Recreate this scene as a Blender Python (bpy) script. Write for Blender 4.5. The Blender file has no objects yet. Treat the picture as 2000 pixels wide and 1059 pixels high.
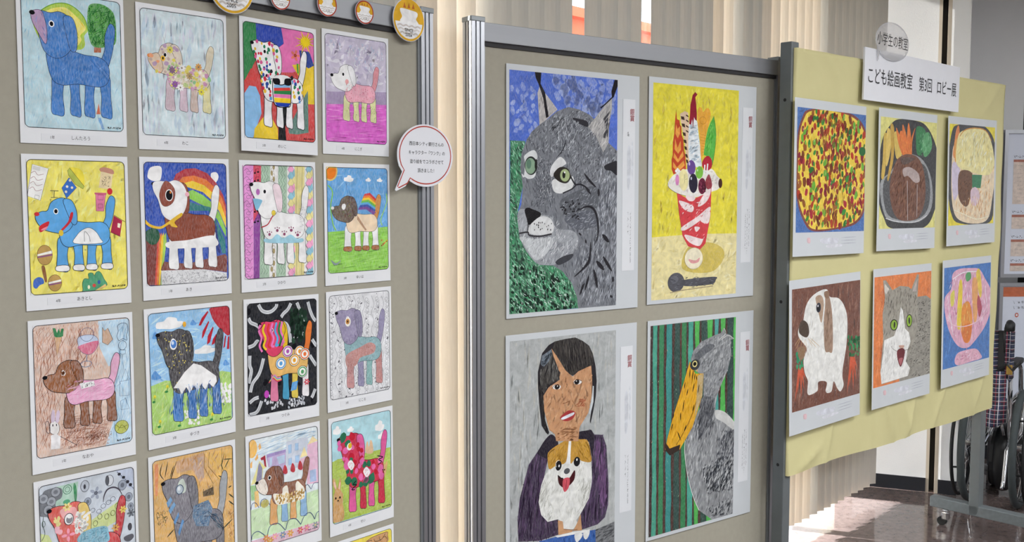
import bpy, bmesh, math, random
from mathutils import Vector, Matrix
from mathutils.geometry import tessellate_polygon

# ------------------------------------------------------------------ camera, sky, sun, exposure
SC = bpy.context.scene
COL = SC.collection
HC = 1.56                                   # eye height of the photographer
cam_d = bpy.data.cameras.new('camera')
cam_d.sensor_width = 36.0
cam_d.lens = 36.0 * 1955.5 / 2000.0
cam_d.clip_start = 0.05
cam_d.clip_end = 200
cam = bpy.data.objects.new('camera', cam_d)
COL.objects.link(cam)
cam.location = (0, 0, HC)
cam.rotation_euler = (math.radians(90 - 4.1306), 0, 0)
SC.camera = cam

world = bpy.data.worlds.new('sky')
SC.world = world
world.use_nodes = True
bg = world.node_tree.nodes['Background']
bg.inputs[0].default_value = (0.80, 0.91, 1.0, 1)      # hazy bright sky, even all around
bg.inputs[1].default_value = 5.0

sun_d = bpy.data.lights.new('sun', 'SUN')
sun_d.energy = 48.0
sun_d.angle = math.radians(1.2)
sun_d.color = (1.0, 0.965, 0.91)
sun = bpy.data.objects.new('sun', sun_d)
COL.objects.link(sun)
# travels across the window wall into the room, down at about 22 degrees
sun.rotation_euler = Vector((0.945, -0.356, -0.40)).to_track_quat('-Z', 'Y').to_euler()

vs = SC.view_settings
vs.view_transform = 'Standard'
vs.look = 'None'
vs.exposure = 0.0
vs.gamma = 1.0
vs.use_curve_mapping = False
SC.cycles.use_light_tree = False
SC.cycles.max_bounces = 6
SC.cycles.diffuse_bounces = 4
SC.cycles.glossy_bounces = 4
SC.cycles.transmission_bounces = 4
SC.cycles.transparent_max_bounces = 12
SC.cycles.sample_clamp_indirect = 6.0

# ------------------------------------------------------------------ helpers
R = math.radians


def lin(c):
    """'#rrggbb' -> linear rgb"""
    out = []
    for i in (1, 3, 5):
        v = int(c[i:i + 2], 16) / 255
        out.append(v / 12.92 if v <= 0.04045 else ((v + 0.055) / 1.055) ** 2.4)
    return out


def new_mat(name):
    m = bpy.data.materials.new(name)
    m.use_nodes = True
    nt = m.node_tree
    b = nt.nodes['Principled BSDF']
    return m, nt, b


def mat(name, color, rough=0.6, metal=0.0, var=0.06, scale=30.0, bump=0.0, bscale=200.0, stretch=(1, 1, 1), spec=0.5):
    """plain surface with a little procedural unevenness in colour and relief"""
    m, nt, b = new_mat(name)
    c = lin(color) if isinstance(color, str) else list(color)
    tc = nt.nodes.new('ShaderNodeTexCoord')
    mp = nt.nodes.new('ShaderNodeMapping')
    mp.inputs['Scale'].default_value = stretch
    nt.links.new(tc.outputs['Object'], mp.inputs[0])
    nz = nt.nodes.new('ShaderNodeTexNoise')
    nz.inputs['Scale'].default_value = scale
    nz.inputs['Detail'].default_value = 5
    nt.links.new(mp.outputs[0], nz.inputs['Vector'])
    mr = nt.nodes.new('ShaderNodeMapRange')
    mr.inputs['From Min'].default_value = 0.25
    mr.inputs['From Max'].default_value = 0.75
    mr.inputs['To Min'].default_value = 1 - var
    mr.inputs['To Max'].default_value = 1 + var
    nt.links.new(nz.outputs[0], mr.inputs[0])
    mx = nt.nodes.new('ShaderNodeVectorMath')
    mx.operation = 'SCALE'
    mx.inputs[0].default_value = c
    nt.links.new(mr.outputs[0], mx.inputs['Scale'])
    nt.links.new(mx.outputs[0], b.inputs['Base Color'])
    b.inputs['Roughness'].default_value = rough
    b.inputs['Metallic'].default_value = metal
    b.inputs['Specular IOR Level'].default_value = spec
    if bump:
        n2 = nt.nodes.new('ShaderNodeTexNoise')
        n2.inputs['Scale'].default_value = bscale
        n2.inputs['Detail'].default_value = 4
        nt.links.new(mp.outputs[0], n2.inputs['Vector'])
        bp = nt.nodes.new('ShaderNodeBump')
        bp.inputs['Strength'].default_value = bump
        bp.inputs['Distance'].default_value = 0.01
        nt.links.new(n2.outputs[0], bp.inputs['Height'])
        nt.links.new(bp.outputs[0], b.inputs['Normal'])
    return m


def ink_mat(name, rough=0.7):
    """pigment on paper: the colour of each stroke is stored on its mesh, alpha = how much paper grain shows"""
    m, nt, b = new_mat(name)
    at = nt.nodes.new('ShaderNodeAttribute')
    at.attribute_name = 'pigment'
    tc = nt.nodes.new('ShaderNodeTexCoord')
    mp = nt.nodes.new('ShaderNodeMapping')
    mp.inputs['Scale'].default_value = (420, 420, 110)
    mp.inputs['Rotation'].default_value = (0, R(24), 0)
    nt.links.new(tc.outputs['Object'], mp.inputs[0])
    nz = nt.nodes.new('ShaderNodeTexNoise')
    nz.inputs['Scale'].default_value = 1.0
    nz.inputs['Detail'].default_value = 3
    nt.links.new(mp.outputs[0], nz.inputs['Vector'])
    mr = nt.nodes.new('ShaderNodeMapRange')
    mr.inputs['From Min'].default_value = 0.38
    mr.inputs['From Max'].default_value = 0.68
    nt.links.new(nz.outputs[0], mr.inputs[0])
    mu = nt.nodes.new('ShaderNodeMath')
    mu.operation = 'MULTIPLY'
    nt.links.new(mr.outputs[0], mu.inputs[0])
    nt.links.new(at.outputs['Alpha'], mu.inputs[1])
    mx = nt.nodes.new('ShaderNodeMix')
    mx.data_type = 'RGBA'
    mx.inputs[7].default_value = (0.80, 0.82, 0.84, 1)
    nt.links.new(mu.outputs[0], mx.inputs[0])
    nt.links.new(at.outputs['Color'], mx.inputs[6])
    n2 = nt.nodes.new('ShaderNodeTexNoise')
    n2.inputs['Scale'].default_value = 38
    n2.inputs['Detail'].default_value = 6
    n2.inputs['Distortion'].default_value = 0.8
    nt.links.new(tc.outputs['Object'], n2.inputs['Vector'])
    m2 = nt.nodes.new('ShaderNodeMapRange')
    m2.inputs['From Min'].default_value = 0.3
    m2.inputs['From Max'].default_value = 0.7
    m2.inputs['To Min'].default_value = 0.84
    m2.inputs['To Max'].default_value = 1.13
    nt.links.new(n2.outputs[0], m2.inputs[0])
    sc = nt.nodes.new('ShaderNodeVectorMath')
    sc.operation = 'SCALE'
    nt.links.new(mx.outputs[2], sc.inputs[0])
    nt.links.new(m2.outputs[0], sc.inputs['Scale'])
    nt.links.new(sc.outputs[0], b.inputs['Base Color'])
    b.inputs['Roughness'].default_value = rough
    b.inputs['Specular IOR Level'].default_value = 0.08
    return m


def film_mat(name, gloss=0.5, tint=(0.97, 0.98, 1.0), base=0.02):
    """clear plastic: transparent, with real reflections growing towards grazing angles"""
    m, nt, b = new_mat(name)
    nt.nodes.remove(b)
    out = nt.nodes['Material Output']
    tr = nt.nodes.new('ShaderNodeBsdfTransparent')
    tr.inputs[0].default_value = (*tint, 1)
    gl = nt.nodes.new('ShaderNodeBsdfGlossy')
    gl.inputs['Roughness'].default_value = 0.12
    lw_ = nt.nodes.new('ShaderNodeLayerWeight')
    lw_.inputs[0].default_value = 0.5
    pw = nt.nodes.new('ShaderNodeMath')
    pw.operation = 'POWER'
    pw.inputs[1].default_value = 4.0
    nt.links.new(lw_.outputs['Facing'], pw.inputs[0])
    mm = nt.nodes.new('ShaderNodeMath')
    mm.operation = 'MULTIPLY_ADD'
    mm.inputs[1].default_value = gloss
    mm.inputs[2].default_value = base
    nt.links.new(pw.outputs[0], mm.inputs[0])
    ms = nt.nodes.new('ShaderNodeMixShader')
    nt.links.new(mm.outputs[0], ms.inputs[0])
    nt.links.new(tr.outputs[0], ms.inputs[1])
    nt.links.new(gl.outputs[0], ms.inputs[2])
    nt.links.new(ms.outputs[0], out.inputs[0])
    tc = nt.nodes.new('ShaderNodeTexCoord')
    nz = nt.nodes.new('ShaderNodeTexNoise')
    nz.inputs['Scale'].default_value = 9
    nt.links.new(tc.outputs['Object'], nz.inputs['Vector'])
    bp = nt.nodes.new('ShaderNodeBump')
    bp.inputs['Strength'].default_value = 0.25
    bp.inputs['Distance'].default_value = 0.02
    nt.links.new(nz.outputs[0], bp.inputs['Height'])
    nt.links.new(bp.outputs[0], gl.inputs['Normal'])
    return m


def mesh(name, verts, faces, m, parent=None, loc=None, rot=None, smooth=False, bevel=0.0):
    me = bpy.data.meshes.new(name)
    me.from_pydata([tuple(v) for v in verts], [], faces)
    me.update()
    if m:
        me.materials.append(m)
    if smooth:
        for p in me.polygons:
            p.use_smooth = True
    o = bpy.data.objects.new(name, me)
    COL.objects.link(o)
    if parent:
        o.parent = parent
    if loc:
        o.location = loc
    if rot:
        o.rotation_euler = rot
    if bevel:
        bv = o.modifiers.new('edge', 'BEVEL')
        bv.width = bevel
        bv.segments = 2
        bv.limit_method = 'ANGLE'
    return o


class MB:
    """collects shapes that belong to ONE part"""
    def __init__(s):
        s.v, s.f = [], []

    def add(s, v, f):
        k = len(s.v)
        s.v += [tuple(p) for p in v]
        s.f += [tuple(i + k for i in q) for q in f]
        return s

    def box(s, x0, x1, y0, y1, z0, z1):
        v = [(x, y, z) for z in (z0, z1) for y in (y0, y1) for x in (x0, x1)]
        return s.add(v, [(0, 2, 3, 1), (4, 5, 7, 6), (0, 1, 5, 4), (2, 6, 7, 3), (0, 4, 6, 2), (1, 3, 7, 5)])

    def prism(s, prof, z0, z1):
        """profile in xy (counter-clockwise) extruded along z"""
        n = len(prof)
        v = [(x, y, z0) for x, y in prof] + [(x, y, z1) for x, y in prof]
        f = [(i, (i + 1) % n, n + (i + 1) % n, n + i) for i in range(n)]
        for t in tessellate_polygon([[Vector((x, y, 0)) for x, y in prof]]):
            a, b, c = t
            s2 = (prof[b][0] - prof[a][0]) * (prof[c][1] - prof[a][1]) - (prof[b][1] - prof[a][1]) * (prof[c][0] - prof[a][0])
            if s2 < 0:
                b, c = c, b
            f.append((a, c, b))
            f.append((n + a, n + b, n + c))
        return s.add(v, f)

    def slab(s, prof, y0, y1):
        """outline in xz (counter-clockwise seen from -y) given thickness y0..y1, front at y0"""
        n = len(prof)
        v = [(x, y0, z) for x, z in prof] + [(x, y1, z) for x, z in prof]
        f = [(i, n + i, n + (i + 1) % n, (i + 1) % n) for i in range(n)]
        for t in tessellate_polygon([[Vector((x, z, 0)) for x, z in prof]]):
            a, b, c = t
            s2 = (prof[b][0] - prof[a][0]) * (prof[c][1] - prof[a][1]) - (prof[b][1] - prof[a][1]) * (prof[c][0] - prof[a][0])
            if s2 < 0:
                b, c = c, b
            f.append((a, b, c))
            f.append((n + a, n + c, n + b))
        return s.add(v, f)

    def tube(s, path, r, seg=10, closed=False):
        P = [Vector(p) for p in path]
        n = len(P)
        rs = r if isinstance(r, (list, tuple)) else [r] * n
        v, f = [], []
        prev = None
        for i, p in enumerate(P):
            if closed:
                t = (P[(i + 1) % n] - P[i - 1]).normalized()
            else:
                t = (P[min(i + 1, n - 1)] - P[max(i - 1, 0)]).normalized()
            if prev is None:
                a = Vector((0, 0, 1)) if abs(t.z) < 0.9 else Vector((1, 0, 0))
                u = t.cross(a).normalized()
            else:
                u = (prev - t * prev.dot(t)).normalized()
            prev = u
            w = t.cross(u)
            for k in range(seg):
                an = 2 * math.pi * k / seg
                v.append(p + (u * math.cos(an) + w * math.sin(an)) * rs[i])
        for i in range(n if closed else n - 1):
            for k in range(seg):
                a, b = i * seg + k, i * seg + (k + 1) % seg
                c, d = ((i + 1) % n) * seg + (k + 1) % seg, ((i + 1) % n) * seg + k
                f.append((a, b, c, d))
        if not closed:
            f.append(tuple(reversed(range(seg))))
            f.append(tuple((n - 1) * seg + k for k in range(seg)))
        return s.add(v, f)

    def build(s, name, m, parent=None, loc=None, rot=None, smooth=False, bevel=0.0):
        return mesh(name, s.v, s.f, m, parent, loc, rot, smooth, bevel)


def tag(o, label, cat, group=None):
    o['label'] = label
    o['category'] = cat
    if group:
        o['group'] = group
    return o


def struct(o):
    o['kind'] = 'structure'
    return o


def empty(name, loc, rz=0.0):
    o = bpy.data.objects.new(name, None)
    COL.objects.link(o)
    o.location = loc
    o.rotation_euler = (0, 0, rz)
    o.empty_display_size = 0.1
    return o


def on_plane(yaw, dist, u, z=0.0):
    """point on an upright plane: yaw of its long axis, distance from the origin, position along it"""
    a = R(yaw)
    return Vector((-math.sin(a) * dist + math.cos(a) * u, math.cos(a) * dist + math.sin(a) * u, z))


random.seed(7)

# ------------------------------------------------------------------ materials
M = {}
M['alu'] = mat('brushed_aluminium', '#a9abb0', 0.36, 0.85, 0.04, 40, stretch=(1, 1, 0.05))
M['alu_rail'] = mat('satin_aluminium', '#95979b', 0.5, 0.55, 0.03, 40, stretch=(0.05, 1, 1))
M['cap'] = mat('grey_plastic_cap', '#8a8f92', 0.4, 0.3, 0.04)
M['slot'] = mat('gap_shade', '#2b2a2c', 0.7, 0.0, 0.03)
M['panel'] = mat('beige_felt_panel', '#a9a597', 0.95, 0, 0.035, 60, 0.12, 900, spec=0.1)
M['grey_steel'] = mat('grey_painted_steel', '#6c7274', 0.45, 0.15, 0.06, 25, 0.05, 120)
M['bar_steel'] = mat('chipped_grey_paint', '#6f7679', 0.5, 0.1, 0.12, 60, 0.1, 150)
M['paper'] = mat('white_paper', '#e9ebee', 0.8, 0, 0.015, 25, 0.02, 300, spec=0.2)
M['backing'] = mat('white_backing_sheet', '#d2d6da', 0.8, 0, 0.02, 12, spec=0.2)
M['strip'] = mat('white_caption_paper', '#e6e8ec', 0.75, 0, 0.01, 20, spec=0.2)
M['card'] = mat('white_board_card', '#e6e8ee', 0.6, 0, 0.01, 20)
M['ink'] = ink_mat('pigment_on_paper')
M['black_ink'] = mat('black_ink', '#1a1a1e', 0.6, 0, 0.02)
M['red_ink'] = mat('red_ink', '#b0333c', 0.6, 0, 0.02)
M['film'] = film_mat('clear_film', 0.5, (0.97, 0.98, 1.0), 0.04)
M['sleeve'] = film_mat('clear_sleeve', 0.5, (0.985, 0.99, 0.99), 0.015)
M['black'] = mat('black_rubber', '#17181a', 0.55, 0, 0.05)
M['tyre'] = mat('grey_tyre_rubber', '#3a4143', 0.75, 0, 0.06, 60, 0.1, 300)
M['chrome'] = mat('chrome', '#d4d6da', 0.12, 1.0, 0.02)
M['brass'] = mat('brass_buckle', '#c8a45a', 0.3, 0.9, 0.05)
M['white_wall'] = mat('white_wallpaper', '#e6e7e8', 0.85, 0, 0.015, 8, 0.15, 260, spec=0.2)
M['ceiling'] = mat('white_ceiling_board', '#e6e5e0', 0.9, 0, 0.02, 20)
M['base'] = mat('black_vinyl_base', '#22242a', 0.35, 0, 0.05)
M['trim'] = mat('beige_metal_trim', '#c2b8a8', 0.45, 0.1, 0.04, 60, stretch=(1, 1, 0.05))
M['dark_gap'] = mat('dark_recess', '#141311', 0.7, 0, 0.03)


def floor_mat():
    m, nt, b = new_mat('polished_floor_tile')
    tc = nt.nodes.new('ShaderNodeTexCoord')
    geo = nt.nodes.new('ShaderNodeNewGeometry')
    nz = nt.nodes.new('ShaderNodeTexNoise')
    nz.inputs['Scale'].default_value = 26
    nz.inputs['Detail'].default_value = 10
    nz.inputs['Roughness'].default_value = 0.75
    nt.links.new(geo.outputs['Position'], nz.inputs['Vector'])
    cr = nt.nodes.new('ShaderNodeValToRGB')
    cr.color_ramp.elements[0].position = 0.3
    cr.color_ramp.elements[0].color = (0.095, 0.070, 0.066, 1)
    cr.color_ramp.elements[1].position = 0.72
    cr.color_ramp.elements[1].color = (0.200, 0.158, 0.150, 1)
    nt.links.new(nz.outputs[0], cr.inputs[0])
    nt.links.new(cr.outputs[0], b.inputs['Base Color'])
    b.inputs['Roughness'].default_value = 0.07
    b.inputs['Specular IOR Level'].default_value = 0.75
    n2 = nt.nodes.new('ShaderNodeTexNoise')
    n2.inputs['Scale'].default_value = 3.2
    n2.inputs['Detail'].default_value = 3
    nt.links.new(geo.outputs['Position'], n2.inputs['Vector'])
    bp = nt.nodes.new('ShaderNodeBump')
    bp.inputs['Strength'].default_value = 0.10
    bp.inputs['Distance'].default_value = 0.02
    nt.links.new(n2.outputs[0], bp.inputs['Height'])
    nt.links.new(bp.outputs[0], b.inputs['Normal'])
    return m


M['floor'] = floor_mat()


def slat_mat():
    m, nt, b = new_mat('blind_fabric')
    out = nt.nodes['Material Output']
    tc = nt.nodes.new('ShaderNodeTexCoord')
    mp = nt.nodes.new('ShaderNodeMapping')
    mp.inputs['Scale'].default_value = (500, 500, 20)
    nt.links.new(tc.outputs['Object'], mp.inputs[0])
    nz = nt.nodes.new('ShaderNodeTexNoise')
    nz.inputs['Scale'].default_value = 1
    nt.links.new(mp.outputs[0], nz.inputs['Vector'])
    cr = nt.nodes.new('ShaderNodeValToRGB')
    cr.color_ramp.elements[0].color = (0.58, 0.565, 0.52, 1)
    cr.color_ramp.elements[1].color = (0.70, 0.685, 0.635, 1)
    nt.links.new(nz.outputs[0], cr.inputs[0])
    nt.links.new(cr.outputs[0], b.inputs['Base Color'])
    b.inputs['Roughness'].default_value = 0.85
    b.inputs['Specular IOR Level'].default_value = 0.15
    tl = nt.nodes.new('ShaderNodeBsdfTranslucent')
    tl.inputs[0].default_value = (0.70, 0.57, 0.41, 1)
    ms = nt.nodes.new('ShaderNodeMixShader')
    ms.inputs[0].default_value = 0.20
    nt.links.new(b.outputs[0], ms.inputs[1])
    nt.links.new(tl.outputs[0], ms.inputs[2])
    nt.links.new(ms.outputs[0], out.inputs[0])
    return m


M['slat'] = slat_mat()


def cloth_mat():
    m, nt, b = new_mat('yellow_crepe_paper')
    tc = nt.nodes.new('ShaderNodeTexCoord')
    nz = nt.nodes.new('ShaderNodeTexNoise')
    nz.inputs['Scale'].default_value = 14
    nz.inputs['Detail'].default_value = 5
    nt.links.new(tc.outputs['Object'], nz.inputs['Vector'])
    cr = nt.nodes.new('ShaderNodeValToRGB')
    cr.color_ramp.elements[0].color = (0.62, 0.575, 0.30, 1)
    cr.color_ramp.elements[1].color = (0.68, 0.635, 0.345, 1)
    nt.links.new(nz.outputs[0], cr.inputs[0])
    nt.links.new(cr.outputs[0], b.inputs['Base Color'])
    b.inputs['Roughness'].default_value = 0.8
    b.inputs['Specular IOR Level'].default_value = 0.2
    n2 = nt.nodes.new('ShaderNodeTexNoise')
    n2.inputs['Scale'].default_value = 600
    nt.links.new(tc.outputs['Object'], n2.inputs['Vector'])
    bp = nt.nodes.new('ShaderNodeBump')
    bp.inputs['Strength'].default_value = 0.15
    bp.inputs['Distance'].default_value = 0.002
    nt.links.new(n2.outputs[0], bp.inputs['Height'])
    nt.links.new(bp.outputs[0], b.inputs['Normal'])
    return m


M['yellow'] = cloth_mat()


def plaid_mat():
    """woven tartan: dark navy ground, white, red and grey lines, by position on the cloth"""
    m, nt, b = new_mat('tartan_cloth')
    tc = nt.nodes.new('ShaderNodeTexCoord')
    sx = nt.nodes.new('ShaderNodeSeparateXYZ')
    nt.links.new(tc.outputs['Object'], sx.inputs[0])

    def lines(sock, period, phase, width):
        a = nt.nodes.new('ShaderNodeMath')
        a.operation = 'MULTIPLY_ADD'
        a.inputs[1].default_value = 1 / period
        a.inputs[2].default_value = phase
        nt.links.new(sock, a.inputs[0])
        f = nt.nodes.new('ShaderNodeMath')
        f.operation = 'FRACT'
        nt.links.new(a.outputs[0], f.inputs[0])
        c = nt.nodes.new('ShaderNodeMath')
        c.operation = 'LESS_THAN'
        c.inputs[1].default_value = width
        nt.links.new(f.outputs[0], c.inputs[0])
        return c.outputs[0]
    cur = None
    for sock, per, ph, wd, colr, fac in ((sx.outputs['X'], .036, .1, .22, '#39405c', .9), (sx.outputs['Z'], .044, .3, .20, '#353c58', .7),
                                         (sx.outputs['X'], .036, .55, .10, '#8d3340', .85), (sx.outputs['Z'], .044, .62, .07, '#7c3540', .7),
                                         (sx.outputs['X'], .036, .16, .08, '#e2e2e6', .85), (sx.outputs['Z'], .022, .0, .10, '#d8d8de', .7)):
        mx = nt.nodes.new('ShaderNodeMix')
        mx.data_type = 'RGBA'
        fm = nt.nodes.new('ShaderNodeMath')
        fm.operation = 'MULTIPLY'
        fm.inputs[1].default_value = fac
        nt.links.new(lines(sock, per, ph, wd), fm.inputs[0])
        nt.links.new(fm.outputs[0], mx.inputs[0])
        if cur is None:
            mx.inputs[6].default_value = (0.018, 0.020, 0.034, 1)
        else:
            nt.links.new(cur, mx.inputs[6])
        mx.inputs[7].default_value = (*lin(colr), 1)
        cur = mx.outputs[2]
    nt.links.new(cur, b.inputs['Base Color'])
    b.inputs['Roughness'].default_value = 0.85
    return m


M['plaid'] = plaid_mat()
M['orange'] = mat('orange_shop_front', '#d9582c', 0.7, 0, 0.12, 0.8)
M['concrete'] = mat('outdoor_concrete', '#8f8c86', 0.85, 0, 0.06, 3)
M['lamp_body'] = mat('white_lamp_housing', '#e8e8e6', 0.5, 0, 0.01)


def emit_mat(name, color, strength):
    m, nt, b = new_mat(name)
    b.inputs['Base Color'].default_value = (0.9, 0.9, 0.9, 1)
    b.inputs['Emission Color'].default_value = (*color, 1)
    b.inputs['Emission Strength'].default_value = strength
    return m


M['tube'] = emit_mat('fluorescent_diffuser', (0.97, 0.985, 1.0), 37.0)

# ------------------------------------------------------------------ the room
BY, BD = 47.88, 2.0588                      # blind plane: yaw and distance
WD = 2.24                                   # window glass plane
ZC = 2.80                                   # ceiling height


def wall_seg(name, p, q, m, th=0.1, z0=0.0, z1=ZC, parent=None):
    """upright slab from p to q, room side on the right-hand side when walking p -> q"""
    p, q = Vector((*p, 0)), Vector((*q, 0))
    d = (q - p).normalized()
    n = Vector((-d.y, d.x, 0)) * th
    v = [p, q, q + n, p + n]
    return MB().prism([(a.x, a.y) for a in v], z0, z1).build(name, m, parent)


wdir = Vector((0.925, -0.380, 0))
wa, wb, wc, wd_ = Vector((1.941, 5.346, 0)) - wdir * 0.40, Vector((2.205, 5.246, 0)), Vector((2.258, 5.2155, 0)), Vector((2.340, 5.178, 0))
rec = wd_ + Vector((0.38, 0.925, 0)) * 0.9
rq = rec + wdir * 0.325
rq2 = rq + wdir * 0.9
rend = rq2 + wdir * 3.5
lw = on_plane(BY, WD, -2.2)
back = Vector((0.38, 0.925, 0)) * 0.1
outn = on_plane(BY, 0.06, 0)
ROOM = [(-4.9, -5.1), (rend.x + 0.1, -5.1), (rend.x + 0.1, rend.y), (rend + back).xy, (rec + back).xy, (wd_ + back).xy, (wa + back).xy, (on_plane(BY, WD + 0.06, 5.0)).xy, (lw + outn).xy]
ROOM = [(p[0], p[1]) for p in ROOM]


floor_o = struct(MB().prism(ROOM, -0.12, -0.006).build('floor', M['floor']))
tile_me = None
fa = R(BY)
TS = 0.4545
corner = Vector((1.941, 5.346, 0))
for i in range(-9, 2):
    for j in range(0, 10):
        c = corner + Vector((math.cos(fa), math.sin(fa), 0)) * ((i + .5) * TS - 0.1) + Vector((math.sin(fa), -math.cos(fa), 0)) * ((j + .5) * TS - 0.2)
        if tile_me is None:
            h = TS / 2 - 0.0006
            t = MB().box(-h, h, -h, h, -0.006, 0).build('floor_tile', M['floor'], floor_o, bevel=0.0)
            tile_me = t.data
        else:
            t = bpy.data.objects.new('floor_tile', tile_me)
            COL.objects.link(t)
            t.parent = floor_o
        t.location = c
        t.rotation_euler = (0, 0, fa + random.choice((0, 1, 2, 3)) * math.pi / 2)
struct(MB().prism(ROOM, ZC, ZC + 0.1).build('ceiling', M['ceiling']))

wr = struct(wall_seg('wall_right', wa.xy, wb.xy, M['white_wall']))
struct(wall_seg('wall_pillar', wc.xy, wd_.xy, M['white_wall']))
struct(wall_seg('wall_return', wd_.xy, rec.xy, M['white_wall'], 0.08))
struct(wall_seg('wall_recess', rec.xy, rq.xy, M['white_wall']))
d1_ = struct(wall_seg('door_1', rq.xy, rq2.xy, M['dark_gap'], 0.05, 0, 2.1))
struct(wall_seg('wall_lintel', rq.xy, rq2.xy, M['dark_gap'], 0.1, 2.1, ZC))
struct(wall_seg('wall_far', rq2.xy, rend.xy, M['white_wall']))
struct(wall_seg('wall_side', rend.xy, (rend.x, -5.0), M['white_wall']))
struct(wall_seg('wall_back', (rend.x, -5.0), (-4.8, -5.0), M['white_wall']))
struct(wall_seg('wall_left', (-4.8, -5.0), (lw.x, lw.y), M['white_wall']))
# dark joint between two metal trims in the right wall
struct(wall_seg('trim_1', (wb + wdir * 0.0).xy, (wb + wdir * 0.016).xy, M['trim'], 0.12))
struct(wall_seg('trim_2', (wc - wdir * 0.018).xy, wc.xy, M['trim'], 0.12))
j0, j1 = wb + wdir * 0.016 + Vector((.38, .925, 0)) * 0.05, wc - wdir * 0.018 + Vector((.38, .925, 0)) * 0.05
struct(wall_seg('wall_joint', j0.xy, j1.xy, M['dark_gap'], 0.05))
for nm, p, q in (('baseboard_right', wa, wb), ('baseboard_pillar', wc, wd_), ('baseboard_recess', rec, rq)):
    nn = Vector((-0.38, -0.925, 0)) * 0.006
    struct(wall_seg(nm, (p + nn).xy, (q + nn).xy, M['base'], 0.012, 0, 0.075 if nm != 'baseboard_recess' else 0.08))

# window wall: tall glazing behind the blinds
wroot = struct(MB().box(-2.2, 5.20, -0.03, 0.05, 2.62, ZC).build('window_1', M['trim'], None, on_plane(BY, WD, 0), (0, 0, R(BY))))
sill = MB().box(-2.2, 5.20, -0.03, 0.05, 0.0, 0.012).build('window_sill', M['trim'], wroot)
ms_ = [-2.2, -1.0, 0.2, 1.4, 2.5, 3.55, 4.3, 5.0]
MB().box(5.02, 5.20, -0.03, 0.05, 0.012, 2.62).build('jamb_sun_mask', M['trim'], wroot)  # added behind the blind, widened to trim the sun on the right wall
for x in ms_:
    MB().box(x - 0.02, x + 0.02, -0.03, 0.05, 0.012, 2.62).build('window_mullion', M['trim'], wroot)
for a, b in zip(ms_[:-1], ms_[1:]):
    MB().box(a + 0.02, b - 0.02, 0.0, 0.004, 0.012, 2.62).build('window_pane', M['film'], wroot)

# outside: an orange shop front across the street, the ground and unseen slabs added to shade part of the blinds
ax = (0, 0, R(BY))
shop = empty('shop_building', on_plane(BY, 9.0, 14, 0), R(BY))
MB().box(-4.2, 5, 0, 4, 0, 4.10).build('facade', M['orange'], shop)
MB().box(-4.3, 5.1, -0.15, 4.1, 4.10, 4.235).build('parapet', M['orange'], shop)
for k in range(-1, 2):
    MB().box(k * 3.0 - 1.1, k * 3.0 + 1.1, -0.02, 0.05, 0.0, 2.4).build('shop_window', M['dark_gap'], shop)
tag(shop, 'orange building front glimpsed through the gaps in the blind', 'building')
struct(MB().box(-14, 30, 0, 40, -0.2, -0.1).build('ground_outside', M['concrete'], None, on_plane(BY, WD + 0.12, 0), ax))
for a, b, z0 in ((2.15, 3.40, -0.1), (3.65, 3.83, -0.1), (4.43, 5.02, 1.47), (-3.0, 1.87, -0.1)):  # sun blockers out of view; one is raised to light the floor strip
    struct(MB().box(a, b, 0.0, 0.12, z0, 4.9).build('sun_blocker', M['concrete'], None, on_plane(BY, WD + 3.0, -1.27, 0), ax))

# vertical blind
blind = empty('vertical_blind', on_plane(BY, BD, 0, 0), R(BY))
tag(blind, 'beige grey vertical slat blind hanging across the tall window', 'blind')
MB().box(0.2, 5.12, -0.025, 0.025, 2.70, 2.745).build('head_rail', M['alu_rail'], blind, bevel=0.003)
prof = []
for k in range(7):
    s_ = -1 + k / 3.0
    prof.append((s_ * 0.0455, 0.008 * (1 - s_ * s_)))
prof = prof + [(x, y + 0.0008) for x, y in reversed(prof)]
slat_me = None
PITCH = 0.0769
for i in range(-21, 41):
    if i in (8, 13):
        continue                                  # two slats are missing: the street shows through
    u = 1.9459 + (i + 0.5) * PITCH
    if slat_me is None:
        o = MB().prism(prof, 0.0, 2.63).build('slat', M['slat'], blind, smooth=False)
        slat_me = o.data
    else:
        o = bpy.data.objects.new('slat', slat_me)
        COL.objects.link(o)
        o.parent = blind
    o.location = (u, 0, 0.070 + random.uniform(-0.003, 0.003))
    o.rotation_euler = (0, 0, R((-1 if i in (7, 9, 12, 14) else -20) + random.uniform(-3, 3)))

# ceiling lamps
for k, (x, y, rz) in enumerate(((2.1, 2.0, 48), (4.2, 3.2, 48), (0.9, 0.4, 48), (2.7, 0.3, 48), (4.4, 1.5, 48), (-0.6, -1.3, 48), (1.4, -1.6, 48), (3.6, -1.8, 48))):
    l_ = empty('ceiling_lamp', (x, y, ZC), R(rz))
    MB().box(-0.62, 0.62, -0.15, 0.15, -0.045, -0.001).build('housing', M['lamp_body'], l_)
    MB().box(-0.60, 0.60, -0.13, 0.13, -0.052, -0.046).build('diffuser', M['tube'], l_)
    tag(l_, 'long white fluorescent ceiling lamp above the boards', 'lamp', 'ceiling lamps of the lobby')

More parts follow.
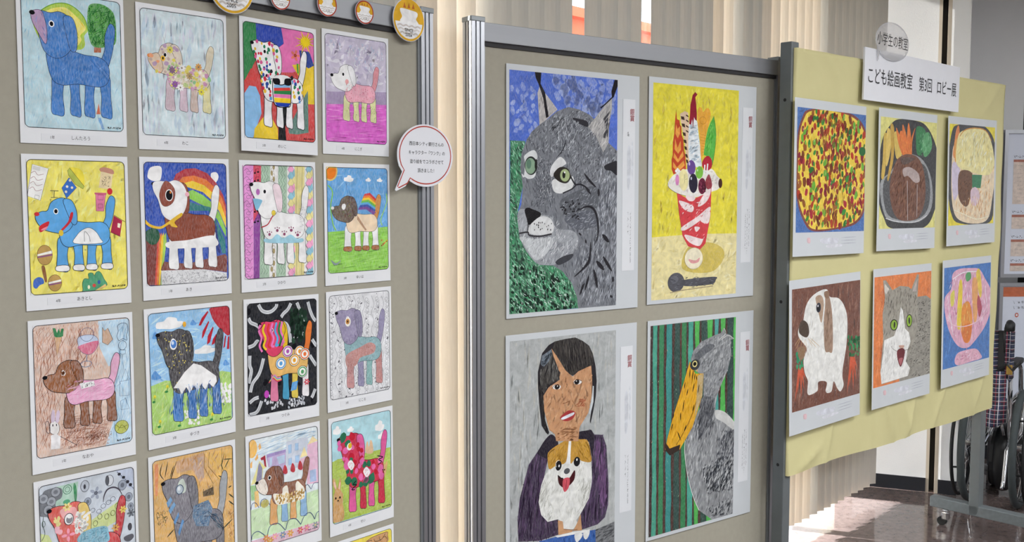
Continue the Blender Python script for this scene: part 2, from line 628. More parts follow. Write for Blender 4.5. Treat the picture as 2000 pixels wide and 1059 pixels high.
# ------------------------------------------------------------------ display boards
def post_profile(w, d):
    """square aluminium section with two slots in each face"""
    g, dp = 0.0045, 0.006
    pts = []

    def side(p, q, nrm):
        px, py = p
        dx, dy = q[0] - p[0], q[1] - p[1]
        L = math.hypot(dx, dy)
        dx, dy = dx / L, dy / L
        out = [(px, py)]
        for c in (0.33 * L, 0.67 * L):
            for t, dd in ((c - g / 2, 0), (c - g / 2, dp), (c + g / 2, dp), (c + g / 2, 0)):
                out.append((px + dx * t + nrm[0] * dd, py + dy * t + nrm[1] * dd))
        return out
    a, b, c, e = (-w / 2, -d / 2), (w / 2, -d / 2), (w / 2, d / 2), (-w / 2, d / 2)
    return side(a, b, (0, 1)) + side(b, c, (-1, 0)) + side(c, e, (0, -1)) + side(e, a, (1, 0))


def alu_board(yaw, d, u0, u1, label):
    uc = (u0 + u1) / 2
    root = empty('display_board', on_plane(yaw, d, uc, 0), R(yaw))
    tag(root, label, 'display board', 'grey felt display boards')
    h = (u1 - u0) / 2
    pw = 0.043
    for s in (-1, 1):
        x = s * (h - pw / 2)
        p = MB().prism([(a + x, b + 0.012) for a, b in post_profile(pw, 0.044)], 0.03, 2.046).build('post', M['alu'], root)
        MB().box(x - pw / 2 - 0.002, x + pw / 2 + 0.002, -0.012, 0.036, 2.046, 2.060).build('post_cap', M['cap'], p, bevel=0.002)
        f = MB().box(x - 0.025, x + 0.025, -0.30, 0.06, 0.0, 0.03).build('foot', M['grey_steel'], root, bevel=0.004)
    MB().box(-h + pw, h - pw, -0.010, 0.030, 1.994, 2.046).build('top_rail', M['alu_rail'], root, bevel=0.0015)
    MB().box(-h + pw, h - pw, -0.003, 0.026, 1.982, 1.994).build('rail_shade_strip', M['slot'], root)  # dark strip: the shade of the gap under the rail, put in as colour
    MB().box(-h + pw, h - pw, -0.010, 0.030, 0.18, 0.23).build('bottom_rail', M['alu_rail'], root, bevel=0.0015)
    MB().box(-h + pw, h - pw, 0.002, 0.024, 0.23, 1.982).build('panel', M['panel'], root)
    for s in (-1, 1):
        x0 = s * (h - pw)
        MB().box(min(x0, x0 - s * 0.006), max(x0, x0 - s * 0.006), -0.004, 0.002, 0.23, 1.982).build('edge_strip', M['cap'], root)
    return root


B1 = (48.734, 1.9337)
B2 = (37.128, 2.29)
B3 = (41.9, 1.94)
alu_board(*B1, 0.53, 1.877, 'grey felt board in a metal frame full of small colouring sheets')
alu_board(*B2, 1.588, 2.945, 'grey felt board in a metal frame with four large paintings')

# third board: painted steel stand under a yellow paper cover
yaw3, d3 = B3
b3 = empty('display_board', on_plane(yaw3, d3, 3.87, 0), R(yaw3))
tag(b3, 'grey painted steel stand on castors behind the yellow paper cover', 'display board')
U0, U1 = 3.030 - 3.87, 4.702 - 3.87
for x0, x1, zt in ((U0, U0 + 0.045, 2.098), (U1 - 0.052, U1, 2.066)):
    p = MB().box(x0, x1, 0.004, 0.050, 0.09, zt).build('post', M['grey_steel'], b3, bevel=0.003)
    for z in (1.90, 1.20, 0.62):
        ring = [(0.006 * math.cos(k * math.pi / 6), 0.006 * math.sin(k * math.pi / 6)) for k in range(12)]
        mb = MB()
        mb.add([(x0 - 0.0006, 0.027 + a, z + b) for a, b in ring], [tuple(reversed(range(12)))])
        mb.build('bolt_hole', M['black'], p)
    xm = (x0 + x1) / 2
    f = MB().box(xm - 0.026, xm + 0.026, -0.34, 0.235, 0.085, 0.135).build('foot_bar', M['bar_steel'], b3, bevel=0.004)
    for yy in (-0.30, 0.165):
        c = MB().tube([(xm, yy, 0.085), (xm, yy, 0.066)], 0.017, 14).build('castor', M['chrome'], f, smooth=True)
        MB().box(xm - 0.019, xm + 0.019, yy - 0.014, yy + 0.016, 0.030, 0.070).build('castor_fork', M['chrome'], f, bevel=0.006)
        wh = MB().tube([(xm - 0.010, yy + 0.018, 0.021), (xm + 0.010, yy + 0.018, 0.021)], 0.021, 20).build('castor_wheel', M['black'], f, smooth=False)
MB().box(U0 + 0.045, U1 - 0.052, 0.008, 0.032, 0.60, 2.070).build('panel', M['panel'], b3)


def cover_depth(x, z):
    """how far the paper stands off the board: soft sag, a few sharp folds near the bottom hem and the corners"""
    s = 0.0030 * math.sin(x * 5.1 + z * 2.3) + 0.0022 * math.sin(x * 11 - z * 7 + 1.3) + 0.0015 * math.sin(z * 17 + x * 3)
    for cx, cz, ang, ln, amp in ((0.05, 0.655, 62, .10, .010), (0.02, 0.67, 112, .09, .009), (-0.12, 0.68, 112, .12, .009), (-0.70, 0.62, 20, .10, .008), (0.33, 0.70, 60, .15, .007), (-0.55, 0.70, 75, .2, .007),
                                 (-0.35, 2.03, 160, .12, .006), (0.72, 2.0, 35, .12, .008), (-0.6, 2.02, 130, .10, .006), (0.62, 0.66, 120, .12, .008), (0.72, 0.70, 60, .10, .007)):
        a = R(ang)
        dx, dz = x - cx, z - cz
        t = dx * math.cos(a) + dz * math.sin(a)
        w = -dx * math.sin(a) + dz * math.cos(a)
        s += 1.7 * amp * math.exp(-(t / ln) ** 2) * math.exp(-abs(w) / 0.022)
    for sx in (-0.235, 0.335):
        s += 0.0018 * (0.5 + 0.5 * math.tanh((x - sx) / 0.003))
    for sz in (1.32,):
        s += 0.0015 * (0.5 + 0.5 * math.tanh((z - sz) / 0.004))
    return s


nx, nz_ = 150, 110
cv, cf = [], []
X0, X1, Z0, Z1 = U0 + 0.012, 4.742 - 3.87, 0.585, 2.076
for j in range(nz_ + 1):
    for i in range(nx + 1):
        x = X0 + (X1 - X0) * i / nx
        z = Z0 + (Z1 - Z0) * j / nz_
        edge = min(1, (z - Z0) / 0.03)
        xx = x + (0.020 * (z - 1.3) if i == nx else 0) * 0.6
        cv.append((xx, -0.004 - max(-0.002, cover_depth(x, z)), z + (0.003 * math.sin(x * 9) * (1 - j / nz_) if j < 4 else 0)))
for j in range(nz_):
    for i in range(nx):
        a = j * (nx + 1) + i
        cf.append((a, a + 1, a + nx + 2, a + nx + 1))
# returns folded round the left, right and top edges
k0 = len(cv)
for j in range(nz_ + 1):
    v = cv[j * (nx + 1)]
    cv.append((v[0] - 0.001, 0.003, v[2]))
for j in range(nz_):
    cf.append((j * (nx + 1), (j + 1) * (nx + 1), k0 + j + 1, k0 + j))
k1 = len(cv)
for j in range(nz_ + 1):
    v = cv[j * (nx + 1) + nx]
    cv.append((v[0] + 0.001, 0.030, v[2]))
for j in range(nz_):
    a = j * (nx + 1) + nx
    cf.append((a, k1 + j, k1 + j + 1, a + nx + 1))
k2 = len(cv)
tops = [i for i in range(nx + 1) if cv[nz_ * (nx + 1) + i][0] > U0 + 0.05]
for i in tops:
    v = cv[nz_ * (nx + 1) + i]
    cv.append((v[0], 0.034, v[2] + 0.001))
for q, i in enumerate(tops[:-1]):
    a = nz_ * (nx + 1) + i
    cf.append((a, a + 1, k2 + q + 1, k2 + q))
cover = mesh('paper_cover', cv, cf, M['yellow'], None, on_plane(yaw3, d3, 3.87, 0), (0, 0, R(yaw3)), smooth=True)
tag(cover, 'creased pale yellow paper cover stretched over the stand with six paintings', 'paper cover')

# ------------------------------------------------------------------ drawing engine: every patch and stroke is a thin piece of pigment on its sheet
INK_STEP = 0.000012
GAIN = 1.10


def catmull(pts, closed, n=5):
    m = len(pts)
    out = []
    for i in range(m if closed else m - 1):
        p0 = pts[(i - 1) % m] if closed or i > 0 else pts[0]
        p1, p2 = pts[i], pts[(i + 1) % m]
        p3 = pts[(i + 2) % m] if closed or i + 2 < m else pts[m - 1]
        for k in range(n):
            t = k / n
            out.append(tuple(0.5 * (2 * b + (c - a) * t + (2 * a - 5 * b + 4 * c - d) * t * t + (3 * b - a - 3 * c + d) * t ** 3)
                             for a, b, c, d in zip(p0, p1, p2, p3)))
    if not closed:
        out.append(pts[-1])
    return out


def inside(x, y, poly):
    r = False
    j = len(poly) - 1
    for i in range(len(poly)):
        xi, yi = poly[i]
        xj, yj = poly[j]
        if (yi > y) != (yj > y) and x < (xj - xi) * (y - yi) / (yj - yi) + xi:
            r = not r
        j = i
    return r


class Art:
    """millimetres from the sheet's centre, x to the right, y up"""
    def __init__(s, clip):
        s.v, s.f, s.c = [], [], []
        s.k = 0
        s.last = None
        s.clip = clip
        s.texts = []

    def _emit(s, pts, faces, col, g):
        k = len(s.v)
        y = -s.k * INK_STEP
        s.v += [(x / 1000, y, z / 1000) for x, z in pts]
        s.f += [tuple(i + k for i in q) for q in faces]
        s.c += [(*col, g)] * len(pts)

    def _col(s, c, jit=0.0):
        r = lin(c)
        j = 1 + random.uniform(-jit, jit)
        return [min(0.92, a * GAIN * j) for a in r]

    def _clip(s, pts):
        x0, y0, x1, y1 = s.clip
        for ax, lim, sg in ((0, x0, 1), (0, x1, -1), (1, y0, 1), (1, y1, -1)):
            out = []
            for i in range(len(pts)):
                a, b = pts[i - 1], pts[i]
                ia, ib = (a[ax] - lim) * sg >= 0, (b[ax] - lim) * sg >= 0
                if ia != ib:
                    t = (lim - a[ax]) / (b[ax] - a[ax])
                    out.append((a[0] + (b[0] - a[0]) * t, a[1] + (b[1] - a[1]) * t))
                if ib:
                    out.append(b)
            pts = out
            if len(pts) < 3:
                return []
        return pts

    def _poly(s, pts, col, g):
        pts = s._clip(pts)
        q = []
        for p in pts:
            if not q or abs(p[0] - q[-1][0]) + abs(p[1] - q[-1][1]) > 1e-4:
                q.append(p)
        if len(q) < 3:
            return
        fs = []
        for a, b, c in tessellate_polygon([[Vector((x, y, 0)) for x, y in q]]):
            ar = (q[b][0] - q[a][0]) * (q[c][1] - q[a][1]) - (q[b][1] - q[a][1]) * (q[c][0] - q[a][0])
            if abs(ar) < 1e-7:
                continue
            fs.append((a, b, c) if ar > 0 else (a, c, b))
        s._emit(q, fs, col, g)

    def F(s, c, pts, g=0.0, sm=0):
        """filled patch"""
        s.k += 1
        p = [(pts[i], pts[i + 1]) for i in range(0, len(pts), 2)]
        if sm:
            p = catmull(p, True)
        s._poly(p, s._col(c), g)
        return p

    def BG(s, c, g=0.0):
        x0, y0, x1, y1 = s.clip
        return s.F(c, (x0, y0, x1, y0, x1, y1, x0, y1), g)

    def L(s, c, w, pts, sm=0, cl=0, taper=0):
        """stroke along a line; strokes of one colour drawn in a row share a layer"""
        if s.last != (s.k, c):
            s.k += 1
        s.last = (s.k, c)
        x0, y0, x1, y1 = s.clip
        p = [(pts[i], pts[i + 1]) for i in range(0, len(pts), 2)]
        if sm:
            p = catmull(p, bool(cl), 4)
        p = [(min(max(a, x0), x1), min(max(b, y0), y1)) for a, b in p]
        q = []
        for a in p:
            if not q or abs(a[0] - q[-1][0]) + abs(a[1] - q[-1][1]) > 1e-3:
                q.append(a)
        if cl and len(q) > 2 and q[0] != q[-1]:
            q.append(q[0])
        if len(q) < 2:
            return
        if taper and len(q) < 5:
            q2 = []
            for a, b in zip(q[:-1], q[1:]):
                q2 += [(a[0] + (b[0] - a[0]) * t / 4, a[1] + (b[1] - a[1]) * t / 4) for t in range(4)]
            q = q2 + [q[-1]]
        col = s._col(c)
        n = len(q)
        L_, R_ = [], []
        for i in range(n):
            if cl:
                a, b = q[i - 1] if i > 0 else q[n - 2], q[i + 1] if i < n - 1 else q[1]
            else:
                a, b = q[max(i - 1, 0)], q[min(i + 1, n - 1)]
            dx, dy = b[0] - a[0], b[1] - a[1]
            l = math.hypot(dx, dy) or 1
            ww = w / 2
            if taper:
                ww *= max(0.15, math.sin(math.pi * (0.08 + 0.84 * i / max(1, n - 1))))
            nx_, ny_ = -dy / l * ww, dx / l * ww
            L_.append((q[i][0] + nx_, q[i][1] + ny_))
            R_.append((q[i][0] - nx_, q[i][1] - ny_))
        s._emit(L_ + R_, [(n + i, n + i + 1, i + 1, i) for i in range(n - 1)], col, 0.0)

    def E(s, c, cx, cy, rx, ry, rot=0.0, g=0.0, n=22):
        s.k += 1
        a = R(rot)
        p = []
        for k in range(n):
            t = 2 * math.pi * k / n
            x, y = rx * math.cos(t), ry * math.sin(t)
            p.append((cx + x * math.cos(a) - y * math.sin(a), cy + x * math.sin(a) + y * math.cos(a)))
        s._poly(p, s._col(c), g)
        return p

    def O(s, c, w, cx, cy, rx, ry, rot=0.0):
        """ring outline"""
        a = R(rot)
        p = []
        for k in range(24):
            t = 2 * math.pi * k / 24
            x, y = rx * math.cos(t), ry * math.sin(t)
            p += [cx + x * math.cos(a) - y * math.sin(a), cy + x * math.sin(a) + y * math.cos(a)]
        s.L(c, w, p, 0, 1)

    def _region(s, pts):
        if pts is None:
            x0, y0, x1, y1 = s.clip
            return [(x0, y0), (x1, y0), (x1, y1), (x0, y1)]
        if isinstance(pts[0], (tuple, list)):
            return pts
        return [(pts[i], pts[i + 1]) for i in range(0, len(pts), 2)]

    def H(s, pts, cols, n, ln, w, ang=90.0, jit=15.0, g=0.0, seed=1, bend=0.0):
        """n hand strokes of given length and direction inside a region"""
        s.k += 1
        rg = random.Random(seed * 977 + n)
        poly = s._region(pts)
        xs, ys = [p[0] for p in poly], [p[1] for p in poly]
        x0, y0, x1, y1 = s.clip
        xa, xb, ya, yb = max(min(xs), x0), min(max(xs), x1), max(min(ys), y0), min(max(ys), y1)
        cc = [s._col(c) for c in cols]
        done = tries = 0
        while done < n and tries < n * 12:
            tries += 1
            x, y = rg.uniform(xa, xb), rg.uniform(ya, yb)
            if not inside(x, y, poly):
                continue
            a = R(ang + rg.uniform(-jit, jit))
            l = ln * rg.uniform(0.55, 1.25) / 2
            dx, dy = math.cos(a) * l, math.sin(a) * l
            e1, e2 = (x - dx, y - dy), (x + dx, y + dy)
            k2 = 0
            while not (inside(*e1, poly) and inside(*e2, poly)) and k2 < 4:
                dx, dy = dx * 0.6, dy * 0.6
                e1, e2 = (x - dx, y - dy), (x + dx, y + dy)
                k2 += 1
            ww = w * rg.uniform(0.6, 1.3) / 2
            px, py = -math.sin(a) * ww, math.cos(a) * ww
            bx, by = px / ww * bend * l, py / ww * bend * l
            q = [(min(max(u, x0), x1), min(max(v, y0), y1)) for u, v in (e1, (x - px + bx, y - py + by), e2, (x + px + bx, y + py + by))]
            s._emit(q, [(0, 1, 2), (0, 2, 3)], rg.choice(cc), g)
            done += 1

    def B(s, pts, cols, n, r0, r1, asp=1.4, ang=90.0, jit=30.0, g=0.0, seed=3, nv=8):
        """n dabs (small uneven blots) inside a region"""
        s.k += 1
        rg = random.Random(seed * 613 + n)
        poly = s._region(pts)
        xs, ys = [p[0] for p in poly], [p[1] for p in poly]
        cc = [s._col(c) for c in cols]
        x0, y0, x1, y1 = s.clip
        done = tries = 0
        used = []
        while done < n and tries < n * 14:
            tries += 1
            x, y = rg.uniform(min(xs), max(xs)), rg.uniform(min(ys), max(ys))
            if not inside(x, y, poly):
                continue
            r = rg.uniform(r0, r1)
            if tries < n * 9 and any((x - a) ** 2 + (y - b) ** 2 < (r + c) ** 2 * 0.8 for a, b, c in used[-160:]):
                continue
            used.append((x, y, r))
            a = R(ang + rg.uniform(-jit, jit))
            q = []
            for k in range(nv):
                t = 2 * math.pi * k / nv
                m_ = rg.uniform(0.8, 1.15)
                ex, ey = r * asp * m_ * math.cos(t), r * m_ * math.sin(t)
                q.append((min(max(x + ex * math.cos(a) - ey * math.sin(a), x0), x1), min(max(y + ex * math.sin(a) + ey * math.cos(a), y0), y1)))
            s._emit(q, [tuple(range(nv))], rg.choice(cc), g)
            done += 1

    def T(s, txt, x, y, size, c='#1d1d22', sx=1.0, rot=0.0, vert=0):
        s.texts.append((txt, x, y, size, c, sx, rot, vert))

    # ---- small motifs
    def flower(s, c, x, y, r, n=6, mid='#e8c94a', line=None):
        for k in range(n):
            a = 360 * k / n
            s.k -= 1 if k else 0
            s.E(c, x + r * .62 * math.cos(R(a)), y + r * .62 * math.sin(R(a)), r * .42, r * .24, a, 0, 10)
        s.E(mid, x, y, r * .25, r * .25, 0, 0, 10)
        if line:
            s.O(line, r * .07, x, y, r * .25, r * .25)

    def cloud(s, c, x, y, w, h):
        s.F(c, (x - w, y - h * .5, x - w * .95, y + h * .3, x - w * .45, y + h * .45, x - w * .1, y + h, x + w * .5, y + h * .75, x + w * .6, y + h * .25,
                x + w, y + h * .1, x + w * .85, y - h * .6, x + w * .2, y - h * .85, x - w * .5, y - h * .7), 0.0, 1)

    def dog(s, x0, y0, x1, y1, up, head, body, legs, tail=None, ear=None, line='#26242a', eye='#15151a', g=0.25, nose=None, w=0.8, strokes=None, feet=None, muzzle=None):
        """an ordinary round-bodied dog standing side-on, facing left"""
        X = lambda t: x0 + (x1 - x0) * t
        Y = lambda t: y1 + (y0 - y1) * t
        tail, ear = tail or body, ear or head

        def part(c, pts):
            fl = []
            for a, b in pts:
                fl += [X(a), Y(b)]
            p = s.F(c, fl, g, 1)
            s.L(line, w, fl, 1, 1)
            return p
        lg = legs if isinstance(legs, (list, tuple)) else [legs] * 4
        part(tail, [(.80, .50), (.86, .36), (.87, .22), (.93, .10), (.99, .14), (.97, .30), (.93, .44), (.86, .58)])
        for i, (a, b) in enumerate(((.27, .40), (.44, .55), (.64, .75), (.79, .91))):
            dx = -.02 if i % 2 == 0 else .02
            part(lg[i], [(a, .60), (a + dx, .80), (a + dx - .01, .97), (a + dx + .05, 1.0), (b + dx, .99), (b + dx - .01, .80), (b, .60)])
            if feet:
                part(feet, [(a + dx - .012, .93), (a + dx - .012, .99), (b + dx, .995), (b + dx - .005, .93)])
        if up:
            bp = part(body, [(.20, .45), (.25, .36), (.42, .38), (.62, .42), (.80, .43), (.90, .50), (.90, .64), (.80, .71), (.55, .70), (.36, .72), (.25, .66)])
            hp = part(head, [(.12, .26), (.06, .16), (.06, .08), (.16, .06), (.26, .07), (.36, .05), (.46, .09), (.52, .20), (.50, .34), (.42, .44), (.30, .48), (.18, .42)])
            if muzzle:
                part(muzzle, [(.12, .26), (.06, .16), (.06, .08), (.16, .06), (.20, .14), (.22, .26), (.2, .36)])
            part(ear, [(.40, .10), (.50, .09), (.55, .22), (.54, .38), (.48, .40), (.44, .30)])
            ex, ey, nx_, ny_ = .27, .17, .065, .09
        else:
            bp = part(body, [(.28, .46), (.34, .38), (.48, .40), (.64, .42), (.82, .42), (.90, .50), (.90, .63), (.80, .70), (.55, .69), (.38, .71), (.30, .64)])
            hp = part(head, [(.02, .40), (.01, .32), (.08, .28), (.15, .27), (.20, .17), (.32, .12), (.43, .17), (.47, .30), (.44, .46), (.34, .54), (.22, .53), (.10, .49)])
            if muzzle:
                part(muzzle, [(.02, .40), (.01, .32), (.08, .28), (.15, .27), (.20, .36), (.22, .46), (.18, .52), (.10, .49)])
            part(ear, [(.34, .15), (.44, .15), (.50, .28), (.50, .42), (.45, .44), (.40, .34)])
            ex, ey, nx_, ny_ = .25, .28, .025, .31
        if strokes:
            s.H(bp, strokes, 90, (x1 - x0) * .10, .9, 60, 30, .2, 5)
            s.H(hp, strokes, 50, (x1 - x0) * .08, .9, 100, 30, .2, 6)
        s.E('#f4f4f4', X(ex), Y(ey), (x1 - x0) * .030, (x1 - x0) * .036)
        s.E(eye, X(ex), Y(ey), (x1 - x0) * .020, (x1 - x0) * .025)
        s.E(nose or eye, X(nx_), Y(ny_), (x1 - x0) * .030, (x1 - x0) * .024)
        return bp, hp

    def build(s, name, parent, m=None):
        me = bpy.data.meshes.new(name)
        me.from_pydata(s.v, [], s.f)
        at = me.color_attributes.new('pigment', 'FLOAT_COLOR', 'POINT')
        flat = []
        for c in s.c:
            flat += c
        at.data.foreach_set('color', flat)
        me.materials.append(m or M['ink'])
        me.update()
        o = bpy.data.objects.new(name, me)
        COL.objects.link(o)
        o.parent = parent
        return o


TXT_MATS = {}
FACE = {}


def text_verts(txt, vert=False):
    """outline of a line of lettering as a flat mesh, 1 unit high"""
    key = (txt, vert)
    if key in FACE:
        return FACE[key]
    cu = bpy.data.curves.new('t', 'FONT')
    cu.body = '\n'.join(txt) if vert else txt
    cu.size = 1.0
    cu.space_line = 0.95
    cu.resolution_u = 2
    ob = bpy.data.objects.new('t', cu)
    COL.objects.link(ob)
    dg = bpy.context.evaluated_depsgraph_get()
    me = bpy.data.meshes.new_from_object(ob.evaluated_get(dg))
    v = [(p.co.x, p.co.y) for p in me.vertices]
    f = [tuple(p.vertices) for p in me.polygons]
    bpy.data.objects.remove(ob)
    bpy.data.curves.remove(cu)
    bpy.data.meshes.remove(me)
    FACE[key] = (v, f)
    return v, f


def letters(name, texts, parent, y=-0.0022):
    """each printed line of a sheet is a part"""
    for txt, x, z, size, c, sx, rot, vert in texts:
        v, f = text_verts(txt, bool(vert))
        a = R(rot)
        k = size / 1000
        vv = []
        for p, q in v:
            p, q = p * k * sx, q * k
            vv.append((x / 1000 + p * math.cos(a) - q * math.sin(a), 0.0, z / 1000 + p * math.sin(a) + q * math.cos(a)))
        if c not in TXT_MATS:
            TXT_MATS[c] = mat('printing_ink', c, 0.6, 0, 0.02)
        mesh(name, vv, f, TXT_MATS[c], parent, (0, y, 0))


def sheet_root(name, board, u, z, w, h, off, rot, m, th=0.0004, tilt=0.0, sag=0.0):
    """a sheet of paper hanging in front of a board; its own mesh is the paper"""
    yaw, d = board
    o = MB().box(-w / 2, w / 2, 0, th, -h / 2, h / 2).build(name, m)
    o.location = on_plane(yaw, d - off, u, z)
    o.rotation_euler = (R(tilt), -rot, R(yaw))
    return o


A4_CLIP = (-96, -118.5, 97.5, 138)


def rounded(x0, y0, x1, y1, r, n=5):
    out = []
    for cx, cy, a0 in ((x1 - r, y1 - r, 0), (x0 + r, y1 - r, 90), (x0 + r, y0 + r, 180), (x1 - r, y0 + r, 270)):
        for k in range(n + 1):
            a = R(a0 + 90 * k / n)
            out += [cx + r * math.cos(a), cy + r * math.sin(a)]
    return out


def a4_frame(A, line='#2a2a30'):
    """paper-white corners and the printed round-cornered frame with its tiny credit line"""
    x0, y0, x1, y1 = A.clip
    r = 9
    for sx, sy, cx, cy in ((1, 1, x1, y1), (-1, 1, x0, y1), (-1, -1, x0, y0), (1, -1, x1, y0)):
        pts = [cx, cy]
        for k in range(6):
            a = R(90 * k / 5)
            pts += [cx - sx * r + sx * r * math.cos(a), cy - sy * r + sy * r * math.sin(a)]
        A.F('#e3e5e9', pts)
    A.L(line, 1.1, rounded(x0, y0, x1, y1, r), 0, 1)
    A.H((x1 - 33, y0 + 5, x1 - 5, y0 + 5, x1 - 5, y0 + 8.6, x1 - 33, y0 + 8.6), ['#1c1c20', '#3a3a40'], 70, 3, 1.0, 80, 60)


# ------------------------------------------------------------------ the pictures, in millimetres on their sheets
def art_s11(A):
    A.BG('#b4d5df', 0.45)
    A.H(None, ['#9fc7d8', '#c3dde6', '#8fbcd4'], 260, 22, 1.6, 80, 25, 0.3)
    A.F('#a9c83f', (-75.5,77,-62.5,98,-39,115,-13.5,121,7,114.5,24,98.5,31,76,23,63.5,24,46.5,16.5,37,-1.5,35,-53,37.5), 0.2, 1)
    A.F('#f0e067', (-70,80.5,-54,97.5,-36.5,108.5,-13.5,113,3.5,103,19.5,89,26.5,77,15.5,64,17,54.5,7.5,42,-13,33.5), 0.3, 1)
    A.H((-70,80.5,-54,97.5,-36.5,108.5,-13.5,113,3.5,103,19.5,89,26.5,77,15.5,64,17,54.5,7.5,42,-13,33.5), ['#e4cc45', '#f5e98c', '#c9d05a'], 90, 22, 1.3, 120, 30)
    A.L('#6ba33a', 1.6, (-75.5,77,-62.5,98,-39,115,-13.5,121,7,114.5,24,98.5,31,76), 1)
    A.F('#b0603a', (42,44,56.5,46,56,35,41.5,33.5), 0.3)
    A.F('#4f9c46', (34,123,49,129.5,67.5,127.5,84,115,88.5,89.5,86.5,56.5,71.5,49,52.5,44,37.5,48,31,70.5,30,99), 0.25, 1)
    A.H((34,123,49,129.5,67.5,127.5,84,115,88.5,89.5,86.5,56.5,71.5,49,52.5,44,37.5,48,31,70.5,30,99), ['#1f6a31', '#2f7d3a', '#6fb55a', '#185526'], 300, 22, 1.3, 70, 60)
    A.F('#6f9fd0', (45.5,-94.5,51,-92.5,58.5,-115,54,-116.5), 0.3)
    bp, hp = A.dog(-87.5, -93, 87.5, 114, 1, '#3f7bc2', '#3a76bd', '#3f7cc4', muzzle='#b394b8', strokes=['#2b62ad', '#5a92cf', '#2f67b4', '#7aa8da'], g=0.2)
    A.F('#c8633f', (42.5,-86.5,48,-65,51,-86), 0.2)
    A.L('#33508a', 0.6, (45.5,14,63.5,-2,72.5,-12))
    A.L('#33508a', 0.6, (33.5,18.5,60.5,-8,69,-19))
    A.T('1年', -50.5, -136.5, 6.1499999999999995, '#1d1d22', 1.0, 0, 0)
    A.T('しんたろう', -10, -138.5, 7.5, '#1d1d22', 1.0, 0, 0)


def art_s12(A):
    A.BG('#cbdde2', 0.4)
    A.H(None, ['#b9d3dc', '#dbe6ea', '#c4cedd', '#cfd6df'], 260, 36, 5, 88, 8, 0.3)
    A.H(None, ['#b7cddc', '#cdd3e2'], 40, 50, 10, 88, 6, 0.4, 3)
    bp, hp = A.dog(-81.5, -65.5, 74.5, 93, 0, '#d7c9b6', '#d9cdb0', ['#cbb3bd', '#d0b8c6', '#c9b2a6', '#dcd59a'], muzzle='#d9bd9d', g=0.4, nose='#e08c4a')
    A.B(bp, ['#c994b4', '#e0d36c', '#b9c98a', '#cda0bd', '#8fbf8f', '#e8e3da'], 60, 2.2, 5.5, 1.2, 40, 80)
    A.B(hp, ['#b49ab5', '#d9cf63', '#bfa9a0', '#e9a37c'], 22, 2.2, 5.0, 1.2, 40, 80)
    A.H(bp, ['#6f6a70', '#8a6f86', '#7c8a4e'], 130, 6, .5, 30, 90)
    A.flower('#8d5aa0', -21, -10.5, 8, 8, '#8a7a6a', None)
    A.flower('#d8a25c', 35, 30.5, 8, 8, '#8a7a6a', None)
    A.flower('#b59a6a', 13, 9.5, 8, 8, '#8a7a6a', None)
    A.flower('#d8cf4a', 40.5, -21.5, 8, 8, '#8a7a6a', None)
    A.flower('#e8e8e8', -4.5, 25, 8, 8, '#8a7a6a', None)
    A.flower('#8a6a8a', -27, 18.5, 8, 8, '#8a7a6a', None)
    A.flower('#eeeeee', -9, -16, 8, 8, '#8a7a6a', None)
    A.flower('#d9cf63', -31, 60, 8, 8, '#8a7a6a', None)
    A.E('#e9b93c', -47.5, 41, 5, 5.5)
    A.E('#3a332a', -47.5, 41, 2, 3)
    A.T('4年', -49.5, -133.5, 6.1499999999999995, '#1d1d22', 1.0, 0, 0)
    A.T('わこ', -8.5, -136, 7.5, '#1d1d22', 1.0, 0, 0)


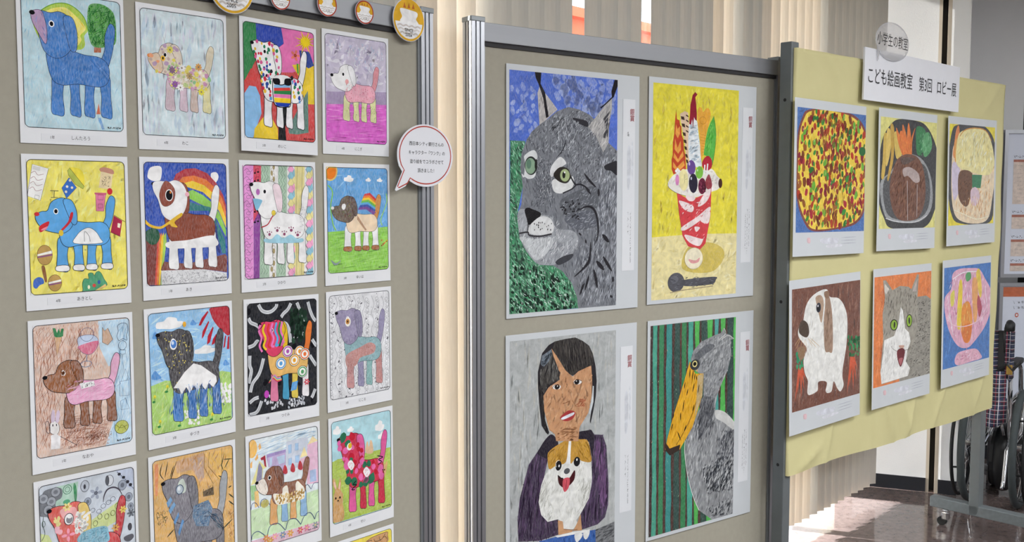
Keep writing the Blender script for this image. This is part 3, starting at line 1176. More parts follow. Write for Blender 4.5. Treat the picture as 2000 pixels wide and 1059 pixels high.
def art_s13(A):
    A.BG('#c8403e', 0.15)
    A.F('#2f8048', (-97,143,-59.5,137.5,-58.5,94,-54,71,-71.5,42.5,-75,32.5,-100,0.5,-103,139), 0.1)
    A.F('#2743a5', (-62.5,140.5,8,139.5,13.5,119.5,12,102,-3.5,90,-24,84.5,-52.5,91.5,-60.5,100.5), 0.1)
    A.F('#df6fae', (6,139,98,140,99.5,66,35.5,39,-14.5,34.5,5,70.5,-3.5,90,13,102), 0.1)
    A.F('#e6c62c', (35,56.5,99.5,69.5,101.5,-28.5,79.5,-30,62,-14,52.5,34), 0.1)
    A.F('#c8403e', (-98,0.5,-77,35.5,-69,36,-45.5,-39,-53,-63,-82,-11.5,-97.5,-19.5), 0.1)
    A.F('#86b8e2', (-93.5,-19,-82,-3,-64.5,-3.5,-54,-22.5,-51,-62.5,-64.5,-93.5,-75.5,-122.5,-97,-123.5,-99,-26), 0.1)
    A.F('#e6c62c', (-70,-97.5,-33,-55,-7.5,-94,-7,-123,-73.5,-124), 0.1)
    A.F('#17171b', (-9,-39.5,24.5,-37.5,18.5,-65,13,-89.5,16,-123.5,-7,-123,-5.5,-94), 0.05)
    A.F('#587f74', (21.5,-92.5,37.5,-64,70.5,-10,79,1.5,79,-96.5,47,-103,23.5,-102.5), 0.2)
    A.F('#27408f', (55.5,93,85.5,93,97.5,62.5,82,54,60.5,62.5), 0.1)
    A.F('#efd028', (77.5,112,97.5,117,77.5,117.5))
    A.L('#5c4310', 0.7, (82,115,95,116.5))
    A.F('#efd028', (76,110.5,105,106,78,116))
    A.L('#5c4310', 0.7, (81.5,112.5,93.5,109))
    A.F('#efd028', (74,110,90.5,101.5,78.5,114.5))
    A.L('#5c4310', 0.7, (79.5,110,89,102.5))
    A.F('#efd028', (72,110,87,87.5,78.5,112.5))
    A.L('#5c4310', 0.7, (77,108.5,82,97.5))
    A.F('#efd028', (70,110.5,74,93.5,77,111.5))
    A.L('#5c4310', 0.7, (73.5,107,74,95))
    A.F('#efd028', (68.5,111.5,61,84.5,75.5,110.5))
    A.L('#5c4310', 0.7, (70,107.5,65.5,95.5))
    A.F('#efd028', (68.5,113.5,57,97.5,73,110))
    A.L('#5c4310', 0.7, (67.5,108.5,58.5,99))
    A.F('#efd028', (68.5,115,43,99,71,110))
    A.L('#5c4310', 0.7, (65.5,110.5,54,104.5))
    A.F('#efd028', (69.5,116.5,50,111.5,69.5,111))
    A.L('#5c4310', 0.7, (65,113,52,112))
    A.F('#efd028', (71,117.5,42.5,122.5,68.5,112.5))
    A.L('#5c4310', 0.7, (65.5,116,53.5,119))
    A.F('#efd028', (73,118.5,56.5,127,68.5,114))
    A.L('#5c4310', 0.7, (67.5,118.5,58,126))
    A.F('#efd028', (75,118,60,141,68.5,115.5))
    A.L('#5c4310', 0.7, (70,120,65,131))
    A.F('#efd028', (77,117.5,73,135,70,117))
    A.L('#5c4310', 0.7, (73.5,121,73,133.5))
    A.F('#efd028', (78,117,86,144,71.5,118))
    A.L('#5c4310', 0.7, (77,121,81.5,133))
    A.F('#efd028', (78.5,115,90,131,74,118.5))
    A.L('#5c4310', 0.7, (79.5,120,88.5,129.5))
    A.F('#efd028', (78,113.5,104.5,129.5,76,118.5))
    A.L('#5c4310', 0.7, (81,118,93.5,124))
    A.E('#efd028', 73.5, 114, 13, 10.5)
    A.flower('#e07b66', 44, 79.5, 13, 5, '#b04a3a', '#5a2020')
    A.F('#46a046', (47.5,61,52,61.5,53,39,49,38.5))
    bp, hp = A.dog(-84, -90, 78.5, 112, 1, '#eef0f0', '#eef0f0', ['#e9e9ec', '#e9e9ec', '#e9e9ec', '#e9e9ec'], g=0, w=1.4)
    A.B(hp, ['#c93146', '#2f4d9c', '#2f7d58', '#d65f94', '#e0b93c'], 34, 2.6, 4.2, 1.3, 90, 12)
    A.B(bp, ['#c93146', '#24242c', '#e0b93c', '#d65f94', '#2f7d58', '#5f9ad0', '#2f4d9c'], 64, 2.6, 4.4, 1.3, 90, 12)
    A.F('#f4f4f4', (-20.5,20.5,29.5,25,28.5,-37,-17,-37), 0, 1)
    A.F('#d8453f', (-17,-1.5,27.5,4,29.5,-4.5,-17,-8))
    A.F('#2f8048', (-17,-8,29.5,-3.5,29.5,-12.5,-17.5,-15))
    A.F('#e27ab2', (-17.5,-15.5,29.5,-12.5,29,-21.5,-17.5,-22.5))
    A.F('#ecc92e', (-17.5,-23.5,29,-21.5,28.5,-33,-15.5,-34))
    A.F('#2743a5', (-15.5,-34,28.5,-32.5,22.5,-41.5,-9,-42.5))
    A.F('#8ab9e0', (-17,5.5,28.5,11,27.5,3.5,-17,-1.5))
    A.L('#1d1d22', 2.2, (-19,19,-6,8,11,9,29.5,23,28.5,-33.5,18,-42,-9,-42.5,-19,-27), 1, 1)
    A.F('#17171b', (-17.5,19,-2,20.5,-1,8.5,-16,7.5), 0, 1)
    A.F('#17171b', (14,22,29,23,28.5,9,13,9), 0, 1)
    A.T('3年', -50.5, -134, 6.1499999999999995, '#1d1d22', 1.0, 0, 0)
    A.T('めいこ', -8.5, -137, 7.5, '#1d1d22', 1.0, 0, 0)


def art_s14(A):
    A.BG('#c3bcd0', 0.2)
    A.H(None, ['#b2a9c4', '#d3ccdc', '#a99fbe', '#dcd9e4'], 170, 30, 9, 20, 70, 0.3)
    A.H((-91,124.5,-46,130.5,-46.5,101.5,-92,96), ['#e6e4ee', '#d4dae6', '#a6b8cf'], 26, 12, 3, 40, 80, 0.2)
    A.H((-14,91,34,96.5,33.5,67,-14.5,61.5), ['#e6e4ee', '#d4dae6', '#a6b8cf'], 26, 12, 3, 40, 80, 0.2)
    A.H((31.5,81.5,81,87,80.5,57,31,52), ['#e6e4ee', '#d4dae6', '#a6b8cf'], 26, 12, 3, 40, 80, 0.2)
    A.H((-32,117.5,15,124,14.5,94.5,-32.5,88.5), ['#e6e4ee', '#d4dae6', '#a6b8cf'], 26, 12, 3, 40, 80, 0.2)
    A.H((5.5,126,54.5,132.5,54,102.5,5,97), ['#e6e4ee', '#d4dae6', '#a6b8cf'], 26, 12, 3, 40, 80, 0.2)
    A.H((39.5,116,89,122,88.5,92,39,86), ['#e6e4ee', '#d4dae6', '#a6b8cf'], 26, 12, 3, 40, 80, 0.2)
    A.F('#9d8cae', (-93.5,0,102.5,14,104.5,-19,-93.5,-32.5), 0.2)
    A.F('#d35fc3', (-93.5,-29.5,104.5,-18,105.5,-117.5,-95,-121.5), 0.12)
    A.H((-93.5,-29.5,104.5,-18,105.5,-117.5,-95,-121.5), ['#e07cd0', '#c64ab4', '#d968c8', '#ea98da'], 170, 40, 2.2, 3, 5, 0.1)
    bp, hp = A.dog(-80, -65.5, 74.5, 89, 0, '#f0f0f2', '#e3a0b2', ['#d8d89c', '#d8d89c', '#d8d89c', '#d8d89c'], tail='#dc8a94', ear='#e9e9ec', g=0.3)
    A.H(bp, ['#c8536c', '#d4707f', '#edb9c2', '#b34a5c'], 110, 5, 1.2, 40, 90)
    A.H((-30,-23.5,66.5,-15.5,73.5,-56.5,-42.5,-62.5), ['#5f8f3f', '#7ea04a', '#c8cc6a'], 60, 7, 1.2, 70, 60)
    A.E('#e3a6a6', -30, 29, 5.5, 6)
    A.T('4年', -48.5, -134, 6.1499999999999995, '#1d1d22', 1.0, 0, 0)
    A.T('にこぎ', -7.5, -137, 7.5, '#1d1d22', 1.0, 0, 0)


def art_s21(A):
    A.BG('#ebe067', 0.15)
    A.H(None, ['#e2d44e', '#f1e987', '#e6da58'], 160, 30, 7, 60, 40, 0.2)
    A.F('#f1efe9', (-85,129.5,-54.5,121.5,-72,60.5,-97.5,69.5))
    A.L('#4a4640', 0.7, (-85,129.5,-54.5,121.5,-72,60.5,-97.5,69.5), 0, 1)
    A.L('#8a4a52', 0.7, (-87.5,112.5,-80.5,116,-75,109,-64,111), 1)
    A.L('#8a4a52', 0.7, (-89,102.5,-82,106,-76.5,99,-65.5,101.5), 1)
    A.L('#8a4a52', 0.7, (-90.5,93,-83.5,96.5,-78,89,-67,91.5), 1)
    A.L('#8a4a52', 0.7, (-92,83,-85,86.5,-79.5,79,-68.5,81.5), 1)
    A.F('#d5d5d2', (-83,126.5,-69.5,123.5,-71.5,116.5,-85,120))
    A.L('#4a4640', 0.6, (-81.5,71.5,-73.5,69.5,-75,62.5,-83,65), 0, 1)
    A.L('#4a4640', 1.2, (-53,79.5,-37,79))
    A.L('#4a4640', 1.2, (-45,79,-46,66.5))
    A.L('#4a4640', 1.2, (-52,66.5,-39,66.5))
    A.F('#e9d94c', (-14.5,124,-2.5,124.5,9,120,14.5,107,14,92.5,11,84,-2,99.5,-13.5,115), 0, 1)
    A.F('#b5bf5a', (-18,118.5,-14,124,2.5,102.5,14,88,11.5,83,-4,92,-16.5,109.5))
    A.L('#5a5530', 0.7, (-18,118.5,-14,124,2.5,102.5,14,88,11.5,83,-4,92,-16.5,109.5), 0, 1)
    A.F('#4272c4', (-30.5,84.5,-15.5,105,-1.5,85.5,-22,64.5))
    A.L('#2a3f74', 0.7, (-30.5,84.5,-15.5,105,-1.5,85.5,-22,64.5), 0, 1)
    A.E('#e6e4d0', -14, 99.5, 2.5, 2.5)
    A.E('#e6e4d0', -20, 87.5, 2.5, 2.5)
    A.E('#e6e4d0', -10.5, 85.5, 2.5, 2.5)
    A.E('#e6e4d0', -22.5, 77.5, 2.5, 2.5)
    A.F('#e9d6ab', (49.5,122.5,73.5,115.5,68.5,82,43,86))
    A.F('#c48f7c', (46,123,55,126.5,72,122.5,76,115.5,71.5,113,54.5,117,48,118), 0, 1)
    A.H((51.5,113.5,70,112,67,86.5,46,89.5), ['#6a5a48'], 34, 9, 0.7, 30, 80)
    A.F('#dc7fa4', (36.5,75.5,57,74.5,52,39,36.5,39.5))
    A.L('#5a2c40', 0.7, (36.5,75.5,57,74.5,52,39,36.5,39.5), 0, 1)
    A.L('#5a2c40', 0.7, (41,71.5,52.5,71,51.5,61.5,40.5,62), 0, 1)
    A.L('#5a2c40', 0.7, (41,53.5,49.5,53.5,49.5,45.5,40.5,45.5), 0, 1)
    A.F('#c6607f', (34,76,59,75.5,58,71,34.5,72.5))
    A.F('#a8324e', (72.5,30,90,19.5,84.5,-12,65,-3))
    A.F('#efe6cf', (80.5,15,86.5,13.5,84.5,4.5,79.5,6.5))
    A.L('#3c2a20', 0.8, (73,31,96,17))
    A.L('#3c2a20', 0.8, (64.5,-3,85,-12.5))
    A.E('#b9975a', -67.5, -43.5, 14.5, 19)
    A.F('#f2efe4', (-82,-41.5,-53,-35,-52.5,-40.5,-81.5,-45))
    A.F('#8c5a80', (-81.5,-46,-53,-41.5,-53.5,-45,-81,-48.5))
    A.O('#5a4628', 0.7, -67.5, -43.5, 14.5, 19)
    A.E('#b9975a', -50, -98, 13, 16)
    A.F('#f2efe4', (-62.5,-96,-37,-91.5,-37,-95.5,-62,-99.5))
    A.F('#8c5a80', (-62,-99.5,-37.5,-97,-38,-99.5,-61.5,-102.5))
    A.O('#5a4628', 0.7, -50, -98, 13, 16)
    A.F('#8a5a32', (-74.5,-66.5,-68.5,-65.5,-65,-91.5,-69,-94), 0.1, 1)
    A.F('#3f68bd', (-91,-102.5,-90,-91,-82,-85,-73,-88,-71,-97,-79,-100.5,-85.5,-106.5), 0.1, 1)
    A.F('#4d9a72', (4,-102,8,-93.5,17,-94,16,-85,20.5,-82.5,26,-84,28,-88.5,33,-81.5,40.5,-82,48,-96,52,-111.5,7,-121.5,4.5,-114), 0.1, 1)
    A.L('#2b5a44', 0.8, (4,-102,8,-93.5,17,-94,16,-85,20.5,-82.5,26,-84,28,-88.5,33,-81.5,40.5,-82,48,-96,52,-111.5,7,-121.5,4.5,-114), 1, 1)
    A.E('#cf4f4a', 27.5, -108, 3.5, 3.5)
    A.E('#eee9c8', 16.5, -110.5, 2.5, 4)
    A.E('#3f5fa8', 37.5, -102, 3, 4)
    A.F('#e3c27e', (25.5,-120,50.5,-106.5,53,-111.5,19,-122.5))
    bp, hp = A.dog(-84, -77, 77.5, 85.5, 0, '#5ea6e0', '#5ea6e0', ['#5ea6e0', '#5ea6e0', '#5ea6e0', '#5ea6e0'], feet='#f3f3f3', nose='#c8343c', g=0.05, tail='#5ea6e0', w=1.0)
    A.E('#c8343c', 65.5, 78.5, 5.5, 6.5)
    A.F('#c4323a', (-15,36.5,-10,36,-15,19.5,-32,2,-35.5,4,-21,19.5), 0, 1)
    A.E('#e0c040', -35, -2, 4.5, 6)
    A.F('#f4f4f2', (-10,-23,-4,-7,6.5,2.5,20.5,7,34,-1,42.5,-14.5,44.5,-24.5), 0, 1)
    A.L('#3a3a40', 0.8, (-10,-23,-4,-7,6.5,2.5,20.5,7,34,-1,42.5,-14.5,44.5,-24.5), 1, 1)
    A.L('#3a3a40', 0.8, (10.5,-20,11.5,-0.5,20,-9.5,22,-20.5), 1)
    A.F('#c42f38', (-75.5,12,-58,21,-60.5,10.5,-74,0.5), 0, 1)
    A.F('#e58fa0', (-73.5,5,-60.5,11.5,-65,4.5), 0, 1)
    A.T('4年', -49.5, -134.5, 6.1499999999999995, '#1d1d22', 1.0, 0, 0)
    A.T('あきとし', -8.5, -134.5, 7.5, '#1d1d22', 1.0, 0, 0)


def art_s22(A):
    A.BG('#2a4fb0', 0.2)
    A.H(None, ['#2244a0', '#3a62c0', '#1d3c94'], 240, 28, 2.4, 70, 50, 0.2)
    A.F('#eef0f2', (-88,110,-80.5,127,-57,128.5,-58.5,102.5,-71.5,98.5,-84,102.5), 0, 1)
    A.F('#eef0f2', (60.5,116.5,73.5,119,79,109,71,96.5,61.5,103.5), 0, 1)
    A.F('#b0343f', (-32.5,95,-23.5,114,-2,125.5,23,127,51.5,116.5,73,95.5,89,69.5,96,46.5,95.5,33.5,87,63,69,86,47.5,103.5,19,111.5,-8,108,-20.5,95), 0.15)
    A.F('#e0762e', (-20.5,95,-8,108,19,111.5,47.5,103.5,69,86,87,63,95.5,33.5,95,17,82.5,50,65,73,43.5,90.5,15,100,-6.5,95), 0.15)
    A.F('#ecc832', (-6.5,95,15,100,43.5,90.5,65,73,82.5,50,95,17,94.5,-3,78.5,33.5,60.5,58.5,39.5,76,0.5,87.5), 0.15)
    A.F('#8cc850', (0,76,14.5,81,39,69.5,60.5,53.5,78.5,30.5,94,-6,93.5,-22.5,74,14,56.5,40.5,31.5,50.5,3,63.5), 0.15)
    A.F('#2f7a7a', (-2.5,58.5,27.5,49,56.5,43.5,60,34,70.5,14,91.5,-29,92.5,-59,83,-58.5,73,-18.5,63,7.5,52.5,35.5,-12,36.5), 0.15)
    A.F('#1f2f7a', (70.5,14,62,-12,72,-55,81,-60,73,-22), 0.15)
    A.F('#7a3a34', (-99,-16.5,-72,-20.5,-64.5,-8,-60.5,-20.5,-66.5,-58,-72.5,-83,-75,-117.5,-97.5,-117,-98.5,-50.5), 0.15)
    A.F('#d0483a', (-69.5,-17.5,-63.5,-8,-63,-27,-68,-58,-71.5,-83,-75,-117.5,-79,-117.5,-74.5,-70), 0.15)
    A.F('#e0802e', (-65.5,-17.5,-59.5,-8,-59,-27,-64,-58,-67.5,-83,-71,-118,-75,-117.5,-70.5,-70.5), 0.15)
    A.F('#ecc832', (-61,-17.5,-55,-8.5,-54.5,-27,-59.5,-58.5,-63,-83.5,-66.5,-118.5,-70.5,-118,-66,-70.5), 0.15)
    A.F('#a6cf58', (-56,-17.5,-50,-8.5,-49.5,-27.5,-54.5,-58.5,-58,-83.5,-61.5,-118.5,-65.5,-118.5,-61,-71), 0.15)
    A.F('#24563c', (-97,-7,-81.5,2,-68.5,-3,-64.5,-17.5,-72.5,-31,-86,-32,-97.5,-19.5), 0.15, 1)
    A.F('#7c3f33', (-64.5,-86.5,-57,-69.5,-1.5,-77,31,-71,90.5,-60.5,95,-65.5,94,-100.5,34,-90.5,-62.5,-88), 0.2)
    A.F('#d9dadc', (-63.5,-88,34,-90.5,93,-101.5,94.5,-120.5,85,-120,-63.5,-118.5))
    A.H((-63.5,-88,34,-90.5,93,-101.5,94.5,-120.5,85,-120,-63.5,-118.5), ['#4a4a50', '#6a6a70'], 240, 8, 0.6, 40, 90)
    bp, hp = A.dog(-86, -86.5, 81.5, 111, 1, '#f2f2f2', '#8a4632', ['#f0f0f0', '#f0f0f0', '#f0f0f0', '#f0f0f0'], tail='#f0f0f0', ear='#8a4a38', g=0.1, strokes=['#6a2f22', '#7c3c2c', '#9a5a44'])
    A.F('#f2f2f2', [c for p in hp for c in p], 0, 0)
    A.L('#26242a', 0.9, (-62.5,73,-48,99.5,-28,82.5,-30.5,57.5,-46,46.5,-58,51), 1, 1)
    A.F('#8e4a3a', (-62.5,73,-48,99.5,-28,82.5,-30.5,57.5,-46,46.5,-58,51), 0.1, 1)
    A.E('#f3f3f3', -40.5, 69.5, 9, 12.5)
    A.E('#17171c', -40.5, 69.5, 7.5, 10.5)
    A.E('#c87a3a', -37.5, 75.5, 2, 3)
    A.E('#eab0be', 1.5, 71.5, 5, 5)
    A.F('#e3b830', (-97,20.5,-84.5,9.5,-64.5,4.5,-47.5,12,-33.5,21,-14,32,-12,26,-30,13,-23.5,2,-37.5,4,-42.5,8.5,-61.5,-0.5,-85,3.5,-97,13), 0.1, 1)
    A.F('#f2f2f2', (-48.5,-29,0,-26,54.5,-18,69,-25,68.5,-41.5,-0.5,-43.5,-45.5,-41.5), 0, 1)
    A.T('1年', -48.5, -134, 6.1499999999999995, '#1d1d22', 1.0, 0, 0)
    A.T('あき', -8.5, -134.5, 7.5, '#1d1d22', 1.0, 0, 0)


def art_s23(A):
    A.BG('#e9e8e6', 0.1)
    A.F('#e08fd0', (-97.5,137.5,-67.5,138,-73,-119,-95.5,-117), 0.2)
    A.F('#d0405a', (-67.5,138,-47,137,-50.5,34,-70.5,7), 0.15)
    A.F('#8a3f96', (-70,10.5,-50.5,40.5,-55.5,-119.5,-73,-119), 0.15)
    A.L('#5a3a5a', 0.7, (-92.5,124.5,-84,130,-76.5,122.5,-69.5,128), 1)
    A.O('#5a3a5a', 0.6, -80.5, 120, 5.5, 3.5)
    A.L('#5a3a5a', 0.7, (-93,106.5,-84.5,112,-77,104.5,-70,110), 1)
    A.O('#5a3a5a', 0.6, -81, 102, 5.5, 3.5)
    A.L('#5a3a5a', 0.7, (-93.5,88.5,-85,94,-77.5,86.5,-70.5,92), 1)
    A.O('#5a3a5a', 0.6, -81.5, 84, 5.5, 3.5)
    A.L('#5a3a5a', 0.7, (-94,70.5,-85.5,76,-78,68.5,-71,74), 1)
    A.O('#5a3a5a', 0.6, -82, 66, 5.5, 3.5)
    A.L('#5a3a5a', 0.7, (-94.5,52.5,-86,58,-78.5,50.5,-71.5,55.5), 1)
    A.O('#5a3a5a', 0.6, -82.5, 47.5, 5.5, 3.5)
    A.L('#5a3a5a', 0.7, (-95,34.5,-86.5,39.5,-79,32,-72,37.5), 1)
    A.O('#5a3a5a', 0.6, -83, 29.5, 5.5, 3.5)
    A.L('#5a3a5a', 0.7, (-95.5,16.5,-87,21.5,-79.5,14,-72.5,19.5), 1)
    A.O('#5a3a5a', 0.6, -83.5, 11.5, 5.5, 3.5)
    A.L('#5a3a5a', 0.7, (-96,-2,-87.5,3.5,-80,-4,-73,1), 1)
    A.O('#5a3a5a', 0.6, -84, -7, 5.5, 3.5)
    A.L('#5a3a5a', 0.7, (-96.5,-20,-88,-15,-80.5,-22.5,-73.5,-17.5), 1)
    A.O('#5a3a5a', 0.6, -84.5, -25, 5.5, 3.5)
    A.L('#5a3a5a', 0.7, (-97,-38,-88.5,-33,-81,-41,-74,-35.5), 1)
    A.O('#5a3a5a', 0.6, -85, -43.5, 5.5, 3.5)
    A.L('#5a3a5a', 0.7, (-97.5,-56.5,-89,-51.5,-81.5,-59,-74.5,-54), 1)
    A.O('#5a3a5a', 0.6, -85.5, -61.5, 5.5, 3.5)
    A.L('#5a3a5a', 0.7, (-98,-74.5,-89.5,-69.5,-82,-77.5,-75,-72.5), 1)
    A.O('#5a3a5a', 0.6, -86, -80, 5.5, 3.5)
    A.L('#5a3a5a', 0.7, (-99,-93,-90,-88,-82.5,-96,-75.5,-91), 1)
    A.O('#5a3a5a', 0.6, -86.5, -98.5, 5.5, 4)
    A.L('#5a3a5a', 0.7, (-99.5,-111.5,-90.5,-106.5,-83,-114.5,-76,-109.5), 1)
    A.O('#5a3a5a', 0.6, -87, -117, 5.5, 4)
    A.L('#1f1a22', 1.0, (-62.5,120.5,-61.5,129,-54,130.5,-54,122.5))
    A.E('#1f1a22', -64, 120, 2.5, 2)
    A.E('#1f1a22', -55.5, 122.5, 3, 2)
    A.L('#1f1a22', 1.0, (-63,102,-62,110.5,-54,112,-54.5,104))
    A.E('#1f1a22', -64.5, 102, 2.5, 2)
    A.E('#1f1a22', -56, 104, 3, 2)
    A.L('#1f1a22', 1.0, (-64,59.5,-63,68.5,-55.5,70,-55.5,61.5))
    A.E('#1f1a22', -66, 59.5, 2.5, 2)
    A.E('#1f1a22', -57, 61.5, 3, 2)
    A.L('#1f1a22', 1.0, (-65,32.5,-64,41.5,-56,43,-56,34.5))
    A.E('#1f1a22', -66.5, 32.5, 2.5, 2)
    A.E('#1f1a22', -58, 34.5, 3, 2)
    A.L('#1f1a22', 1.0, (-65.5,9,-64.5,18,-56.5,19,-57,11))
    A.E('#1f1a22', -67, 9, 3, 2)
    A.E('#1f1a22', -58.5, 11, 3, 2)
    A.F('#a3bfa6', (-47,138,-22.5,138,-31,-119,-57.5,-119), 0.25)
    A.F('#a3bfa6', (0,137.5,24.5,137.5,15,-118,-12.5,-119), 0.25)
    A.L('#4f6a58', 0.7, (-47.5,136,-43,128,-47.5,120,-43,112,-48,103.5,-43.5,95.5,-48.5,87.5,-44,79.5,-49,71,-44.5,63,-49.5,55,-45,46.5,-50,38.5,-45,30.5,-50,22.5,-45.5,14,-50.5,6,-46,-2.5,-51,-10.5,-46.5,-19,-51.5,-27,-47,-35.5,-52,-43.5,-47.5,-52,-52.5,-60,-47.5,-68.5,-52.5,-76.5,-48,-85,-53,-93,-48.5,-101.5,-53.5,-109.5), 1)
    A.L('#4f6a58', 0.7, (-40,136,-35.5,128,-40.5,120,-36,112,-41,103.5,-36.5,95.5,-41.5,87.5,-37,79.5,-42,71,-37,63,-42,55,-37.5,46.5,-42.5,38.5,-38,30.5,-43,22,-38.5,14,-43.5,6,-39,-2.5,-44,-10.5,-39,-19,-44,-27,-39.5,-35.5,-44.5,-43.5,-40,-52,-45,-60,-40.5,-68.5,-45.5,-76.5,-41,-85,-46,-93.5,-41.5,-102,-46.5,-110), 1)
    A.L('#4f6a58', 0.7, (-33,136.5,-28.5,128.5,-33.5,120,-29,112,-34,104,-29,95.5,-34,87.5,-29.5,79.5,-34.5,71,-30,63,-35,55,-30.5,46.5,-35.5,38.5,-31,30,-36,22,-31,13.5,-36,5.5,-31.5,-2.5,-36.5,-11,-32,-19.5,-37,-27.5,-32.5,-36,-37.5,-44,-33,-52.5,-38,-60.5,-33,-69,-38,-77,-33.5,-85.5,-38.5,-93.5,-34,-102.5,-39,-110.5), 1)
    A.L('#4f6a58', 0.7, (-1,137,4,129,-1,120.5,3.5,112.5,-1.5,104,3,96,-2,87.5,3,79.5,-2,71,2.5,63,-2.5,54.5,2,46.5,-3,38,1.5,29.5,-3.5,21.5,1.5,13,-4,5,1,-3.5,-4,-12,0.5,-20.5,-4.5,-28.5,0,-37,-5,-45,0,-54,-5.5,-62,-0.5,-70.5,-5.5,-78.5,-1,-87.5,-6,-95.5,-1.5,-104,-6.5,-112.5), 1)
    A.L('#4f6a58', 0.7, (6.5,137,11.5,129,6,120.5,11,112.5,6,104.5,10.5,96,5.5,87.5,10.5,79.5,5,71,10,63,5,54.5,9.5,46.5,4.5,38,9,29.5,4,21.5,9,13,3.5,4.5,8.5,-4,3.5,-12,8,-20.5,3,-28.5,7.5,-37.5,2.5,-45.5,7.5,-54,2,-62.5,7,-71,2,-79,6.5,-88,1.5,-96,6,-104.5,1,-113), 1)
    A.L('#4f6a58', 0.7, (14,137.5,19,129,13.5,121,18.5,112.5,13.5,104.5,18,96,13,88,17.5,79.5,12.5,71,17.5,63,12,54.5,17,46,12,38,16.5,29.5,11.5,21.5,16.5,13,11,4.5,16,-4,10.5,-12,15.5,-20.5,10.5,-29,15,-37.5,10,-46,15,-54.5,9.5,-62.5,14.5,-71.5,9.5,-79.5,14,-88,9,-96.5,13.5,-105,8.5,-113.5), 1)
    A.E('#a89a72', -13, 134.5, 3, 6)
    A.O('#6a5a40', 0.5, -17, 128, 3, 5)
    A.E('#a89a72', -19, 120.5, 3, 6)
    A.O('#6a5a40', 0.5, -13.5, 114.5, 3, 5)
    A.E('#a89a72', -13.5, 107, 3, 6)
    A.O('#6a5a40', 0.5, -18, 101, 3, 5)
    A.E('#a89a72', -19.5, 93.5, 3, 6)
    A.O('#6a5a40', 0.5, -14, 87.5, 3, 5)
    A.E('#a89a72', -14.5, 80, 3, 6)
    A.O('#6a5a40', 0.5, -18.5, 73.5, 3, 5)
    A.E('#a89a72', -20.5, 66, 3, 6)
    A.O('#6a5a40', 0.5, -14.5, 60, 3, 5)
    A.E('#a89a72', -15, 52.5, 3, 6)
    A.O('#6a5a40', 0.5, -19, 46, 3, 5)
    A.E('#a89a72', -21, 38.5, 3, 6)
    A.O('#6a5a40', 0.5, -15.5, 32.5, 3.5, 5)
    A.E('#a89a72', -15.5, 25, 3.5, 6)
    A.O('#6a5a40', 0.5, -20, 18.5, 3, 5)
    A.E('#a89a72', -21.5, 11, 3, 6)
    A.O('#6a5a40', 0.5, -16, 5, 3.5, 5)
    A.E('#a89a72', -16, -3, 3.5, 6)
    A.O('#6a5a40', 0.5, -20.5, -9, 3, 5)
    A.E('#a89a72', -22, -16.5, 3, 6)
    A.O('#6a5a40', 0.5, -16.5, -23, 3.5, 5)
    A.E('#a89a72', -17, -30.5, 3.5, 6)
    A.O('#6a5a40', 0.5, -21, -36.5, 3.5, 5)
    A.E('#a89a72', -23, -44, 3.5, 6)
    A.O('#6a5a40', 0.5, -17.5, -50.5, 3.5, 5)
    A.E('#a89a72', -17.5, -58, 3.5, 6)
    A.O('#6a5a40', 0.5, -21.5, -64.5, 3.5, 5)
    A.E('#a89a72', -23.5, -72, 3.5, 6)
    A.O('#6a5a40', 0.5, -18, -78.5, 3.5, 5)
    A.E('#a89a72', -18, -86, 3.5, 6)
    A.O('#6a5a40', 0.5, -22.5, -92, 3.5, 5)
    A.E('#a89a72', -24, -99.5, 3.5, 6)
    A.O('#6a5a40', 0.5, -18.5, -106.5, 3.5, 5)
    A.E('#a89a72', -19, -114, 3.5, 6)
    A.O('#6a5a40', 0.5, -23, -120, 3.5, 5)
    A.F('#ded38e', (45.5,138,73.5,138,67,-118.5,37.5,-118), 0.2)
    A.L('#7a6f3a', 0.8, (52.5,136,47,39.5,45.5,-116.5))
    A.L('#7a6f3a', 0.8, (67,136,62,39.5,59.5,-117))
    A.F('#f0a6c8', (25,130,34.5,142,43.5,130.5,34,118.5))
    A.F('#8fbfd0', (34,118.5,43.5,130.5,45.5,118.5,43,109.5))
    A.L('#5a6a78', 0.5, (25,130,34.5,142,43.5,130.5,34,118.5), 0, 1)
    A.F('#8fbfd0', (76,131,86,143,95,131.5,85.5,119))
    A.F('#e6dc9a', (85.5,119,95,131.5,97.5,119.5,94.5,110))
    A.L('#5a6a78', 0.5, (76,131,86,143,95,131.5,85.5,119), 0, 1)
    A.F('#8fbfd0', (24.5,114,34,126,43,114.5,33.5,102.5))
    A.F('#e6dc9a', (33.5,102.5,43,114.5,45.5,102.5,42.5,93.5))
    A.L('#5a6a78', 0.5, (24.5,114,34,126,43,114.5,33.5,102.5), 0, 1)
    A.F('#e6dc9a', (76,115,85.5,127,95,115,85,103))
    A.F('#f0a6c8', (85,103,95,115,97,103,94.5,94))
    A.L('#5a6a78', 0.5, (76,115,85.5,127,95,115,85,103), 0, 1)
    A.F('#e6dc9a', (24.5,98,33.5,110,42.5,98.5,33.5,86.5))
    A.F('#f0a6c8', (33.5,86.5,42.5,98.5,45,86.5,42.5,77.5))
    A.L('#5a6a78', 0.5, (24.5,98,33.5,110,42.5,98.5,33.5,86.5), 0, 1)
    A.F('#f0a6c8', (75.5,98.5,85,111,94.5,99,85,87))
    A.F('#8fbfd0', (85,87,94.5,99,97,87,94,77.5))
    A.L('#5a6a78', 0.5, (75.5,98.5,85,111,94.5,99,85,87), 0, 1)
    A.F('#f0a6c8', (24,82.5,33.5,94,42.5,82.5,33,70.5))
    A.F('#8fbfd0', (33,70.5,42.5,82.5,44.5,70.5,42,61.5))
    A.L('#5a6a78', 0.5, (24,82.5,33.5,94,42.5,82.5,33,70.5), 0, 1)
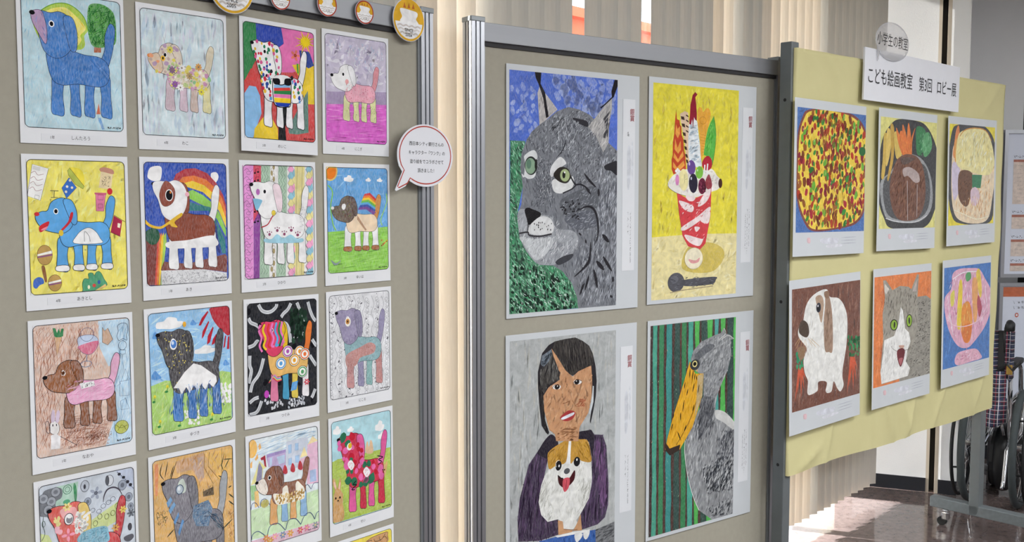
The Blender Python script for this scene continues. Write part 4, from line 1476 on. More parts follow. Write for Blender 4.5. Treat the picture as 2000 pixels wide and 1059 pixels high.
    A.F('#8fbfd0', (75,82.5,85,94.5,94,82.5,84.5,70.5))
    A.F('#e6dc9a', (84.5,70.5,94,82.5,96.5,70.5,94,61))
    A.L('#5a6a78', 0.5, (75,82.5,85,94.5,94,82.5,84.5,70.5), 0, 1)
    A.F('#8fbfd0', (23.5,66.5,33,78,42,66.5,32.5,54.5))
    A.F('#e6dc9a', (32.5,54.5,42,66.5,44.5,54.5,41.5,45.5))
    A.L('#5a6a78', 0.5, (23.5,66.5,33,78,42,66.5,32.5,54.5), 0, 1)
    A.F('#e6dc9a', (75,66.5,84.5,78.5,94,66,84,54))
    A.F('#f0a6c8', (84,54,94,66,96.5,54,93.5,45))
    A.L('#5a6a78', 0.5, (75,66.5,84.5,78.5,94,66,84,54), 0, 1)
    A.F('#e6dc9a', (23.5,50.5,32.5,62,42,50,32.5,38.5))
    A.F('#f0a6c8', (32.5,38.5,42,50,44,38.5,41.5,29))
    A.L('#5a6a78', 0.5, (23.5,50.5,32.5,62,42,50,32.5,38.5), 0, 1)
    A.F('#f0a6c8', (74.5,50,84.5,62,93.5,50,84,38))
    A.F('#8fbfd0', (84,38,93.5,50,96,37.5,93.5,28.5))
    A.L('#5a6a78', 0.5, (74.5,50,84.5,62,93.5,50,84,38), 0, 1)
    A.F('#f0a6c8', (23,34.5,32.5,46,41.5,34,32,22.5))
    A.F('#8fbfd0', (32,22.5,41.5,34,43.5,22,41,13))
    A.L('#5a6a78', 0.5, (23,34.5,32.5,46,41.5,34,32,22.5), 0, 1)
    A.F('#8fbfd0', (74.5,33.5,84,45.5,93.5,33.5,83.5,21.5))
    A.F('#e6dc9a', (83.5,21.5,93.5,33.5,96,21.5,93,12))
    A.L('#5a6a78', 0.5, (74.5,33.5,84,45.5,93.5,33.5,83.5,21.5), 0, 1)
    A.F('#8fbfd0', (22.5,18.5,32,30,41,18,31.5,6))
    A.F('#e6dc9a', (31.5,6,41,18,43.5,6,40.5,-3))
    A.L('#5a6a78', 0.5, (22.5,18.5,32,30,41,18,31.5,6), 0, 1)
    A.F('#e6dc9a', (74,17.5,83.5,29.5,93,17,83.5,5))
    A.F('#f0a6c8', (83.5,5,93,17,95.5,5,92.5,-4.5))
    A.L('#5a6a78', 0.5, (74,17.5,83.5,29.5,93,17,83.5,5), 0, 1)
    A.F('#e6dc9a', (22.5,2,31.5,14,41,2,31,-10))
    A.F('#f0a6c8', (31,-10,41,2,43,-10.5,40.5,-19.5))
    A.L('#5a6a78', 0.5, (22.5,2,31.5,14,41,2,31,-10), 0, 1)
    A.F('#f0a6c8', (73.5,1,83.5,13,93,0.5,83,-11.5))
    A.F('#8fbfd0', (83,-11.5,93,0.5,95,-11.5,92.5,-21))
    A.L('#5a6a78', 0.5, (73.5,1,83.5,13,93,0.5,83,-11.5), 0, 1)
    A.F('#f0a6c8', (22,-14,31.5,-2,40.5,-14.5,31,-26))
    A.F('#8fbfd0', (31,-26,40.5,-14.5,42.5,-26.5,40,-35.5))
    A.L('#5a6a78', 0.5, (22,-14,31.5,-2,40.5,-14.5,31,-26), 0, 1)
    A.F('#8fbfd0', (73.5,-15.5,83,-3.5,92.5,-16,82.5,-28))
    A.F('#e6dc9a', (82.5,-28,92.5,-16,95,-28,92,-37.5))
    A.L('#5a6a78', 0.5, (73.5,-15.5,83,-3.5,92.5,-16,82.5,-28), 0, 1)
    A.F('#8fbfd0', (21.5,-30,31,-18.5,40,-30.5,30.5,-42.5))
    A.F('#e6dc9a', (30.5,-42.5,40,-30.5,42.5,-43,39.5,-52))
    A.L('#5a6a78', 0.5, (21.5,-30,31,-18.5,40,-30.5,30.5,-42.5), 0, 1)
    A.F('#e6dc9a', (73,-32,83,-20,92,-32.5,82.5,-44.5))
    A.F('#f0a6c8', (82.5,-44.5,92,-32.5,94.5,-45,92,-54))
    A.L('#5a6a78', 0.5, (73,-32,83,-20,92,-32.5,82.5,-44.5), 0, 1)
    A.F('#e6dc9a', (21.5,-46,30.5,-34.5,40,-47,30,-58.5))
    A.F('#f0a6c8', (30,-58.5,40,-47,42,-59,39.5,-68))
    A.L('#5a6a78', 0.5, (21.5,-46,30.5,-34.5,40,-47,30,-58.5), 0, 1)
    A.F('#f0a6c8', (73,-48,82.5,-36.5,92,-49,82,-61))
    A.F('#8fbfd0', (82,-61,92,-49,94.5,-61.5,91.5,-70.5))
    A.L('#5a6a78', 0.5, (73,-48,82.5,-36.5,92,-49,82,-61), 0, 1)
    A.F('#f0a6c8', (21,-62.5,30.5,-51,39.5,-63,30,-75))
    A.F('#8fbfd0', (30,-75,39.5,-63,42,-75.5,39,-84.5))
    A.L('#5a6a78', 0.5, (21,-62.5,30.5,-51,39.5,-63,30,-75), 0, 1)
    A.F('#8fbfd0', (72.5,-64.5,82.5,-53,91.5,-65.5,82,-77.5))
    A.F('#e6dc9a', (82,-77.5,91.5,-65.5,94,-78,91.5,-87))
    A.L('#5a6a78', 0.5, (72.5,-64.5,82.5,-53,91.5,-65.5,82,-77.5), 0, 1)
    A.F('#8fbfd0', (20.5,-78.5,30,-67,39,-79.5,29.5,-91))
    A.F('#e6dc9a', (29.5,-91,39,-79.5,41.5,-92,38.5,-101))
    A.L('#5a6a78', 0.5, (20.5,-78.5,30,-67,39,-79.5,29.5,-91), 0, 1)
    A.F('#e6dc9a', (72,-81,82,-69.5,91.5,-82,81.5,-94))
    A.F('#f0a6c8', (81.5,-94,91.5,-82,94,-94.5,91,-104))
    A.L('#5a6a78', 0.5, (72,-81,82,-69.5,91.5,-82,81.5,-94), 0, 1)
    A.F('#e6dc9a', (20,-95,29.5,-83.5,39,-96,29,-107.5))
    A.F('#f0a6c8', (29,-107.5,39,-96,41,-108,38.5,-117.5))
    A.L('#5a6a78', 0.5, (20,-95,29.5,-83.5,39,-96,29,-107.5), 0, 1)
    A.F('#f0a6c8', (72,-97.5,81.5,-86,91,-99,81,-110.5))
    A.F('#8fbfd0', (81,-110.5,91,-99,93.5,-111.5,90.5,-120.5))
    A.L('#5a6a78', 0.5, (72,-97.5,81.5,-86,91,-99,81,-110.5), 0, 1)
    A.F('#f0a6c8', (20,-111,29.5,-99.5,38.5,-112.5,29,-124))
    A.F('#8fbfd0', (29,-124,38.5,-112.5,41,-124.5,38,-133.5))
    A.L('#5a6a78', 0.5, (20,-111,29.5,-99.5,38.5,-112.5,29,-124), 0, 1)
    A.F('#8fbfd0', (71.5,-114.5,81.5,-102.5,91,-115.5,81,-127))
    A.F('#e6dc9a', (81,-127,91,-115.5,93,-128,90.5,-137.5))
    A.L('#5a6a78', 0.5, (71.5,-114.5,81.5,-102.5,91,-115.5,81,-127), 0, 1)
    bp, hp = A.dog(-86.5, -88.5, 85, 112.5, 1, '#f1f2f4', '#f1f2f4', ['#f1f2f4', '#f1f2f4', '#f1f2f4', '#f1f2f4'], g=0, ear='#ecd9e0')
    A.L('#b0303c', 2.6, (-51.5,-3,-34.5,3,-24,16.5,-17,27), 1)
    A.E('#e0c850', -17, 29.5, 5.5, 6)
    A.O('#7a6a20', 0.7, -17, 29.5, 5.5, 6)
    A.F('#9fcfe0', (-43,-28.5,-25,-30.5,-8.5,-19.5,8,-29,29,-21.5,45.5,-31,63.5,-31.5,60.5,-40.5,7.5,-41,-40.5,-37.5), 0.1, 1)
    A.E('#8a4a68', -29.5, -19.5, 3.5, 3.5)
    A.E('#8a4a68', -35, -14, 1.5, 1.5)
    A.E('#8a4a68', -29.5, -13, 1.5, 1.5)
    A.E('#8a4a68', -24, -14.5, 1.5, 1.5)
    A.E('#8a4a68', -8, -11, 3.5, 3.5)
    A.E('#8a4a68', -14, -5.5, 1.5, 1.5)
    A.E('#8a4a68', -8, -4, 1.5, 1.5)
    A.E('#8a4a68', -2.5, -5.5, 1.5, 1.5)
    A.E('#8a4a68', 11.5, -20, 3.5, 3.5)
    A.E('#8a4a68', 5.5, -14, 1.5, 1.5)
    A.E('#8a4a68', 11.5, -13, 1.5, 1.5)
    A.E('#8a4a68', 17.5, -14.5, 1.5, 1.5)
    A.E('#8a4a68', 31, -11.5, 4, 3.5)
    A.E('#8a4a68', 25, -5.5, 1.5, 2)
    A.E('#8a4a68', 31, -4.5, 1.5, 2)
    A.E('#8a4a68', 37, -6, 1.5, 2)
    A.E('#8a4a68', 49, -23, 4, 3.5)
    A.E('#8a4a68', 43.5, -17.5, 1.5, 2)
    A.E('#8a4a68', 49.5, -16, 1.5, 2)
    A.E('#8a4a68', 55.5, -17.5, 1.5, 2)
    A.F('#86bcd8', (-70.5,63,-49,59.5,-50.5,51,-63.5,35.5,-71.5,59.5), 0, 1)
    A.E('#b76fb8', -58.5, 77.5, 5, 7)
    A.H((51.5,39.5,77,50,72,-3,54.5,-6.5), ['#8a8a92', '#a0a0a8'], 50, 9, 0.6, 20, 40)
    A.T('2年', -49.5, -134, 6.1499999999999995, '#1d1d22', 1.0, 0, 0)
    A.T('ひかり', -9, -135, 7.5, '#1d1d22', 1.0, 0, 0)


def art_s24(A):
    A.BG('#5b9fd8', 0.25)
    A.H(None, ['#4a90cf', '#74b0e0', '#8cc0e6'], 170, 40, 3, 60, 60, 0.25)
    A.F('#8ecb4c', (-97.5,-18,-40.5,-16,97,-10,98,-118.5,-97.5,-121), 0.2)
    A.H((-97.5,-18,-40.5,-16,97,-10,98,-118.5,-97.5,-121), ['#78bb3a', '#a4d868', '#83c544'], 180, 50, 2.2, 4, 6, 0.2)
    A.E('#e8822e', -85.5, 129.5, 19, 20.5)
    A.O('#f0c850', 3, -85.5, 129.5, 21, 22.5)
    A.F('#5b9fd8', (-110,140,-97.5,140.5,-98.5,100.5,-111,100))
    A.cloud('#f1f3f6', -28, 111, 15, 9)
    A.cloud('#f1f3f6', 34.5, 109, 8.5, 5.5)
    A.cloud('#f1f3f6', 72, 108.5, 9, 5.5)
    A.L('#8cc850', 3.0, (-92.5,95,-79,78.5,-85.5,42,-79.5,1.5,-70.5,-15), 1)
    A.L('#9fd060', 2.5, (93,75,94.5,52,74.5,9.5,79,-6), 1)
    bp, hp = A.dog(-84, -67.5, 77, 88, 0, '#6a5a4c', '#ead2b2', ['#f0f0f0', '#f0f0f0', '#f0f0f0', '#f0f0f0'], tail='#cf8a3c', ear='#5a4640', g=0.2, nose='#e8e8e8', feet='#a86a3a')
    A.H(hp, ['#7a3a3a', '#5a7a3a', '#3a3a5a', '#8a8a4a', '#4a3a3a'], 200, 6, .9, 40, 80)
    A.F('#c8343c', (21.5,74,39,76.5,58,61.5,57,55,36,69,18,68), 0.1)
    A.F('#e07a30', (18.5,68.5,37,70.5,58,56,56,49.5,34.5,63,15,62.5), 0.1)
    A.F('#ecc832', (15.5,63,35.5,65,58,50,55,43.5,33,57.5,12,57), 0.1)
    A.F('#6cba4c', (12.5,57,34,59.5,58,44.5,53.5,38,31.5,52,9,51), 0.1)
    A.F('#5aa8d8', (9.5,51.5,32.5,53.5,57.5,38.5,52.5,32,29.5,46,6,45.5), 0.1)
    A.F('#3f56a8', (6.5,46,30.5,48,57.5,33,51.5,26.5,28,40.5,3,40), 0.1)
    A.F('#7a4a96', (3.5,40.5,29,42.5,57.5,27,50,21,26.5,35,-0.5,34.5), 0.1)
    A.F('#b08868', (-2.5,20.5,26.5,-16,21.5,-17.5,-4,11), 0.2)
    A.E('#f2f2f2', -46, 42.5, 6, 7.5)
    A.E('#d05a4a', 75.5, -44, 2, 2)
    A.E('#e0b040', 84, -53, 2, 2)
    A.E('#8a5a3a', 92.5, -47, 2, 2)
    A.E('#d05a4a', 80, -55.5, 2, 2)
    A.E('#e0b040', 88.5, -49, 2, 2)
    A.E('#8a5a3a', 75.5, -57.5, 2, 2)
    A.E('#d05a4a', 84.5, -51.5, 2, 2)
    A.E('#e0b040', 93.5, -45, 2, 2)
    A.E('#8a5a3a', 80.5, -53.5, 2, 2)
    A.F('#8a9a9a', (-87.5,-86,-72.5,-94.5,-57,-88,-68,-98.5,-79.5,-98), 0, 1)
    A.T('3年', -49, -134, 6.1499999999999995, '#1d1d22', 1.0, 0, 0)
    A.T('ゆいは', -9.5, -135.5, 7.5, '#1d1d22', 1.0, 0, 0)


def art_s31(A):
    A.BG('#d9b9a6', 0.5)
    A.F('#bcd8ea', (32,136,98.5,136,96.5,-120.5,40,-120.5,61,-63,57.5,-13.5,77,51,51.5,42.5,33.5,84), 0.4)
    A.H((-94.5,134,35,134.5,35.5,41.5,-10.5,38.5,-35.5,-2.5,-43,-60,54,-83.5,46.5,-117,-97.5,-106.5), ['#a8674a', '#b87a5c', '#c08a70', '#9a5a40'], 520, 46, 1.1, 80, 35, 0.3)
    A.H((-42.5,-33.5,61,-63,46.5,-117,-50.5,-108.5), ['#a8674a', '#b87a5c', '#8f5038'], 220, 50, 1.1, 25, 40, 0.3, 4)
    A.H((32,136,98.5,136,96.5,-120.5,46.5,-121.5,61,-63,57.5,-13.5,77,51), ['#9cc4de', '#cfe2ee', '#8ab6d6'], 200, 40, 1.4, 80, 30, 0.3, 5)
    A.F('#2f7d4a', (-58.5,130.5,-55.5,114.5,-49,110,-38.5,113,-37,128,-41.5,128,-43.5,120,-46.5,129,-50,120.5,-53.5,130.5), 0.1)
    A.F('#cfa478', (-55.5,112.5,-41,111.5,-51.5,76), 0.3)
    A.L('#5a3a28', 0.7, (-55.5,112.5,-41,111.5,-51.5,76), 0, 1)
    A.F('#b9c8e0', (-9,107,16,110.5,30.5,101.5,29,84.5,18,72.5,5.5,72.5,-6.5,83), 0.3, 1)
    A.F('#d26a88', (-8,90.5,30.5,97,29,83,18,72.5,5.5,72.5,-6.5,82.5), 0.3, 1)
    A.L('#6a5a78', 0.8, (-9,107,16,110.5,30.5,101.5,29,84.5,18,72.5,5.5,72.5,-6.5,83), 1, 1)
    A.L('#4a7aa0', 1.0, (7,71.5,7.5,57))
    A.O('#4a7aa0', 1.0, 5.5, 53, 11, 6)
    A.O('#4a5a80', 0.8, 9, 111.5, 13.5, 13.5)
    A.F('#c9a68a', (41,123,45.5,115,52,120.5,62,96.5,51,86,40,92.5), 0.3)
    A.L('#3a3a40', 0.8, (41,123,45.5,115,52,120.5,62,96.5,51,86,40,92.5), 0, 1)
    A.L('#3a4a68', 0.9, (75,91.5,70.5,101.5,74,112,73,123,82.5,127.5,92.5,124.5,94.5,111.5,91,102.5,92,91.5,83.5,95.5,75,91.5), 1)
    A.O('#3a4a68', 0.8, 82, 82, 8.5, 9.5)
    A.L('#3a4a68', 0.8, (76,73,89,71.5,87.5,64,82.5,63.5,81,53,80,64,76,66), 0, 1)
    A.L('#4a6a90', 0.8, (76.5,8,87,33,95,10), 0, 1)
    A.L('#4a6a90', 0.8, (62.5,-2,71.5,21,75.5,3.5), 0, 1)
    A.L('#4a6a90', 0.8, (74,8.5,94.5,8.5,93.5,-22.5,73.5,-21), 0, 1)
    A.L('#4a6a90', 0.8, (74.5,-32,86,-27.5,93,-50,75.5,-50), 0, 1)
    bp, hp = A.dog(-80, -69.5, 77, 83.5, 0, '#97603c', '#e3a9c8', ['#8a5434', '#8a5434', '#8a5434', '#8a5434'], tail='#e3a9c8', ear='#875030', g=0.3, w=1.1)
    A.H(hp, ['#7c4a28', '#a86e48', '#8a5630'], 120, 16, 1.2, 70, 30)
    A.H(bp, ['#d890b8', '#edc0d8'], 90, 18, 1.4, 15, 20)
    A.F('#f0eef0', (-9,16,20,17,22,7.5,-5.5,4.5))
    A.H((-9,16,20,17,22,7.5,-5.5,4.5), ['#3a3a40'], 26, 6, 0.9, 50, 80)
    A.F('#e9e6e4', (-69,-55.5,-62,-49.5,-53.5,-56.5,-51.5,-70,-58,-78,-69.5,-71.5), 0.1, 1)
    A.L('#4a4048', 0.8, (-69,-55.5,-62,-49.5,-53.5,-56.5,-51.5,-70,-58,-78,-69.5,-71.5), 1, 1)
    A.F('#cdbcd0', (-67,-50.5,-65.5,-32.5,-61.5,-28,-59.5,-34,-60.5,-51), 0.2, 1)
    A.F('#cdbcd0', (-59,-51.5,-55.5,-33,-51,-31,-50,-41,-53,-54.5), 0.2, 1)
    A.E('#3a3440', -64, -58.5, 1, 2.5)
    A.E('#3a3440', -57, -59, 1, 2.5)
    A.F('#eceaec', (-68.5,-77.5,-57.5,-76.5,-49.5,-83.5,-51.5,-106.5,-69,-105.5), 0.2)
    A.L('#4a4048', 0.8, (-77.5,-51,-72,-50.5,-69.5,-64,-71,-72.5,-76.5,-68.5), 1, 1)
    A.L('#3a3a48', 0.8, (-51,-82,-17.5,-106,-29.5,-108,-34,-104.5,-33.5,-111))
    A.E('#b9c05a', 75.5, -85.5, 14.5, 13.5, 0, 0.2)
    A.O('#5a5a28', 0.9, 75.5, -85.5, 14.5, 13.5)
    A.L('#5a5a28', 0.8, (63.5,-79,73,-87,87.5,-83.5), 1)
    A.L('#5a5a28', 0.8, (66.5,-92,76.5,-81.5,85.5,-93.5), 1)
    A.H((-2,-82.5,54,-88,53,-107.5,-2.5,-100), ['#6a4a3a'], 46, 12, 0.7, 80, 70)
    A.T('1年', -49.5, -132.5, 6.1499999999999995, '#1d1d22', 1.0, 0, 0)
    A.T('なおや', -8.5, -135.5, 7.5, '#1d1d22', 1.0, 0, 0)


def art_s32(A):
    A.BG('#8dbfe6', 0.3)
    A.H(None, ['#7ab2e0', '#a6cfee', '#bcdcf2'], 150, 40, 4, 10, 40, 0.3)
    A.F('#a6cf68', (-96.5,-14.5,-62.5,-7,-28,-12.5,74.5,-5.5,97.5,-12,95.5,-125,86,-126.5,-97,-117.5), 0.25)
    A.H((-96.5,-14.5,-62.5,-7,74.5,-5.5,97.5,-12,95.5,-125,-97,-117.5), ['#93c052', '#bcdc84', '#c8dc70'], 170, 24, 3, 60, 50, 0.3)
    A.cloud('#f2f4f8', -47.5, 113, 31, 14)
    A.cloud('#f2f4f8', 35, 46.5, 26, 10)
    A.F('#b22a38', (51.5,137,99,136,97,73.5,77.5,84.5,59.5,105.5,51,124.5), 0.1, 1)
    A.F('#b22a38', (43.5,131.5,45.5,128.5,26,101,20.5,101.5,28.5,117))
    A.F('#b22a38', (45,109.5,46.5,106,32.5,77,27,71,29.5,87.5))
    A.F('#b22a38', (55.5,96,57,92.5,47,62,39.5,57,42,76))
    A.F('#b22a38', (62.5,78.5,65,76,58,57.5,50.5,55,54.5,68))
    A.F('#b22a38', (73,75.5,76.5,73.5,71,59,65.5,58))
    A.F('#b22a38', (85,72.5,88,71,84,47.5,79.5,44.5))
    A.F('#b22a38', (92.5,70,96,69,94.5,41,88.5,41.5))
    A.F('#4f8fd0', (0.5,106,6,116,12.5,110.5,16,105.5,8,103.5), 0.2, 1)
    A.F('#4f8fd0', (-88.5,86.5,-82,99,-74.5,92,-70,86,-79.5,83.5), 0.2, 1)
    A.F('#4f8fd0', (-94,2,-85.5,17,-76.5,8,-71,0.5,-82.5,-2.5), 0.2, 1)
    A.F('#4f8fd0', (77.5,8,83.5,18.5,90,12.5,94,7,85.5,5), 0.2, 1)
    A.E('#e6d848', -87.5, -38, 3, 4)
    A.L('#4a8a3a', 1.2, (-87.5,-38,-88,-48))
    A.E('#3f8a4a', -90, -48.5, 3.5, 2.5)
    A.E('#e6d848', -58, -20.5, 3, 4)
    A.L('#4a8a3a', 1.2, (-58,-20.5,-58.5,-31))
    A.E('#3f8a4a', -60.5, -31, 4, 2.5)
    A.E('#e6d848', -77.5, -92.5, 3, 4)
    A.L('#4a8a3a', 1.2, (-77.5,-92.5,-78,-103))
    A.E('#3f8a4a', -80, -103, 4, 2.5)
    A.E('#e6d848', -31, -98.5, 3, 4)
    A.L('#4a8a3a', 1.2, (-31,-98.5,-31.5,-109))
    A.E('#3f8a4a', -33.5, -109, 4, 2.5)
    A.E('#e6d848', 47, -98.5, 3.5, 4.5)
    A.L('#4a8a3a', 1.2, (47,-98.5,46.5,-109))
    A.E('#3f8a4a', 44.5, -109.5, 4, 2.5)
    A.E('#e6d848', 9.5, -58.5, 3.5, 4.5)
    A.L('#4a8a3a', 1.2, (9.5,-58.5,9,-69))
    A.E('#3f8a4a', 7, -69, 4, 2.5)
    A.B((-20,-79.5,16,-86,15,-115.5,-21,-108.5), ['#f2f4f0'], 18, 2, 4)
    A.B((70,-31.5,94.5,-35.5,93,-79.5,68.5,-75.5), ['#f2f4f0'], 16, 3, 6)
    bp, hp = A.dog(-87, -99, 82, 110, 1, '#3f3c40', '#464347', ['#4a7fc0', '#4278bc', '#3f74b8', '#3c70b4'], tail='#3f3c40', ear='#2f2c30', g=0.2, strokes=['#2a282c', '#55524e', '#6a645a'])
    A.B(hp, ['#d9c85a', '#e8d870'], 44, .8, 1.5, 1.2)
    A.B(bp, ['#d9c85a'], 14, .8, 1.4, 1.2)
    A.F('#f0f3f7', (-44.5,-26,-17,5,5,21,23,14,59,-14.5,60.5,-26.5,51,-38.5,40,-27,32,-42,21.5,-27,14,-41,3.5,-27.5,-6,-42.5,-14.5,-28,-25.5,-42.5,-32,-28), 0.05)
    A.H((-39,-24,59,-21.5,79.5,-84,-62,-84.5), ['#2f66ac', '#8fb6de', '#25589c', '#c6d8ec'], 150, 22, 1.8, 86, 10)
    A.E('#f2f2f2', -41, 67.5, 8.5, 11.5)
    A.E('#4f80c8', -40.5, 68.5, 6.5, 9)
    A.E('#c8d8ee', -42.5, 71, 3, 4)
    A.E('#e8b040', -13.5, 108, 4, 6)
    A.T('3年', -50.5, -134, 6.1499999999999995, '#1d1d22', 1.0, 0, 0)
    A.T('ゆづき', -9.5, -135.5, 7.5, '#1d1d22', 1.0, 0, 0)


def art_s33(A):
    A.BG('#202126', 0.05)
    A.B(None, ['#14141a', '#33353c', '#2a2b32'], 120, 3, 7, 1.3)
    A.H(None, ['#12131a', '#3a3c44'], 140, 10, 1.6, 40, 80)
    A.L('#c9ccd0', 8.5, (-65.5,134.5,-57.5,121.5,-45,115.5,-30.5,116.5,-18,125.5,-16,132.5), 1)
    A.L('#8a8d92', 1.0, (-65.5,134.5,-57.5,121.5,-45,115.5,-30.5,116.5,-18,125.5,-16,132.5), 1)
    A.L('#c9ccd0', 8.5, (24,131.5,15.5,118,2.5,108.5,-4,100.5), 1)
    A.L('#8a8d92', 1.0, (24,131.5,15.5,118,2.5,108.5,-4,100.5), 1)
    A.L('#c9ccd0', 8.5, (-92.5,105.5,-86.5,95,-72.5,88.5,-62.5,81), 1)
    A.L('#8a8d92', 1.0, (-92.5,105.5,-86.5,95,-72.5,88.5,-62.5,81), 1)
    A.L('#c9ccd0', 8.5, (-94,39,-79.5,42.5,-71,50.5,-67,48.5), 1)
    A.L('#8a8d92', 1.0, (-94,39,-79.5,42.5,-71,50.5,-67,48.5), 1)
    A.L('#c9ccd0', 8.5, (-90,19.5,-90.5,-2.5,-86.5,-16.5,-93.5,-43.5), 1)
    A.L('#8a8d92', 1.0, (-90,19.5,-90.5,-2.5,-86.5,-16.5,-93.5,-43.5), 1)
    A.L('#c9ccd0', 8.5, (-53.5,9.5,-60,-12.5,-68.5,-29,-83,-44.5,-89.5,-64.5), 1)
    A.L('#8a8d92', 1.0, (-53.5,9.5,-60,-12.5,-68.5,-29,-83,-44.5,-89.5,-64.5), 1)
    A.L('#c9ccd0', 8.5, (-2,88,10.5,83.5,18.5,67,22.5,39), 1)
    A.L('#8a8d92', 1.0, (-2,88,10.5,83.5,18.5,67,22.5,39), 1)
    A.L('#c9ccd0', 8.5, (41,132,49,114,57.5,88.5,70,70), 1)
    A.L('#8a8d92', 1.0, (41,132,49,114,57.5,88.5,70,70), 1)
    A.L('#c9ccd0', 8.5, (73,131.5,79,111.5,87.5,93.5,96,84), 1)
    A.L('#8a8d92', 1.0, (73,131.5,79,111.5,87.5,93.5,96,84), 1)
    A.L('#c9ccd0', 8.5, (84.5,40.5,93,29,99,21.5), 1)
    A.L('#8a8d92', 1.0, (84.5,40.5,93,29,99,21.5), 1)
    A.L('#c9ccd0', 8.5, (77.5,2.5,85.5,-9,96.5,-24), 1)
    A.L('#8a8d92', 1.0, (77.5,2.5,85.5,-9,96.5,-24), 1)
    A.L('#c9ccd0', 8.5, (-92,-88.5,-79.5,-81,-67.5,-79), 1)
    A.L('#8a8d92', 1.0, (-92,-88.5,-79.5,-81,-67.5,-79), 1)
    A.L('#c9ccd0', 8.5, (93,-80.5,86.5,-94,82,-100.5), 1)
    A.L('#8a8d92', 1.0, (93,-80.5,86.5,-94,82,-100.5), 1)
    A.L('#c9ccd0', 8.5, (26.5,42,44,54.5,61,56.5), 1)
    A.L('#8a8d92', 1.0, (26.5,42,44,54.5,61,56.5), 1)
    A.L('#c9ccd0', 8.5, (-92.5,-116,-72,-111.5,-59.5,-88.5), 1)
    A.L('#8a8d92', 1.0, (-92.5,-116,-72,-111.5,-59.5,-88.5), 1)
    A.B((16,-93.5,58.5,-91,62.5,-112.5,15.5,-114.5), ['#d8dade', '#b8bcc4'], 26, 2, 4.5)
    A.B((-59,-81.5,-17.5,-79,7,-110,-35,-112), ['#c8cad0'], 18, 2, 4.5)
    A.B((24,115.5,70.5,112,69.5,45.5,26.5,42), ['#22382c', '#2f4a3a', '#1a2a22'], 40, 4, 9)
    bp, hp = A.dog(-74, -94, 86, 106.5, 1, '#d8466a', '#e0b46c', ['#d880a0', '#4f9cc0', '#d9c25a', '#e6e4e6'], tail='#e07a3c', g=0, ear='#e0b82e', w=1.2, line='#1a1a1e')
    A.L('#e27ab8', 5.2, (-61.5,87.5,-65.5,74,-58.5,56.5,-64,39.5,-57,25), 1)
    A.L('#e8c62e', 5.2, (-50,88,-54.5,73.5,-47.5,55.5,-53,38.5,-45.5,28.5), 1)
    A.L('#d23a3a', 5.2, (-38,88.5,-42,72,-35,54.5,-40.5,37.5,-33,31.5), 1)
    A.L('#e27ab8', 5.2, (-28,89,-32.5,71.5,-25.5,53.5,-31,36.5,-23.5,34.5), 1)
    A.L('#5aa6dc', 5.2, (-17,89.5,-21.5,70.5,-14.5,52.5,-19.5,35.5,-12,38), 1)
    A.L('#2f7d48', 5.2, (-7,90,-11.5,69.5,-4.5,51.5,-9.5,35,-2,41), 1)
    A.L('#e27ab8', 5.2, (-1,91,-5.5,69,1.5,51,-4,34.5,4,44.5), 1)
    A.L('#1d1d22', 1.4, (-70.5,74.5,-58,82,-43.5,98,-18.5,91,-10,106,4,82.5,6,65,-11.5,31.5), 1)
    A.E('#f0efe8', 13.5, 19, 14.5, 14)
    A.O('#1d1d22', 1.2, 13.5, 19, 14.5, 14)
    A.O('#b05ab0', 3, 13.5, 19, 11, 10.5)
    A.E('#b05ab0', 13.5, 19, 5, 5.5)
    A.O('#f0efe8', 1.2, 13.5, 19, 5, 5.5)
    A.E('#f0efe8', 47.5, 15.5, 14.5, 14)
    A.O('#1d1d22', 1.2, 47.5, 15.5, 14.5, 14)
    A.O('#e09a3c', 3, 47.5, 15.5, 11, 10.5)
    A.E('#e09a3c', 47.5, 15.5, 5, 5.5)
    A.O('#f0efe8', 1.2, 47.5, 15.5, 5, 5.5)
    A.E('#f0efe8', 62.5, 7.5, 14.5, 14)
    A.O('#1d1d22', 1.2, 62.5, 7.5, 14.5, 14)
    A.O('#e0703c', 3, 62.5, 7.5, 11, 10.5)
    A.E('#e0703c', 62.5, 7.5, 5, 5.5)
    A.O('#f0efe8', 1.2, 62.5, 7.5, 5, 5.5)
    A.E('#f0efe8', 32, -4, 14.5, 14)
    A.O('#1d1d22', 1.2, 32, -4, 14.5, 14)
    A.O('#e0a030', 3, 32, -4, 11, 10.5)
    A.E('#e0a030', 32, -4, 5, 5.5)
    A.O('#f0efe8', 1.2, 32, -4, 5, 5.5)
    A.E('#f0efe8', -6, -7.5, 14.5, 14)
    A.O('#1d1d22', 1.2, -6, -7.5, 14.5, 14)
    A.O('#5a9ad0', 3, -6, -7.5, 11, 10.5)
    A.E('#5a9ad0', -6, -7.5, 5, 5.5)
    A.O('#f0efe8', 1.2, -6, -7.5, 5, 5.5)
    A.E('#f0efe8', 55, -34, 14.5, 14)
    A.O('#1d1d22', 1.2, 55, -34, 14.5, 14)
    A.O('#5aa06a', 3, 55, -34, 11, 10.5)
    A.E('#5aa06a', 55, -34, 5, 5.5)
    A.O('#f0efe8', 1.2, 55, -34, 5, 5.5)
    A.L('#d8486a', 2.6, (-40,-49,-29.5,-39.5,-17,-48,-4.5,-46), 1)
    A.L('#e8c85a', 2.6, (-38,-46,-27.5,-37,-17,-45,-5,-43.5), 1)
    A.L('#5aa6c8', 2.6, (-35.5,-42.5,-26,-34.5,-17,-42.5,-6,-41.5), 1)
    A.L('#e28ab0', 2.6, (-33.5,-39.5,-24,-32,-17,-39.5,-7,-39), 1)
    A.flower('#d84a5a', 67.5, -60, 8, 6, '#f0f0f0', None)
    A.E('#b84ab0', -46.5, -74.5, 6.5, 9)
